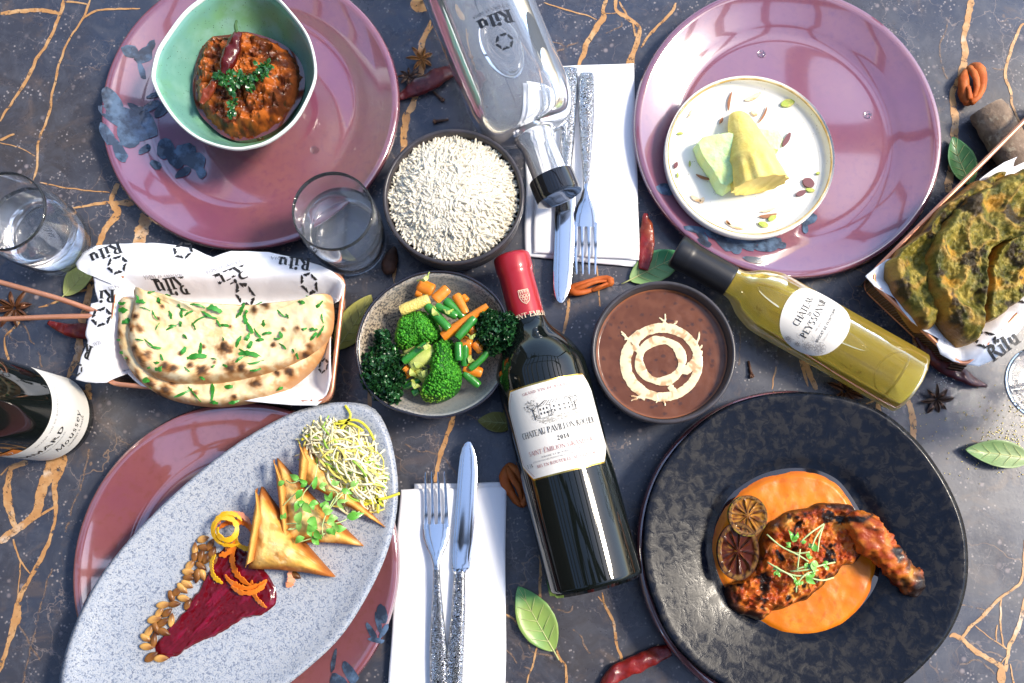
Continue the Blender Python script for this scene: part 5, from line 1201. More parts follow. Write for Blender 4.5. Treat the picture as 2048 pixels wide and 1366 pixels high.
# ------------------------------------------------------------------ samosa platter
def SP(x, y, z): return P(280 + x * .366, 840 + y * .366, z)
M_beet = food('beetroot_puree', .16, .8, bump=[(90, .4, .0012), (340, .25, .0005)], coat_rough=.06)
sm = [(90, 1295), (96, 1215), (180, 1105), (250, 1030), (318, 920), (378, 820), (430, 720), (520, 680), (615, 750), (700, 850), (742, 930), (738, 1010), (670, 1058), (560, 1092), (440, 1162), (330, 1212), (240, 1262), (180, 1296)]
so_ = cat([tuple(SP(x, y, .032)) for x, y in sm], 90); so_ = [(p[0] + .0016 * fb(p[0], p[1], 1, 160, 3), p[1] + .0016 * fb(p[0], p[1], 5, 160, 3)) for p in so_]
def beet_z(x, y, t):
    q = P(0, 0); s1 = fb(x * .5 + y * .5, (x - y) * 2, 0, 60, 3)
    return .0308 + .0026 * sst(0, .1, t) - .0010 * sst(.15, .6, t) + .0010 * s1 * sst(0, .3, t) + .0007 * fb(x, y, 2, 160, 3)
tag(blob('beetroot_smear', so_, beet_z, M_beet, None, 50, 200, lambda x, y, z, t: mix((.105, .002, .006), (.17, .004, .020), sst(.02, .5, fb(x * .5 + y * .5, (x - y) * 2, 0, 60, 3))), zb=.0295), 'glossy dark red beetroot smear across the oval platter', 'sauce')
M_nut = food('pine_nut', .35, .2); rn = random.Random(12)
nv = []; nf = []; nc = []
for i in range(9):
    t = i / 8; rr = .0028 * (math.sin(math.pi * min(1, t * .92 + .06)) ** .75) * (1.0 - .3 * t)
    for k in range(10):
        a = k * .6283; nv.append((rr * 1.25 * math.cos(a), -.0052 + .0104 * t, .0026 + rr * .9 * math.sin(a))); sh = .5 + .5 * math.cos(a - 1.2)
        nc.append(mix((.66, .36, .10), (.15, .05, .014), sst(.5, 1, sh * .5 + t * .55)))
for i in range(8):
    for k in range(10): nf.append((i * 10 + k, i * 10 + (k + 1) % 10, (i + 1) * 10 + (k + 1) % 10, (i + 1) * 10 + k))
nf.append(tuple(range(9, -1, -1))); nf.append(tuple(range(80, 90)))
nut0 = None
nuts = [(345, 650, 80), (355, 698, 95), (300, 735, 10), (335, 738, 10), (385, 680, 40), (362, 755, 20), (275, 790, 60), (335, 800, 140), (395, 722, 20), (410, 760, 10), (265, 830, 95), (312, 852, 170), (342, 845, 170), (268, 862, 100), (258, 898, 120), (205, 935, 60), (232, 920, 130), (172, 968, 160), (240, 975, 95), (188, 1006, 85), (130, 1010, 100), (262, 1005, 40), (108, 1048, 50), (150, 1052, 45), (82, 1088, 80), (128, 1105, 40), (172, 1092, 10), (90, 1138, 160), (52, 1152, 20), (132, 1158, 130), (35, 1190, 110), (78, 1200, 10), (42, 1238, 85), (65, 1292, 60), (118, 1302, 85), (848, 848, 120), (300, 705, 0)]
M_nutd = food('toasted_pine_nut', .35, .2)
for i, (x, y, a) in enumerate(nuts):
    p = SP(x, y, .0325); a2 = math.radians(a)
    if nut0 is None:
        nut0 = mk('pine_nut', nv, nf, M_nut, None, col=nc, org=(0, 0, 0), sharp=0); o = nut0
        nutd = nut0.data.copy(); d_ = nutd.color_attributes['Col'].data
        for j in range(len(d_)): c4 = d_[j].color; d_[j].color = (c4[0] * .4, c4[1] * .3, c4[2] * .25, 1)
    else:
        o = nut0.copy(); sc.collection.objects.link(o)
        if i % 2 == 1 or y < 760 and i % 3: o.data = nutd
    zz = float(np.interp(math.hypot(p.x - oc.x, p.y - oc.y), [0, .06, .1, .13], [.0300, .0303, .0315, .034]))
    o.location = (p.x, p.y, zz - .0002); o.rotation_euler = (0, rn.uniform(0, 6.28) * 0, -a2 + rn.uniform(-.3, .3)); o.scale = (rn.uniform(.9, 1.15), rn.uniform(.95, 1.2), 1)
    tag(o, 'toasted brown pine nut in the curved line beside the beetroot smear' if i != 35 else 'single pine nut below the front samosa', 'pine nut', 'pine nuts on the oval platter')
M_sam = food('fried_pastry', .55, .0, bump=[(70, .5, .003), (260, .5, .0012)], sss=.05, spec=.25)
def samosa(tri, z0, h, label, flap_side=0, seed=0):
    """folded pastry triangle: a puffed pillow with one folded-over flap"""
    v = [SP(x, y, z0 + h * .5) for x, y in tri]; ce = np.mean([(p.x, p.y) for p in v], axis=0)
    pts = []
    for i in range(3):
        a, b_ = v[i], v[(i + 1) % 3]
        for k in range(24):
            f = k / 24; p = a.lerp(b_, f); inw = Vector((ce[0] - p.x, ce[1] - p.y, 0)); pts.append((p.x + inw.x * .10 * math.sin(math.pi * f), p.y + inw.y * .10 * math.sin(math.pi * f)))
    t = thing('samosa', (ce[0], ce[1], z0), label, 'samosa', 'samosas on the oval platter')
    def ed(x, y):
        ds = []
        for i in range(3):
            a, b_ = v[i], v[(i + 1) % 3]; nx, ny = -(b_.y - a.y), b_.x - a.x; l = math.hypot(nx, ny); s_ = ((ce[0] - a.x) * nx + (ce[1] - a.y) * ny); ds.append(((x - a.x) * nx + (y - a.y) * ny) / l * (1 if s_ > 0 else -1))
        k = 380.; return -math.log(sum(math.exp(-k * max(-.002, d)) for d in ds)) / k
    def zf(x, y, tt):
        e = min(1, max(0, (ed(x, y) + .001) / .016)); return z0 + h * (.30 + .70 * math.sin(e * math.pi / 2) ** .8) + .0024 * fb(x, y, seed, 45, 3) + .0007 * fb(x, y, seed + 6, 140, 3)
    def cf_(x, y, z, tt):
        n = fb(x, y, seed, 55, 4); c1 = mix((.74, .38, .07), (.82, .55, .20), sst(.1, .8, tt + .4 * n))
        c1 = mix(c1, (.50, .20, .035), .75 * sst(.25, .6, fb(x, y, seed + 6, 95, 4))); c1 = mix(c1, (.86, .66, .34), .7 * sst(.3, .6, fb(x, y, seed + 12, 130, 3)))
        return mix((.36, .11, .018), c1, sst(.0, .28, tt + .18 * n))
    # the pillow
    ang = len(pts); q = np.array(pts); V = []; F = []; C = []; rings = 22
    for i in range(rings):
        s = 1 - i / rings
        for p in q:
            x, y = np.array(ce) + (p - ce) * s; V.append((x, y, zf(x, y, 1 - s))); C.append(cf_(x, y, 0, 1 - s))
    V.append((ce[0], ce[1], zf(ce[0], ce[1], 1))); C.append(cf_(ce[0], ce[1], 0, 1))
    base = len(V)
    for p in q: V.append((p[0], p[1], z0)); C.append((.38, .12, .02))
    for r in range(rings - 1):
        for i in range(ang):
            j = (i + 1) % ang; F.append((r * ang + i, r * ang + j, (r + 1) * ang + j, (r + 1) * ang + i))
    for i in range(ang): F.append(((rings - 1) * ang + i, (rings - 1) * ang + (i + 1) % ang, rings * ang))
    for i in range(ang): F.append((base + i, base + (i + 1) % ang, (i + 1) % ang, i))
    ar = sum(q[i][0] * q[(i + 1) % ang][1] - q[(i + 1) % ang][0] * q[i][1] for i in range(ang))
    if ar < 0: F = [f[::-1] for f in F]
    mk('pastry_body', V, F, M_sam, t, col=C, sharp=0)
    # folded flap along one edge: a long tongue lying on the pillow
    a, b_ = v[flap_side], v[(flap_side + 1) % 3]; V = []; F = []; C = []; n, m_ = 26, 8
    for i in range(n + 1):
        f = .02 + .96 * i / n; p = a.lerp(b_, f); inn = Vector((ce[0] - p.x, ce[1] - p.y, 0)); wl = .40 * (1 - .25 * f) * min(1, f * 5 + .2)
        for j in range(m_ + 1):
            g_ = j / m_; x, y = p.x + inn.x * wl * g_, p.y + inn.y * wl * g_
            zz = z0 + h * (.40 + .50 * math.sin(math.pi * min(1, g_ * .62 + .1))) + .0022 + .0016 * math.sin(g_ * 3.1) + .0008 * fb(x, y, seed + 4, 70, 3)
            V.append((x, y, zz)); n4 = fb(x, y, seed + 2, 60, 4); C.append(mix(mix((.40, .12, .02), (.72, .36, .08), sst(0, .4, g_ + .2 * n4)), (.50, .20, .04), sst(.7, 1, g_)))
    for i in range(n):
        for j in range(m_): F.append((i * (m_ + 1) + j, (i + 1) * (m_ + 1) + j, (i + 1) * (m_ + 1) + j + 1, i * (m_ + 1) + j + 1))
    # close underneath
    b0 = len(V)
    for x, y, z in list(V): V.append((x, y, z - .0016)); C.append((.4, .14, .03))
    F += [tuple(k + b0 for k in f[::-1]) for f in list(F)]
    per = [j for j in range(m_ + 1)] + [i * (m_ + 1) + m_ for i in range(1, n + 1)] + [n * (m_ + 1) + j for j in range(m_ - 1, -1, -1)] + [i * (m_ + 1) for i in range(n - 1, 0, -1)]
    for p0, p1 in zip(per, per[1:] + per[:1]): F.append((p0, p1, p1 + b0, p0 + b0))
    mk('folded_flap', V, F, M_sam, t, col=C, sharp=60)
    return t
samosa([(880, 128), (870, 330), (1335, 588)], .033, .026, 'rearmost golden samosa against the shredded leek', 0, 3)
samosa([(738, 205), (790, 680), (1215, 690)], .031, .024, 'middle golden samosa under the green cress', 0, 7)
samosa([(650, 362), (582, 815), (1052, 862)], .031, .030, 'front golden samosa nearest the beetroot smear', 0, 1)
# carrot and yellow ribbons
M_rib = mat('pickled_carrot_ribbon', (.78, .20, .02), .3, coat=.35, sss=.1); M_riby = mat('yellow_carrot_ribbon', (.85, .46, .015), .3, coat=.35, sss=.1); M_ribp = mat('pale_carrot_ribbon', (.72, .26, .12), .3, coat=.35, sss=.1)
def curl(cx, cy, r0, r1, a0, a1, z0, z1, wv, m, label, sx=1, n=40):
    pts = []
    for i in range(n):
        f = i / (n - 1); a = math.radians(a0 + (a1 - a0) * f); r_ = r0 + (r1 - r0) * f; p = SP(cx + r_ * sx * math.cos(a), cy + r_ * math.sin(a), z0 + (z1 - z0) * f); pts.append(tuple(p))
    rq = random.Random(int(cx * 7 + cy)); ws_ = [wv * 1.0 * (min(1, .25 + 5 * min(i, n - 1 - i) / n)) * (1 + .3 * math.sin(i * .35 + rq.random() * 6)) for i in range(n)]
    pts = [tuple(Vector(p) + Vector((noise.noise((i * .12, cx, 0)), noise.noise((i * .12, cx, 5)), 0)) * .0005) for i, p in enumerate(pts)]
    V, F = ribbon(pts, ws_, .0008, upf=lambda t: (math.cos(math.radians(a0 + (a1 - a0) * t)) * .55, -math.sin(math.radians(a0 + (a1 - a0) * t)) * .55, .8))
    return tag(mk('carrot_ribbon', V, F, m, None, sharp=60), label, 'carrot ribbon', 'carrot ribbons on the oval platter')
curl(470, 600, 80, 45, 100, 560, .046, .052, .0042, M_riby, 'yellow carrot ribbon in a tight double curl'); curl(490, 590, 100, 75, 60, 330, .043, .048, .004, M_riby, 'yellow carrot ribbon in the outer loop of the curl', 1.0); curl(490, 790, 110, 95, 110, 215, .036, .044, .0044, M_riby, 'yellow ribbon tail trailing down over the beetroot')
curl(520, 610, 110, 90, 190, 330, .040, .044, .005, M_ribp, 'pale orange carrot ribbon behind the yellow curl'); curl(530, 640, 95, 70, 200, 400, .038, .042, .005, M_rib, 'orange carrot ribbon beside the front samosa', 1.2); curl(590, 640, 70, 60, 190, 60, .040, .044, .0045, M_riby, 'short yellow ribbon against the front samosa'); curl(440, 640, 85, 100, 10, 95, .040, .037, .005, M_rib, 'orange carrot ribbon under the yellow curl')
curl(660, 760, 160, 150, 215, 110, .036, .037, .0055, M_rib, 'orange carrot ribbon arching over the beetroot'); curl(600, 800, 130, 110, 160, 40, .0375, .039, .005, M_rib, 'long orange ribbon along the foot of the front samosa', 1.1); curl(590, 830, 120, 110, 140, 30, .0385, .040, .004, M_rib, 'second orange ribbon along the foot of the front samosa', 1.0)
curl(760, 900, 150, 140, 190, 118, .037, .036, .0038, M_rib, 'thin orange ribbon hanging down the right of the beetroot'); curl(560, 700, 80, 90, 160, 230, .038, .036, .005, M_rib, 'orange ribbon piece above the beetroot'); curl(770, 860, 60, 55, 60, -40, .034, .035, .006, M_ribp, 'pale ribbon piece below the front samosa')
# cress
M_cress = mat('fresh_green_leaf', (.10, .36, .03), .38, noise2=(60, .4, .7, (.20, .48, .08)), sss=.1, coat=.1)
M_cress2 = mat('young_green_leaf', (.20, .44, .07), .4, noise2=(60, .4, .7, (.32, .55, .14)), coat=.1)
M_cstem = mat('pale_green_stem', (.52, .66, .28), .4, sss=.1)
def leaf_blade(p, d, L_, wv, nrm, cup=.15, heart=0):
    s = d.cross(nrm).normalized(); V = []; F = []
    n = 7
    for i in range(n):
        f = i / (n - 1); w_ = wv * math.sin(math.pi * (f ** .75) * .96 + .06) ; c0 = p + d * (f * L_) + nrm * (cup * L_ * math.sin(math.pi * f) - .25 * L_ * f * f)
        V += [c0 - s * w_ * .5 + nrm * w_ * .14, c0, c0 + s * w_ * .5 + nrm * w_ * .14]
    for i in range(n - 1): F += [(i * 3, i * 3 + 1, i * 3 + 4, i * 3 + 3), (i * 3 + 1, i * 3 + 2, i * 3 + 5, i * 3 + 4)]
    return V, F
def cress(name, stems, leaves, conv, zb_, label, catg='cress', th=.0005):
    """stems: pixel polylines with heights; leaves: x, y, angle, length, width in zoom units"""
    p0 = conv(*stems[0][0][:2], zb_); t = thing(name, (p0.x, p0.y, zb_), label, catg); ms = MB(); u = (conv(1, 0, zb_) - conv(0, 0, zb_)).length
    for st in stems:
        V, F = tube(cat([tuple(conv(x, y, z)) for x, y, z in st], 10, closed=False), th, 6); ms.add(V, F)
    ms.build('stems', M_cstem, t, sharp=0)
    rn = random.Random(len(leaves))
    for (x, y, z, an, L_, wv) in leaves:
        a = math.radians(an); d = Vector((math.cos(a), -math.sin(a), rn.uniform(-.1, .25))).normalized(); nrm = Vector((rn.uniform(-.4, .4), rn.uniform(-.4, .4), 1)).normalized()
        mb = MB(); p_ = conv(x, y, z); L_ *= .68; wv = wv * .8
        for sg_ in (((-.5, .8), (.5, .8)) if rn.random() < .55 else ((0, 1),)):
            d2 = (d * math.cos(sg_[0]) + d.cross(nrm) * math.sin(sg_[0])).normalized(); V, F = leaf_blade(p_, d2, L_ * u * sg_[1], wv * u * .78 * sg_[1], nrm, rn.uniform(.05, .3)); mb.add(V, F)
        mb.build('leaf', M_cress if rn.random() < .6 else M_cress2, t, sharp=0)
    return t
zc_ = .062
cress('cress_garnish', [[(780, 470, .056), (850, 400, .064), (890, 380, .066)], [(800, 330, .056), (830, 345, .062), (870, 330, .064)], [(970, 240, .058), (950, 330, .064), (900, 390, .064), (880, 440, .062)], [(1120, 380, .058), (1060, 430, .064), (1000, 560, .064), (1000, 640, .060)], [(1180, 350, .056), (1090, 420, .066), (1010, 520, .062)], [(790, 570, .054), (840, 565, .058), (880, 570, .060)], [(1200, 500, .056), (1090, 560, .060), (1000, 560, .060)], [(860, 670, .056), (960, 640, .060), (1010, 620, .058)], [(830, 590, .054), (810, 600, .058), (870, 590, .058)], [(1020, 380, .058), (1080, 400, .066), (1050, 470, .064)]],
 [(790, 335, .060, 150, 70, 50), (870, 320, .066, 200, 80, 55), (885, 380, .066, 120, 90, 60), (915, 340, .066, 170, 90, 50), (950, 380, .068, 280, 110, 46), (980, 360, .066, 10, 80, 50), (870, 440, .064, 80, 110, 70), (900, 450, .066, 60, 100, 70), (930, 450, .066, 30, 90, 60), (880, 500, .064, 100, 110, 80), (930, 530, .066, 60, 100, 80), (960, 560, .064, 130, 100, 80), (1000, 500, .066, 330, 100, 70), (1030, 540, .064, 20, 90, 80), (1060, 560, .062, 60, 90, 70), (1070, 600, .060, 350, 80, 70), (1050, 590, .062, 100, 80, 70), (1130, 530, .060, -10, 130, 70), (1100, 380, .064, 20, 90, 50), (1060, 360, .066, 290, 70, 50), (1150, 360, .062, -30, 80, 50), (1080, 440, .066, 30, 110, 44), (900, 640, .060, 150, 90, 60), (940, 640, .060, 20, 110, 70), (790, 540, .056, 250, 60, 50), (960, 600, .064, 60, 90, 70), (1040, 440, .066, 250, 90, 50), (880, 560, .062, 110, 80, 60), (1000, 450, .066, 60, 70, 60), (1180, 500, .060, 120, 70, 50), (920, 600, .062, 30, 80, 60)], SP, .05, 'bright green cress scattered over the middle samosas')
# shredded leek
M_leek = food('crisp_shredded_leek', .4, .15); rn = random.Random(99); mb = MB()
lc = SP(1120, 240, .034)
for i in range(760):
    a = rn.random() * 6.283; q = math.sqrt(rn.random()); x, y = 1125 + 190 * q * math.cos(a) + 40 * q * math.sin(a), 245 + 205 * q * math.sin(a) + 60 * q * math.cos(a)
    if x < 980 and y > 300: continue
    an = rn.gauss(.75, .6); L_ = rn.uniform(90, 210); b_ = rn.gauss(0, 34); z = .036 + .026 * (1 - q * q) * rn.random(); pts = []
    for k in range(5):
        f = k / 4 - .5; pts.append(tuple(SP(x + L_ * f * math.cos(an) - b_ * (.25 - f * f) * 3 * math.sin(an), y + L_ * f * math.sin(an) + b_ * (.25 - f * f) * 3 * math.cos(an), z + rn.uniform(-.001, .003) - .01 * f * f)))
    u1, u2 = rn.uniform(-1, 1), rn.uniform(-1, 1)
    V, F = ribbon(cat(pts, 9, closed=False), rn.uniform(.0010, .0020), .0004, up=(u1 * .6, u2 * .6, 1)); g = rn.random()
    cl = mix((.82, .74, .40), (.86, .80, .58), rn.random()) if g < .72 else (mix((.80, .66, .14), (.72, .66, .14), rn.random()) if g < .93 else (.30, .50, .06))
    mb.add(V, F, [cl] * len(V))
for pts in ([(1080, 10), (1180, 0), (1240, 40), (1280, 110)], [(1090, 60), (1150, -20), (1120, -80)], [(1230, 440), (1330, 430), (1420, 400)], [(1060, 20), (1150, 20), (1220, 60)], [(1200, 470), (1290, 450), (1330, 470)], [(1290, 400), (1300, 460), (1300, 510)], [(880, 110), (930, 80), (1000, 60)]):
    V, F = ribbon(cat([tuple(SP(x, y, .042)) for x, y in pts], 12, closed=False), .0022, .0005); mb.add(V, F, [(.66, .60, .05)] * len(V))
V, F = ball((lc.x - .004, lc.y + .002, .034), .025, (1, 1.1, .42), 24, 10); mb.add(V, F, [(.66, .58, .30)] * len(V))
lk = mb.build('shredded_leek', M_leek, None, sharp=0); tag(lk, 'tangle of pale yellow crisp shredded leek at the top of the oval platter', 'shredded leek', kind='stuff')
# ------------------------------------------------------------------ chicken on the black plate
def HP(x, y, z): return P(1400 + x * .2783, 920 + y * .2783, z)
M_sauce = food('orange_sauce', .34, .1, bump=[(90, .3, .0009), (400, .25, .0005)], coat_rough=.2)
sa_ = [HP(x, y, .026) for x, y in [(90, 680), (95, 560), (130, 440), (200, 320), (300, 220), (430, 140), (570, 95), (720, 80), (860, 105), (980, 170), (1070, 280), (1150, 420), (1230, 600), (1265, 760), (1240, 900), (1180, 1020), (1090, 1130), (980, 1210), (850, 1260), (720, 1275), (590, 1250), (470, 1185), (360, 1120), (240, 1000), (150, 860)]]
sce = np.mean([(p.x, p.y) for p in sa_], axis=0)
tag(blob('oil_ring', [tuple(sce + (np.array((p.x, p.y)) - sce) * (1.045 + .02 * noise.noise((p.x * 30, p.y * 30, 1)))) for p in sa_], lambda x, y, t: .0247 + .0004 * sst(0, .05, t), mat('dark_oil', (.012, .010, .012), .05, coat=1), None, 8, 120, zb=.0235), 'thin dark oil ring around the orange sauce', 'oil')
def sau_c(x, y, z, t):
    c_ = mix((.58, .150, .004), (.66, .205, .007), sst(-.4, .6, fb(x, y, 1, 60, 4)))
    return mix(c_, (.45, .07, .008), .5 * (1 - sst(0, .05, t)) + .45 * sst(.35, .6, fb(x, y, 4, 150, 4)))
tag(blob('orange_sauce', sa_, lambda x, y, t: .0248 + .0028 * sst(0, .07, t) + .0007 * fb(x, y, 2, 60, 3), M_sauce, None, 44, 170, sau_c, zb=.0238), 'round pool of orange makhani sauce under the chicken', 'sauce')
M_chk = food('grilled_chicken', .34, .3, bump=[(150, .7, .0016), (420, .4, .0007)])
def chk_c(x, y, z, t, edge=1):
    n = fb(x, y, 1, 45, 4); n2 = fb(x, y, 3, 120, 4); n3 = fb(x, y, 8, 75, 3)
    c_ = mix((.34, .050, .010), (.58, .16, .02), sst(-.4, .5, n2)); c_ = mix(c_, (.74, .34, .05), .8 * sst(.28, .7, n)); 
    ch = sst(.26, .5, n3 + .14 * n2) ; ch = max(ch, edge * (1 - sst(.03, .20, t + .16 * n3)) * .95)
    return mix(c_, (.018, .010, .008), ch)
th_ = [HP(x, y, .042) for x, y in [(215, 930), (220, 1040), (300, 1110), (400, 1150), (475, 1165), (500, 1105), (590, 1095), (690, 1055), (790, 1015), (890, 930), (990, 850), (1070, 770), (1150, 740), (1210, 640), (1230, 520), (1190, 400), (1130, 325), (1000, 300), (870, 310), (720, 355), (580, 425), (490, 520), (440, 620), (400, 740), (310, 860)]]
ck = thing('grilled_chicken', (sce[0], sce[1], .026), 'charred orange grilled chicken leg on the orange sauce', 'chicken')
def thz(x, y, t): return .027 + .018 * math.sqrt(max(0, 1 - (1 - min(1, t * 1.5)) ** 2)) + .0052 * fb(x, y, 1, 40, 3) * sst(0, .2, t) + .0048 * fb(x, y, 5, 110, 3) * sst(0, .15, t) + .0014 * fb(x, y, 9, 320, 2)
blob('thigh', th_, thz, M_chk, ck, 80, 230, chk_c, zb=.026, wob=.0022)
q = cat([tuple(HP(1080, 400, .040)), tuple(HP(1180, 500, .046)), tuple(HP(1290, 640, .045)), tuple(HP(1420, 770, .040)), tuple(HP(1520, 870, .036)), tuple(HP(1590, 930, .034))], 46, closed=False)
rad = np.interp(np.linspace(0, 1, 46), [0, .1, .3, .55, .75, .9, .97, 1], [70, 118, 132, 110, 94, 94, 74, 34]) * .2783 * .000405
V, F = tube(q, list(rad), 40, .85)
V2 = []
for v in V:
    k = .0030 * fb(v[0], v[1], v[2], 60, 3) + .0030 * fb(v[0], v[1], v[2], 170, 3); pc = q[np.argmin(((q - np.array(v)) ** 2).sum(1))]; d = np.array(v) - pc; d = d / (np.linalg.norm(d) + 1e-9); V2.append(tuple(np.array(v) + d * k))
C = []
for i, v in enumerate(V2):
    s = (i // 40) / 45; C.append(mix(chk_c(v[0], v[1], v[2], .6, 0), (.02, .011, .009), sst(.5, .95, s + .35 * fb(v[0], v[1], 2, 70, 3))))
mk('drumstick', V2, F, M_chk, ck, col=C, sharp=0)
M_lime = food('charred_lime', .18, .5, bump=(200, .4, .001), coat_rough=.08)
def lime(cx, cy, rx, ry, rot, zc, tilt_dir, label, amber):
    """round slice leaning on the chicken: flesh wedges, pith and rind"""
    c0 = HP(cx, cy, zc); u = .2783 * .000405; a0 = math.radians(rot)
    t = thing('lime_slice', (c0.x, c0.y, zc - .008), label, 'lime', 'charred lime slices'); nA = 90; rr_ = [0, .08, .2, .4, .6, .78, .86, .92, 1.0]; V = []; F = []; C = []
    tz = lambda ex, ey: (ex * math.cos(tilt_dir) + ey * math.sin(tilt_dir)) * .45
    def pos(r_, a, dz=0):
        ex, ey = rx * u * r_ * math.cos(a), ry * u * r_ * math.sin(a); X = ex * math.cos(a0) - ey * math.sin(a0); Y = ex * math.sin(a0) + ey * math.cos(a0)
        return (c0.x + X, c0.y + Y, zc + tz(X, Y) + dz)
    for r_ in rr_:
        for k in range(nA):
            a = 2 * math.pi * k / nA; seg = abs(math.sin(a * 4.5 + 1.1 * noise.noise((math.cos(a) * 1.4, math.sin(a) * 1.4, rx)) + .5 * noise.noise((a * 3, r_ * 4, ry)))); dz = 0
            if .1 < r_ < .85: dz = -.0016 * sst(.1, .6, seg)
            n = fb(r_ * 3, a * 2, rx, 2.2, 4)
            if r_ < .85: cl = mix(mix((.10, .018, .004), (.52, .22, .02), sst(-.2, .7, n + amber)), (.014, .005, .003), sst(.45, 1.0, 1 - seg + .35 * n) * .8)
            elif r_ < .93: cl = mix((.30, .14, .03), (.05, .02, .01), sst(-.1, .4, n))
            else: cl = mix((.10, .03, .01), (.30, .22, .02), sst(.1, .5, n + amber * .6))
            V.append(pos(r_, a, dz)); C.append(cl)
    for k in range(nA): V.append(pos(1.0, 2 * math.pi * k / nA, -.0065)); C.append((.10, .04, .02) if amber < .2 else (.50, .32, .02))
    for r in range(len(rr_)):
        for k in range(nA):
            l = (k + 1) % nA; F.append((r * nA + k, r * nA + l, (r + 1) * nA + l, (r + 1) * nA + k))
    F = [f[::-1] for f in F]
    mk('flesh_and_rind', V, F, M_lime, t, col=C, sharp=50)
lime(345, 400, 130, 150, -25, .050, -1.0, 'amber charred lime slice behind, half covered by the darker one', .30)
lime(275, 655, 135, 205, -6, .052, -.2, 'dark charred lime slice in front leaning on the chicken', -.42)
cress('microgreen_garnish', [[(480, 535, .052), (580, 620, .056), (700, 680, .058), (780, 730, .058)], [(890, 460, .056), (800, 520, .060), (720, 590, .058)], [(890, 465, .056), (860, 560, .060), (845, 660, .060)], [(890, 470, .056), (830, 560, .060), (800, 640, .060)], [(970, 735, .054), (860, 760, .058), (760, 790, .058), (650, 800, .054)], [(485, 735, .054), (560, 780, .058), (650, 830, .058), (690, 880, .056)], [(700, 790, .056), (710, 700, .058), (720, 640, .058)], [(960, 845, .052), (880, 865, .056), (800, 850, .056)], [(850, 790, .056), (760, 820, .058), (700, 890, .056), (690, 950, .054)], [(640, 660, .054), (720, 670, .056), (790, 660, .058)], [(560, 790, .054), (680, 830, .056), (760, 830, .056)], [(690, 790, .056), (740, 770, .058), (830, 760, .058)]],
 [(665, 590, .058, -60, 70, 60), (660, 580, .060, -75, 150, 60), (650, 610, .056, -180, 60, 60), (760, 740, .058, 70, 80, 50), (770, 700, .060, -30, 70, 60), (800, 740, .060, 40, 120, 90), (830, 660, .060, -100, 100, 70), (800, 620, .058, 200, 50, 50), (880, 740, .056, 20, 80, 60), (900, 760, .056, 60, 60, 50), (560, 770, .056, 130, 70, 60), (545, 800, .056, 80, 60, 50), (560, 830, .056, -30, 50, 40), (760, 850, .056, 5, 140, 80), (810, 820, .056, -60, 50, 40), (700, 870, .056, 80, 70, 60), (680, 890, .056, -60, 100, 50), (720, 880, .056, 10, 40, 40), (780, 780, .058, -30, 110, 40), (730, 600, .058, -30, 60, 40)], HP, .05, 'fresh green microgreens with pale stems on the chicken', 'microgreens', .0007)
# ------------------------------------------------------------------ bread baskets
M_copper = mat('copper_wire', (.74, .33, .19), .3, metal=.6, noise2=(40, .4, .7, (.58, .24, .13)))
M_mesh = mat('dark_bronze_mesh', (.10, .055, .035), .4, metal=.7)
M_wax = mat('white_greaseproof_paper', (.80, .81, .84), .55, bump=[(30, .25, .003), (9, .3, .006)])
def round_poly(c, rr=.012, n=6):
    """round the corners of a world polygon"""
    out = []
    for i in range(len(c)):
        a, b_, d = c[i - 1], c[i], c[(i + 1) % len(c)]; u = (a - b_).normalized(); v = (d - b_).normalized()
        for k in range(n + 1):
            t = k / n; p0 = b_ + u * rr; p1 = b_ + v * rr; out.append(p0.lerp(b_, t).lerp(b_.lerp(p1, t), t))
    return out
def basket(corners, zr, label, handles, group='copper wire bread baskets'):
    c = [P(x, y, zr) for x, y in corners]; ce = sum(c, Vector()) / 4
    t = thing('wire_basket', (ce.x, ce.y, 0), label, 'basket', group)
    out = round_poly(c, .014)
    V, F = tube(out + out[:2], .0021, 8, caps=False); mk('rim', V, F, M_copper, t, sharp=0)
    bot = [Vector((ce.x + (p.x - ce.x) * .93, ce.y + (p.y - ce.y) * .93, .002)) for p in out]
    V, F = tube(bot + bot[:2], .0012, 6, caps=False); mk('base_wire', V, F, M_copper, t, sharp=0)
    mb = MB()
    top = cat([tuple(p) for p in out], 300); bt = cat([tuple(p) for p in bot], 300)
    for i in range(0, 300): V, F = tube([tuple(top[i]), tuple(bt[i])], .00038, 4); mb.add(V, F)
    for k in range(1, 16):
        q = top + (bt - top) * k / 16; q = [tuple(p) for p in q[::3]]; V, F = tube(q + q[:1], .00038, 4, caps=False); mb.add(V, F)
    L1, L2_ = (c[1] - c[0]).length, (c[3] - c[0]).length; n1, n2 = int(L1 / .005), int(L2_ / .005)
    b4 = [Vector((ce.x + (p.x - ce.x) * .9, ce.y + (p.y - ce.y) * .9, .002)) for p in c]
    for i in range(n1 + 1): V, F = tube([b4[0].lerp(b4[1], i / n1), b4[3].lerp(b4[2], i / n1)], .00038, 4); mb.add(V, F)
    for i in range(n2 + 1): V, F = tube([b4[0].lerp(b4[3], i / n2), b4[1].lerp(b4[2], i / n2)], .00038, 4); mb.add(V, F)
    w_ = mb.build('wire_mesh', M_mesh, t, smooth=False); w_['kind'] = 'stuff'
    for h in handles:
        V, F = tube(cat([tuple(P(x, y, z)) for x, y, z in h], 14, closed=False), .0023, 10); mk('handle', V, F, M_copper, t, sharp=0)
    return c, ce
def inside(c):
    """signed distance inside a convex quad, positive inside"""
    e = []
    for i in range(4):
        a, b_ = c[i], c[(i + 1) % 4]; d = (b_ - a).normalized(); e.append((a, Vector((-d.y, d.x, 0))))
    cen = sum(c, Vector()) / 4; s = 1 if (cen - e[0][0]).dot(e[0][1]) > 0 else -1
    return lambda x, y: min(s * ((x - a.x) * n.x + (y - a.y) * n.y) for a, n in e)
ZR = .045
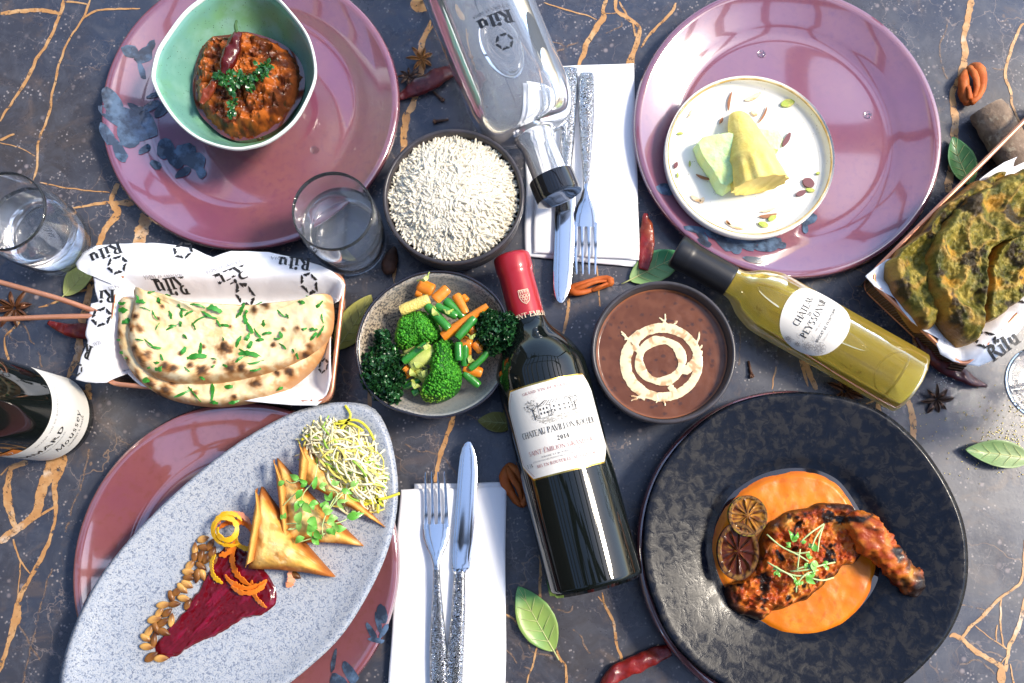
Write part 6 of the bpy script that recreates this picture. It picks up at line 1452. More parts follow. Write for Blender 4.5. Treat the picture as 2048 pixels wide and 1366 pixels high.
cL, ceL = basket([(238, 545), (690, 548), (661, 806), (208, 766)], ZR, 'copper wire basket at the left lined with paper under coriander naan', [[(222, 633, .0425), (190, 622, .0435), (120, 598, .051), (60, 581, .054), (-30, 556, .058)], [(222, 634, .0425), (190, 632, .0435), (100, 634, .050), (-30, 640, .058)]])
fL = inside(cL)
def papL(x, y):
    d = fL(x, y); w_ = .0034 * noise.noise((x * 26, y * 26, 1)) + .0020 * abs(noise.noise((x * 60, y * 60, 4)))
    if d > 0: return ZR + .0032 - .026 * sst(0, .022, d) + w_ * .7
    return ZR + .0032 + w_ * (1 + 40 * -d) - .28 * max(0, -d - .004)
def QP(x, y, z): return P(140 + x * .2832, 460 + y * .2832, z)
pl = [(8, 1046), (60, 890), (122, 782), (104, 742), (132, 512), (188, 500), (172, 440), (155, 320), (100, 300), (30, 260), (0, 215), (60, 150), (170, 102), (300, 82), (450, 75), (620, 80), (750, 95), (860, 120), (940, 160), (1000, 185), (1060, 160), (1130, 140), (1260, 140), (1400, 150), (1520, 175), (1650, 210), (1760, 245), (1850, 290), (1910, 340), (1945, 390), (1925, 450), (1900, 500), (1870, 470), (1840, 450), (1850, 560), (1832, 650), (1835, 750), (1838, 900), (1845, 1040), (1820, 1130), (1790, 1190), (1740, 1238), (1560, 1235), (1300, 1215), (1000, 1180), (700, 1150), (500, 1100), (420, 1040), (330, 975), (300, 1020), (260, 1078), (180, 1080), (90, 1068)]
outL = [QP(x, y, ZR + .004) for x, y in pl]
# straight-sided resample so that the torn corners stay sharp
pq = rs([(p.x, p.y) for p in outL], 260)
def sheet(name, pq, zf, m, parent, c=None, rings=46, th=.0004, colf=None):
    q = np.array(pq); c = np.array(c) if c is not None else q.mean(0); n = len(q); V = []; F = []
    for sgn in (0, 1):
        for i in range(rings):
            s = 1 - i / rings
            for p in q: x, y = c + (p - c) * s; V.append((x, y, zf(x, y) - sgn * th))
        V.append((c[0], c[1], zf(c[0], c[1]) - sgn * th))
    blk = rings * n + 1
    for sgn in (0, 1):
        o_ = sgn * blk
        for r in range(rings - 1):
            for i in range(n):
                j = (i + 1) % n; f = (o_ + r * n + i, o_ + r * n + j, o_ + (r + 1) * n + j, o_ + (r + 1) * n + i); F.append(f if not sgn else f[::-1])
        for i in range(n): f = (o_ + (rings - 1) * n + i, o_ + (rings - 1) * n + (i + 1) % n, o_ + rings * n); F.append(f if not sgn else f[::-1])
    for i in range(n): F.append(((i + 1) % n, i, blk + i, blk + (i + 1) % n))
    ar = sum(q[i][0] * q[(i + 1) % n][1] - q[(i + 1) % n][0] * q[i][1] for i in range(n))
    if ar < 0: F = [f[::-1] for f in F]
    return mk(name, V, F, m, parent, sharp=0)
pcL = QP(900, 640, ZR); linL = sheet('paper_liner', pq, papL, M_wax, None, (pcL.x, pcL.y)); tag(linL, 'white printed paper liner under the coriander naan', 'paper', 'printed basket liners')
def on_sheet(conv, zf, x, y, ang, lift=.0007):
    """planar mapping at zoom point x, y; ang is the reading direction in degrees in the picture"""
    p = conv(x, y, ZR + .003)
    for _ in range(6): p = conv(x, y, zf(p.x, p.y))
    a = math.radians(ang); ex = Vector((math.cos(a), -math.sin(a), 0)); ey = Vector((-ex.y, ex.x, 0))
    def fn(u, v, l):
        q = p + ex * u + ey * v; return (q.x, q.y, zf(q.x, q.y) + lift + l)
    return fn
U = .2832 * .00041
for (x, y, an) in ((235, 165, 153), (690, 385, 176), (1115, 322, 161), (1590, 240, 183)):
    lay(fit('Ritu', 245 * U, 100 * U, thick=.21, thin=.06, track=.05), on_sheet(QP, papL, x, y - 45 * math.cos(math.radians(an - 180)), an), 'printed_name', M_ink, linL)
for (x, y, an, tx_, wd) in ((120, 135, 153, 'of INDIA', 130), (660, 318, 177, 'SEASONS of INDIA', 290), (1090, 250, 161, 'SEASONS of INDIA', 280), (1510, 195, 186, 'of INDIA', 190), (310, 392, 165, 'SEASON', 90), (190, 790, 165, 'SEAS', 60)):
    lay(fit(tx_, wd * U, 24 * U, thick=.13, thin=.07, track=.2), on_sheet(QP, papL, x, y, an), 'printed_motto', M_inkg, linL)
lay(fit('Ri', 130 * U, 95 * U, thick=.21, thin=.06, track=.05), on_sheet(QP, papL, 262, 425, 178), 'printed_name', M_ink, linL)
lay(fit('R', 70 * U, 100 * U, thick=.26, thin=.07), on_sheet(QP, papL, 138, 815, 200), 'printed_name', M_ink, linL)
for (x, y, r_) in ((335, 245, 82), (805, 145, 78), (1240, 462, 78), (1690, 375, 70), (225, 615, 82), (48, 985, 56), (1790, 960, 60)):
    lay(shift(logo2(r_ * U), 0, 0, x * .01), on_sheet(QP, papL, x, y, 170), 'printed_emblem', M_ink, linL)
# naan
M_naan = food('naan_bread', .55, .05, bump=[(60, .3, .002), (300, .25, .0008)], sss=.05)
def naan(name, pts, zc, h, label, spots, conv, seed, base=(.80, .64, .38), tilt=None, rings=60, ang=210, green=False, grp=None, center=None, wob=0):
    out = [conv(x, y, zc) for x, y in pts]; sp = [(conv(x, y, zc), r_ * .2832 * .00041) for x, y, r_ in spots]
    def zf(x, y, t):
        z = zc - h * .6 + h * (1.25 * math.sqrt(max(0, 1 - (1 - min(1, t / .16)) ** 2)) - .25 * sst(.15, .5, t)) + (-.014 * abs(fb(x, y, seed, 26, 2)) + .004 if green else .0022 * fb(x, y, seed, 34, 3)) * sst(0, .2, t) + (.0030 if green else .0011) * fb(x, y, seed + 3, 120, 3)
        for p, r_ in sp:
            d = math.hypot(x - p.x, y - p.y)
            if d < r_ * 1.6: z += .0016 * (1 - sst(0, r_ * 1.6, d))
        return z
    def cf(x, y, z, t):
        n = fb(x, y, seed, 60, 4); n2 = fb(x, y, seed + 5, 170, 4)
        c_ = mix(base, (.66, .42, .16), .8 * sst(.0, .7, n + .3 * n2) * .8); c_ = mix(c_, (.78, .70, .48), .6 * sst(.1, .6, -n))
        c_ = mix(c_, (.48, .19, .045), .85 * (1 - sst(.0, .13, t + .09 * n2)))
        for p, r_ in sp:
            d = math.hypot(x - p.x, y - p.y) + r_ * .7 * n2
            if d < r_ * 1.7: c_ = mix(c_, mix((.035, .012, .006), (.42, .16, .035), sst(.25, 1.2, d / r_)), .96 * (1 - sst(.55, 1.7, d / r_)))
        return c_
    def cg(x, y, z, t):
        n = fb(x, y, seed, 38, 4); n2 = fb(x, y, seed + 5, 110, 4); n3 = fb(x, y, seed + 8, 300, 3)
        c_ = mix((.16, .135, .018), (.40, .30, .055), sst(-.3, .6, n2 + .4 * n3)); c_ = mix(c_, (.045, .055, .010), .75 * sst(-.1, .5, fb(x, y, seed + 20, 60, 4) + .5 * n3)); c_ = mix(c_, (.42, .24, .05), .7 * sst(.12, .0, abs(fb(x, y, seed, 26, 2))) if abs(fb(x, y, seed, 26, 2)) < .12 else 0); c_ = mix(c_, (.60, .28, .03), .6 * sst(.35, .7, fb(x, y, seed + 2, 45, 3)))
        c_ = mix(c_, (.03, .018, .008), .92 * sst(.12, .4, fb(x, y, seed + 11, 50, 4)))
        return mix(c_, (.40, .18, .04), .7 * (1 - sst(0, .08, t + .05 * n2)))
    o = blob(name, out, zf, M_naan if not green else M_gnaan, None, rings, ang, cg if green else cf, zb=zc - h, c=(tuple(conv(*center, zc))[:2] if center else None), wob=wob)
    tag(o, label, 'naan', grp); return o, zf
low = [(342, 490), (332, 640), (325, 740), (350, 860), (400, 960), (460, 1045), (560, 1130), (700, 1195), (880, 1232), (1050, 1240), (1250, 1215), (1400, 1180), (1530, 1110), (1650, 1020), (1740, 920), (1800, 800), (1815, 720), (1500, 640), (900, 560), (440, 470)]
upp = [(450, 395), (500, 418), (600, 432), (720, 470), (800, 498), (1000, 512), (1150, 520), (1300, 525), (1500, 505), (1650, 488), (1760, 462), (1825, 445), (1842, 520), (1845, 620), (1825, 720), (1760, 805), (1680, 880), (1560, 955), (1430, 1000), (1300, 1030), (1050, 1072), (880, 1082), (750, 1080), (640, 1058), (560, 1020), (470, 945), (425, 860), (398, 750), (400, 680), (425, 580), (440, 480)]
nL, zL = naan('naan_bread', low, .049, .013, 'lower coriander naan showing below the upper one in the left basket', [(355, 740, 40), (345, 650, 18), (420, 930, 26), (705, 1135, 44), (640, 1165, 30), (590, 1095, 36), (1330, 1090, 40), (1560, 1010, 40), (1480, 1020, 30), (900, 1160, 24), (500, 1040, 34), (360, 830, 20), (740, 1090, 20), (1180, 1180, 18)], QP, 3, grp='folded naans', center=(900, 900))
nU, zU = naan('naan_bread', upp, .061, .014, 'upper folded naan with coriander and brown blisters in the left basket', [(460, 615, 30), (495, 625, 22), (460, 715, 22), (520, 705, 26), (520, 925, 44), (480, 850, 40), (700, 985, 42), (760, 995, 32), (955, 1010, 46), (1160, 985, 46), (1240, 990, 36), (1110, 850, 50), (1320, 575, 26), (1395, 535, 34), (1660, 890, 36), (1700, 830, 28), (1620, 715, 24), (955, 830, 16), (1450, 820, 18), (650, 640, 12), (1525, 710, 12), (800, 880, 14), (420, 670, 24), (1150, 690, 14), (570, 890, 36), (870, 960, 22), (680, 555, 14), (1780, 740, 18), (450, 440, 20), (1040, 940, 14)], QP, 1, grp='folded naans')
M_cor = mat('coriander_leaf', (.03, .22, .025), .4, noise2=(120, .4, .65, (.06, .30, .04)))
rn = random.Random(40)
def bit(x, y, L_, wv, an, z, lab, bend=.1):
    a = math.radians(an); pts = []
    for k in range(6):
        f = k / 5 - .5; b_ = bend * L_ * (.25 - f * f) * 4 * .3; X, Y = x + L_ * f * math.cos(a) - b_ * math.sin(a), y + L_ * f * math.sin(a) + b_ * math.cos(a); pts.append(tuple(QP(X, Y, z + .0012 + .0012 * math.cos(f * 7))))
    ws = [max(.0006, wv * U * (.55 + .6 * rn.random()) * (math.sin(math.pi * (j + .7) / 9.4) ** .4)) for j in range(9)]
    V, F = ribbon(cat(pts, 9, closed=False), ws, .0003, up=(rn.uniform(-.5, .5), rn.uniform(-.5, .5), 1)); return mk('coriander_shred', V, F, M_cor, None, sharp=50)
up_b = [(560, 440, 80, 22, 170), (510, 495, 90, 44, 175), (485, 480, 60, 20, 70), (630, 500, 50, 40, 70), (690, 465, 40, 30, 0), (530, 560, 80, 10, 18), (600, 600, 80, 14, 60), (800, 560, 70, 12, 20), (790, 590, 60, 26, 90), (840, 590, 70, 20, 150), (890, 540, 130, 18, 10), (1010, 560, 130, 50, 20), (980, 590, 140, 24, 30), (925, 640, 150, 16, -28), (870, 680, 60, 24, 60), (780, 660, 44, 30, 90), (720, 690, 110, 18, -25), (810, 755, 40, 24, 45), (620, 680, 60, 10, -60), (705, 600, 60, 26, 75), (1050, 660, 60, 18, 60), (1090, 680, 80, 24, 5), (1215, 560, 90, 40, 110), (1190, 600, 60, 22, 130), (1250, 580, 50, 22, -60), (1240, 640, 90, 34, 80), (1270, 690, 90, 30, 60), (1330, 730, 90, 20, 50), (1365, 660, 50, 34, 90), (1390, 735, 70, 28, 170), (1250, 760, 80, 30, -60), (1340, 780, 60, 30, -10), (1190, 790, 90, 30, -65), (1265, 815, 70, 36, -60), (1320, 530, 90, 14, 150), (1500, 590, 110, 16, 40), (1535, 610, 40, 20, 60), (1635, 515, 50, 30, 20), (1755, 525, 80, 26, -40), (1700, 470, 70, 14, 10), (1785, 620, 80, 16, 80), (1720, 700, 60, 32, 5), (1650, 695, 50, 20, -10), (1770, 715, 100, 20, -60), (1720, 750, 70, 30, -50), (1490, 740, 50, 26, 70), (1465, 765, 50, 20, 0), (1505, 830, 80, 14, 45), (1575, 855, 30, 20, 60), (1605, 885, 60, 24, 75), (1615, 945, 60, 24, 60), (915, 840, 90, 30, 98), (895, 900, 140, 44, -5), (790, 855, 80, 34, -50), (650, 910, 70, 18, 70), (560, 800, 120, 16, 40), (610, 830, 90, 20, 10), (490, 775, 60, 14, 10), (635, 975, 70, 44, -10), (610, 940, 40, 24, 0), (930, 1045, 50, 22, 30), (1100, 965, 50, 22, 30), (1250, 860, 120, 20, 20), (1270, 890, 160, 40, 10), (1200, 920, 90, 24, -40), (1290, 935, 170, 18, -10), (1310, 985, 80, 20, -10), (1010, 965, 30, 18, -40), (1015, 910, 40, 12, 10), (1080, 770, 30, 14, 80), (720, 680, 60, 14, 0), (770, 530, 30, 20, 60), (560, 975, 30, 26, 0), (830, 985, 60, 12, 40)]
nuc = np.array([(p.x, p.y) for p in [QP(x, y, .061) for x, y in upp]]).mean(0)
def zt(zf, outl, x, y, zz):
    p = QP(x, y, zz); return p
fU = outfn([QP(x, y, .061) for x, y in upp], nuc)
for (x, y, L_, wv, an) in up_b:
    p = QP(x, y, .063); q = math.hypot(p.x - nuc[0], p.y - nuc[1]) / fU(math.atan2(p.y - nuc[1], p.x - nuc[0])); z = zU(p.x, p.y, max(0, 1 - q))
    tag(bit(x, y, L_, wv * .95, an, z, '', rn.uniform(-.4, .4)), 'chopped green coriander scattered on the upper naan', 'coriander', 'coriander on the upper naan')
lo_b = [(385, 515, 90, 30, 0), (380, 575, 80, 44, 15), (395, 640, 60, 50, -20), (350, 780, 40, 24, 10), (370, 865, 40, 26, 0), (545, 1058, 60, 50, 10), (800, 1150, 140, 26, -25), (880, 1160, 140, 16, 50), (1000, 1145, 120, 36, 92), (1015, 1220, 60, 34, 10), (1130, 1105, 80, 34, 0), (1480, 1118, 50, 30, -20), (1160, 1212, 80, 30, -15), (560, 1110, 40, 20, 40), (400, 905, 30, 18, 0)]
nlc = np.array(tuple(QP(900, 900, .049))[:2]); fLn = outfn([QP(x, y, .049) for x, y in low], nlc)
for (x, y, L_, wv, an) in lo_b:
    p = QP(x, y, .051); q = math.hypot(p.x - nlc[0], p.y - nlc[1]) / fLn(math.atan2(p.y - nlc[1], p.x - nlc[0])); z = zL(p.x, p.y, max(0, 1 - q))
    tag(bit(x, y, L_, wv * .95, an, z, '', rn.uniform(-.4, .4)), 'chopped green coriander on the lower naan edge', 'coriander', 'coriander on the lower naan')
# right basket
def WP(x, y, z): return P(1730 + x * .3369, 320 + y * .3369, z)
c0, c1, c3 = P(1735, 556, ZR), P(2050, 240, ZR), P(1928, 738, ZR)
e1 = (c1 - c0).normalized() * .26; n1 = Vector((e1.y, -e1.x, 0)).normalized(); dp = (c3 - c0).dot(n1)
quad = [c0, c0 + e1, c0 + e1 + n1 * dp, c0 + n1 * dp]
def unP(p):
    """pixel of a world point (layout helper for the second basket)"""
    x, y, z = p.x, p.y, p.z - CAMH; yy = y * CT + z * ST; zz = -y * ST + z * CT
    return (1024 + FPX * x / -zz, 683 - FPX * yy / -zz)
cR, ceR = basket([unP(p) for p in quad], ZR, 'copper wire basket at the right lined with paper under herbed naan', [])
fR = inside(cR)
def papR(x, y):
    d = fR(x, y); w_ = .002 * noise.noise((x * 30, y * 30, 21)) + .0015 * noise.noise((x * 90, y * 90, 24))
    if d > 0: return ZR + .0022 - .024 * sst(.0, .030, d) + w_
    return ZR + .0034 + w_ + .3 * d
pr = [(0, 690), (60, 640), (130, 590), (250, 560), (420, 430), (560, 300), (700, 100), (760, 55), (860, -10), (980, -70), (1200, -60), (1230, 300), (1200, 560), (1060, 740), (944, 990), (850, 1120), (760, 1190), (680, 1225), (600, 1215), (520, 1195), (450, 1150), (420, 1090), (480, 1080), (420, 1050), (350, 1020), (270, 960), (215, 890), (180, 820), (120, 790), (50, 750)]
linR = sheet('paper_liner', rs([tuple(WP(x, y, ZR + .002))[:2] for x, y in pr], 240), papR, M_wax, None, tuple(WP(620, 640, .03))[:2]); tag(linR, 'white printed paper liner under the herbed naan', 'paper', 'printed basket liners')
UR = .3369 * .00041
lay(fit('Ritu', 240 * UR, 105 * UR, thick=.21, thin=.06, track=.05), on_sheet(WP, papR, 845, 1140, -34), 'printed_name', M_ink, linR)
for (x, y, r_, an) in ((715, 1068, 66, -34), (940, 808, 60, -34)): lay(logo2(r_ * UR), on_sheet(WP, papR, x, y, an), 'printed_emblem', M_ink, linR)
M_gnaan = food('herbed_naan', .5, .1, bump=[(60, .7, .004), (260, .8, .002)])
G = 'herbed naans in the right basket'
naan('naan_bread', [(120, 620), (170, 560), (260, 490), (330, 420), (400, 330), (500, 230), (620, 150), (760, 90), (840, 70), (800, 150), (640, 280), (500, 420), (400, 560), (370, 660), (390, 760), (430, 870), (430, 930), (400, 990), (330, 1000), (230, 870), (170, 770), (140, 690)], .050, .016, 'narrow folded herbed naan strip at the left of the right basket', [], WP, 31, green=True, rings=80, ang=300, grp=G, center=(330, 560), wob=.003)
naan('naan_bread', [(360, 620), (400, 480), (480, 350), (560, 260), (680, 180), (800, 110), (900, 70), (1000, 60), (1100, 200), (1000, 420), (860, 480), (760, 520), (700, 600), (720, 760), (690, 900), (690, 980), (660, 1070), (590, 1090), (520, 1020), (440, 900), (380, 780)], .058, .018, 'large folded herbed naan with brown char in the right basket', [], WP, 35, green=True, rings=80, ang=300, grp=G, center=(600, 560), wob=.003)
naan('naan_bread', [(740, 560), (850, 460), (960, 400), (1100, 300), (1180, 420), (1120, 600), (960, 790), (860, 880), (760, 950), (700, 980), (690, 860), (720, 720)], .052, .016, 'darker green herbed naan piece at the right edge of the basket', [], WP, 39, green=True, rings=80, ang=300, grp=G, center=(880, 660), wob=.003)
rn = random.Random(50)
# ------------------------------------------------------------------ spices on the table
M_anise = mat('star_anise', (.14, .055, .022), .4, noise2=(120, .4, .65, (.07, .025, .012)), bump=(200, .4, .001))
M_anised = mat('dark_star_anise', (.05, .026, .018), .5, noise2=(120, .4, .65, (.10, .05, .03)), bump=(200, .5, .001))
M_seed = mat('anise_seed', (.22, .08, .03), .15, coat=.6)
def carpel():
    V = []; F = []; n = 9
    for i in range(n):
        f = i / (n - 1); hw = .0031 * math.sin(math.pi * min(1, f * .9 + .08)) ** .8; h = .0045 * math.sin(math.pi * min(1, f * .85 + .12)) + .0008; x = .0015 + .0155 * f; z0 = .0004 + .0025 * f * f
        V += [(x, -hw * .9, z0 + h * .75), (x, -hw * .35, z0 + h), (x, 0, z0 + h * .35), (x, hw * .35, z0 + h), (x, hw * .9, z0 + h * .75), (x, 0, z0)]
    for i in range(n - 1):
        for k in range(6): l = (k + 1) % 6; F.append((i * 6 + k, (i + 1) * 6 + k, (i + 1) * 6 + l, i * 6 + l))
    F.append((0, 1, 2, 3, 4, 5)); F.append(tuple((n - 1) * 6 + k for k in (5, 4, 3, 2, 1, 0)))
    return V, F
cvV, cvF = carpel()
def anise(px, py, z, size, rot, m, label, n=8, tilt=(0, 0), skip=()):
    p = P(px, py, z); t = thing('star_anise', p, label, 'star anise', 'star anise on the table'); t.rotation_euler = (tilt[0], tilt[1], rot); t.scale = (size,) * 3
    me = None
    for k in range(n):
        if k in skip: continue
        if me is None:
            o = mk('carpel', cvV, cvF, m, None, org=(0, 0, 0), sharp=50); me = o.data
        else:
            o = bpy.data.objects.new('carpel', me); sc.collection.objects.link(o)
        o.parent = t; o.location = (0, 0, 0); o.rotation_euler = (0, 0, 2 * math.pi * k / n + rn.uniform(-.12, .12)); o.scale = (rn.uniform(.85, 1.15), rn.uniform(.75, 1.2), rn.uniform(.8, 1.15))
        if k % 2 == 0:
            V, F = ball((.009, 0, .0042), .0021, (1.3, .6, .7), 8, 5); s = mk('seed', V, F, M_seed, None, org=(0, 0, 0), sharp=0); s.parent = o
    return t
anise(31, 617, .001, 1.05, .2, M_anise, 'star anise under the basket handle at the left edge', 8)
anise(842, 120, .002, .78, .5, mat('golden_star_anise', (.34, .15, .04), .35, noise2=(120, .4, .65, (.16, .06, .02))), 'golden brown star anise beside the water bottle', 7, (.15, .2))
anise(818, 156, .003, .68, .1, M_anised, 'dark star anise beside the left charger plate and dried chilli', 8, (-.25, .1))
anise(1687, 783, .002, 1.05, .5, M_anise, 'star anise half hidden under the white wine bottle', 8, (0, .1))
anise(1870, 798, .002, .85, .9, M_anised, 'dark star anise standing beyond the white wine bottle base', 8, (.3, -.2))
anise(1497, 632, .001, .5, .3, M_anised, 'tiny dark star anise beside the dal bowl rim', 6)
M_clove = mat('clove', (.055, .022, .013), .5, noise2=(200, .4, .65, (.10, .045, .025)), bump=(300, .3, .0006))
def clove(a, b_, label, r=.0013):
    A, B = P(*a, .002), P(*b_, .0028); t = thing('clove', (A.x, A.y, 0.0004), label, 'clove', 'cloves on the table'); d = (B - A).normalized()
    V, F = tube([A, A.lerp(B, .5), B], [r * .7, r, r * 1.25], 8, jit=.2); mk('stem', V, F, M_clove, t, sharp=0)
    for k in range(4):
        s = d.cross(Z).normalized() * math.cos(k * 1.571 + .6) + Z * math.sin(k * 1.571 + .6); V, F = tube([B, B + d * .001 + s * .0018, B + d * .0026 + s * .0024], [.0011, .0009, .0003], 6); mk('sepal', V, F, M_clove, t, sharp=0)
    V, F = ball(tuple(B + d * .0017), .0017, (1, 1, 1), 10, 7); mk('bud', V, F, mat('clove_bud', (.13, .055, .03), .45) if 'clove_bud' not in bpy.data.materials else bpy.data.materials['clove_bud'], t, sharp=0)
clove((897, 239), (872, 243), 'clove lying level above the rice bowl'); clove((866, 183), (883, 198), 'clove slanting below the dried chilli near the water bottle'); clove((1497, 722), (1503, 749), 'clove lying right of the dal bowl')
M_mace = mat('orange_mace', (.46, .095, .016), .55, noise2=[(50, .4, .65, (.55, .16, .04)), (30, .55, .7, (.26, .045, .015))], bump=[(90, .6, .002), (300, .4, .0008)], spec=.3)
def mace(pa, pb, wpx, label, seed, z=.006):
    A, B = P(*pa, z), P(*pb, z); d = (B - A); L_ = d.length; d.normalize(); S = d.cross(Z); rr = wpx / 2 * MPP(*pa); r = random.Random(seed); mb = MB()
    # a long loop of flesh round a hollow, with an inner tongue and a folded lip
    C0 = A.lerp(B, .5); n = 34; pts = []; wv = []
    for i in range(n + 1):
        a = 2 * math.pi * i / n; lx = math.cos(a) * L_ * .46; ly = math.sin(a) * rr * .72 * (1 + .25 * math.cos(a * 2 + seed)); pts.append(C0 + d * lx + S * ly + Z * (rr * .22 * math.sin(a * 3 + seed))); wv.append(rr * (.42 + .12 * math.sin(a * 2 + seed * 2) + .10 * noise.noise((a * 2, seed, 0))))
    V, F = tube(pts, wv, 11, .8, .22); mb.add(V, F)
    tg = [A.lerp(B, .06) + S * rr * .3, A.lerp(B, .3) + S * rr * .12 + Z * rr * .5, A.lerp(B, .6) - S * rr * .2 + Z * rr * .55, A.lerp(B, .9) - S * rr * .1 + Z * rr * .2]
    V, F = tube(cat([tuple(p) for p in tg], 16, closed=False), list(np.interp(np.linspace(0, 1, 16), [0, .3, .7, 1], [rr * .3, rr * .34, rr * .26, rr * .14])), 10, .7, .25); mb.add(V, F)
    tg = [A.lerp(B, .5) + S * rr * .7, A.lerp(B, .7) + S * rr * .5 + Z * rr * .5, A.lerp(B, .95) + S * rr * .2 + Z * rr * .3]
    V, F = tube(cat([tuple(p) for p in tg], 12, closed=False), rr * .22, 9, .6, .25); mb.add(V, F)
    o = mb.build('mace_blade', M_mace, None, sharp=0)
    return tag(o, label, 'mace', 'orange mace pieces on the table')
mace((1137, 580), (1224, 562), 30, 'orange mace piece lying just below the upper fork tines', 1); mace((1018, 928), (1044, 1012), 42, 'orange mace piece between the lower napkin and the red wine bottle', 2); mace((1947, 130), (1942, 206), 44, 'orange mace piece at the top right beside the cinnamon bark', 3, .008); mace((1040, 920), (1052, 950), 22, 'small orange mace shard tucked against the red wine bottle', 5)
M_bark = mat('cinnamon_bark', (.27, .19, .13), .8, noise2=[(60, .4, .6, (.16, .11, .075)), (140, .55, .68, (.34, .28, .20))], bump=[(70, .8, .003), (250, .5, .001)])
q = [P(1972, 216, .016), P(1990, 245, .016), P(2010, 280, .016), P(2040, 330, .016)]
V, F = tube(cat([tuple(p) for p in q], 16, closed=False), [.0155, .0168, .017, .0168] + [.0168] * 12, 26, .92, .09); tag(mk('cinnamon_bark', V, F, M_bark, None, sharp=60), 'thick grey brown roll of cinnamon bark behind the right basket', 'cinnamon')
M_card = mat('black_cardamom', (.11, .05, .03), .6, noise2=(200, .4, .65, (.06, .028, .018)), bump=(150, .7, .0015))
q = [P(781, 548, .006), P(778, 535, .007), P(781, 518, .007), P(786, 504, .006), P(789, 494, .005)]
V, F = tube(cat([tuple(p) for p in q], 14, closed=False), list(np.interp(np.linspace(0, 1, 14), [0, .1, .35, .6, .85, 1], [.0035, .006, .0072, .0062, .0035, .0012])), 16, .9, .16); tag(mk('cardamom_pod', V, F, M_card, None, sharp=0), 'black cardamom pod between the tumbler and the vegetable bowl', 'cardamom')
M_chb = mat('bright_dried_chilli', (.24, .016, .012), .3, coat=.2, noise2=[(60, .42, .62, (.13, .012, .012)), (26, .55, .72, (.36, .09, .03))], bump=[(120, .6, .0016), (36, .5, .003)])
gc_ = 'dried chillies on the table'
chilli([(908, 140), (880, 152), (850, 168), (820, 182), (798, 196)], [9, 16, 19, 18, 14, 5], .006, 'purple brown dried chilli beside the water bottle and the left plate', group=gc_)
chilli([(1291, 428), (1294, 460), (1293, 500), (1286, 540)], [4, 13, 15, 14, 9], .006, 'red dried chilli standing between the napkin and the dessert plate', M_chb, group=gc_)
chilli([(98, 645), (112, 652), (140, 660), (182, 664)], [5, 11, 15, 16], .006, 'red dried chilli at the left of the naan basket', M_chb, group=gc_)
chilli([(1835, 672), (1862, 708), (1900, 738), (1940, 760), (1974, 772)], [10, 16, 17, 14, 3], .006, 'long dried chilli sticking out below the right basket', group=gc_)
chilli([(1206, 1380), (1225, 1352), (1265, 1332), (1310, 1312), (1340, 1300)], [10, 17, 18, 17, 12], .006, 'dark red dried chilli at the bottom edge beside the black plate', M_chb, group=gc_)
# bay leaves
def bay(base, tip, wpx, z, cols, label, curve=.1, lift=(.001, .004), zt=None):
    A, B = P(*base, z), P(*tip, z); d = (B - A); L_ = d.length; d.normalize(); S = d.cross(Z); w_ = wpx / 2 * MPP(*base, z); n, m_ = 26, 6; V = []; F = []; C = []
    for i in range(n + 1):
        f = i / n; hw = w_ * math.sin(math.pi * f ** .9) ** .8 if 0 < f < 1 else 0
        for j in range(-m_, m_ + 1):
            g_ = j / m_; ripple = 1 + .03 * noise.noise((f * 9, j, z))
            p = A + d * (f * L_) + S * (hw * g_ * ripple + curve * L_ * (f - f * f) )
            zz = .0012 + lift[0] + (lift[1] * g_ * g_) * math.sin(math.pi * f) + .0012 * noise.noise((p.x * 50, p.y * 50, 3)) + lift[1] * .8 * f * f
            V.append((p.x, p.y, z + zz)); C.append(mix(cols[0], cols[1], sst(-.5, .6, noise.noise((p.x * 40, p.y * 40, 5)) + f - .5)))
    k = 2 * m_ + 1
    for i in range(n):
        for j in range(2 * m_): F.append((i * k + j, i * k + j + 1, (i + 1) * k + j + 1, (i + 1) * k + j))
    t = thing('bay_leaf', (A.x, A.y, z), label, 'bay leaf', 'bay leaves'); o = mk('blade', V, F, M_bay, t, col=C, sharp=0)
    sm_ = o.modifiers.new('thick', 'SOLIDIFY'); sm_.thickness = .0004; sm_.offset = -1
    mid = [Vector(V[i * k + m_]) + Z * .0002 for i in range(n)]; mid = [mid[0] - d * .008] + mid
    V2, F2 = tube(mid, [.0006] * 6 + list(np.linspace(.0005, .00015, len(mid) - 6)), 6); mk('midrib', V2, F2, M_rib2, t, sharp=0)
    mb = MB()
    for i in range(4, n - 4, 4):
        for s_ in (1, -1):
            a = V[i * k + m_]; e = V[min(n, i + 4) * k + m_ + s_ * (m_ - 1)]; mb.add(*tube([Vector(a) + Z * .0002, (Vector(a) + Vector(e)) / 2 + Z * .0003, Vector(e) + Z * .0002], [.0003, .00022, .0001], 5))
    mb.build('side_veins', M_rib2, t, sharp=0)
M_bay = food('bay_leaf_skin', .42, .15, bump=(250, .2, .0005)); M_rib2 = mat('leaf_rib', (.50, .52, .22), .5)
gr, pg, yl, dk = (.11, .26, .07), (.26, .40, .14), (.36, .36, .09), (.05, .16, .06)
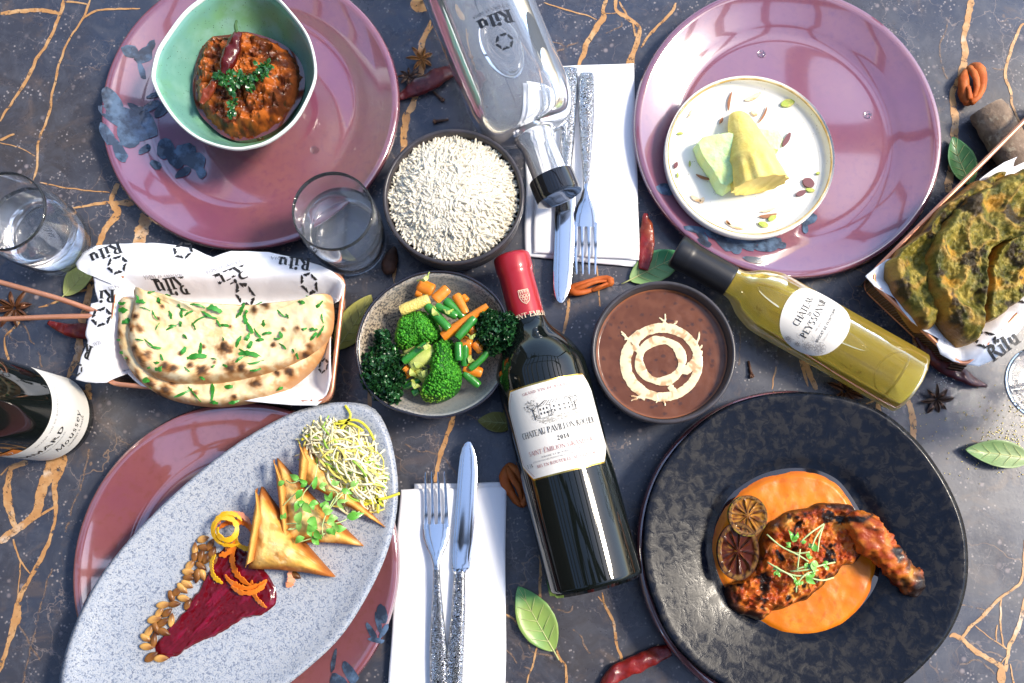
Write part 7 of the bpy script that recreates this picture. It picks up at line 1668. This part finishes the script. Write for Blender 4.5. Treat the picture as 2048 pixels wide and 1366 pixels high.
bay((1258, 562), (1368, 510), 62, .001, (pg, (.08, .30, .12)), 'pale green bay leaf between the white bottle cap and the dal bowl', -.05)
bay((1108, 1302), (1036, 1172), 74, .001, ((.26, .38, .09), (.12, .32, .10)), 'large fresh green bay leaf below the red wine bottle', -.02)
bay((2062, 918), (1924, 900), 54, .003, ((.24, .32, .14), (.17, .28, .10)), 'pale green bay leaf at the right edge beside gold dust', .02, (.001, .005))
bay((672, 700), (744, 592), 60, .001, (yl, (.44, .42, .12)), 'yellowish bay leaf between the naan basket and vegetable bowl', .1)
bay((1030, 848), (956, 842), 40, .001, ((.22, .20, .05), (.30, .28, .08)), 'small dull olive bay leaf left of the red wine label', 0)
bay((130, 592), (200, 520), 46, .001, ((.44, .48, .16), (.36, .44, .14)), 'yellow green bay leaf under the left paper liner', .0)
bay((1940, 372), (1900, 278), 56, .001, (gr, dk), 'dark green bay leaf tucked under the right basket', -.1)
# gold dust and salt
M_dust = mat('gold_dust', (.95, .75, .25), .3, metal=1); mb = MB(); rn = random.Random(70)
for i in range(300):
    x = 2048 - abs(rn.gauss(0, 60)); y = 868 + rn.gauss(0, 38) - (2048 - x) * .0
    if rn.random() < .25: x, y = rn.uniform(1830, 2048), rn.uniform(820, 960)
    p = P(x, y, .0008); s = rn.uniform(.00025, .0007); V, F = ball((p.x, p.y, .0006), s, (1, 1, .7), 5, 3); mb.add(V, F)
tag(mb.build('gold_dust', M_dust, None, sharp=0), 'fine gold glitter dusted on the table beside the right bay leaf', 'glitter', kind='stuff')
M_salt = mat('salt_grain', (.8, .8, .8), .4); mb = MB()
for i in range(70):
    x, y = (rn.gauss(1890, 14), rn.gauss(756, 10)) if i < 40 else (rn.choice([1500, 1050, 1120, 250, 1980, 1440]) + rn.gauss(0, 50), rn.choice([750, 640, 1260, 160, 1100]) + rn.gauss(0, 40))
    p = P(x, y, .0008); V, F = ball((p.x, p.y, .0006), rn.uniform(.0003, .0007), (1, 1, .7), 5, 3); mb.add(V, F)
tag(mb.build('salt_grains', M_salt, None, sharp=0), 'scattered white salt grains on the dark table', 'salt', kind='stuff')
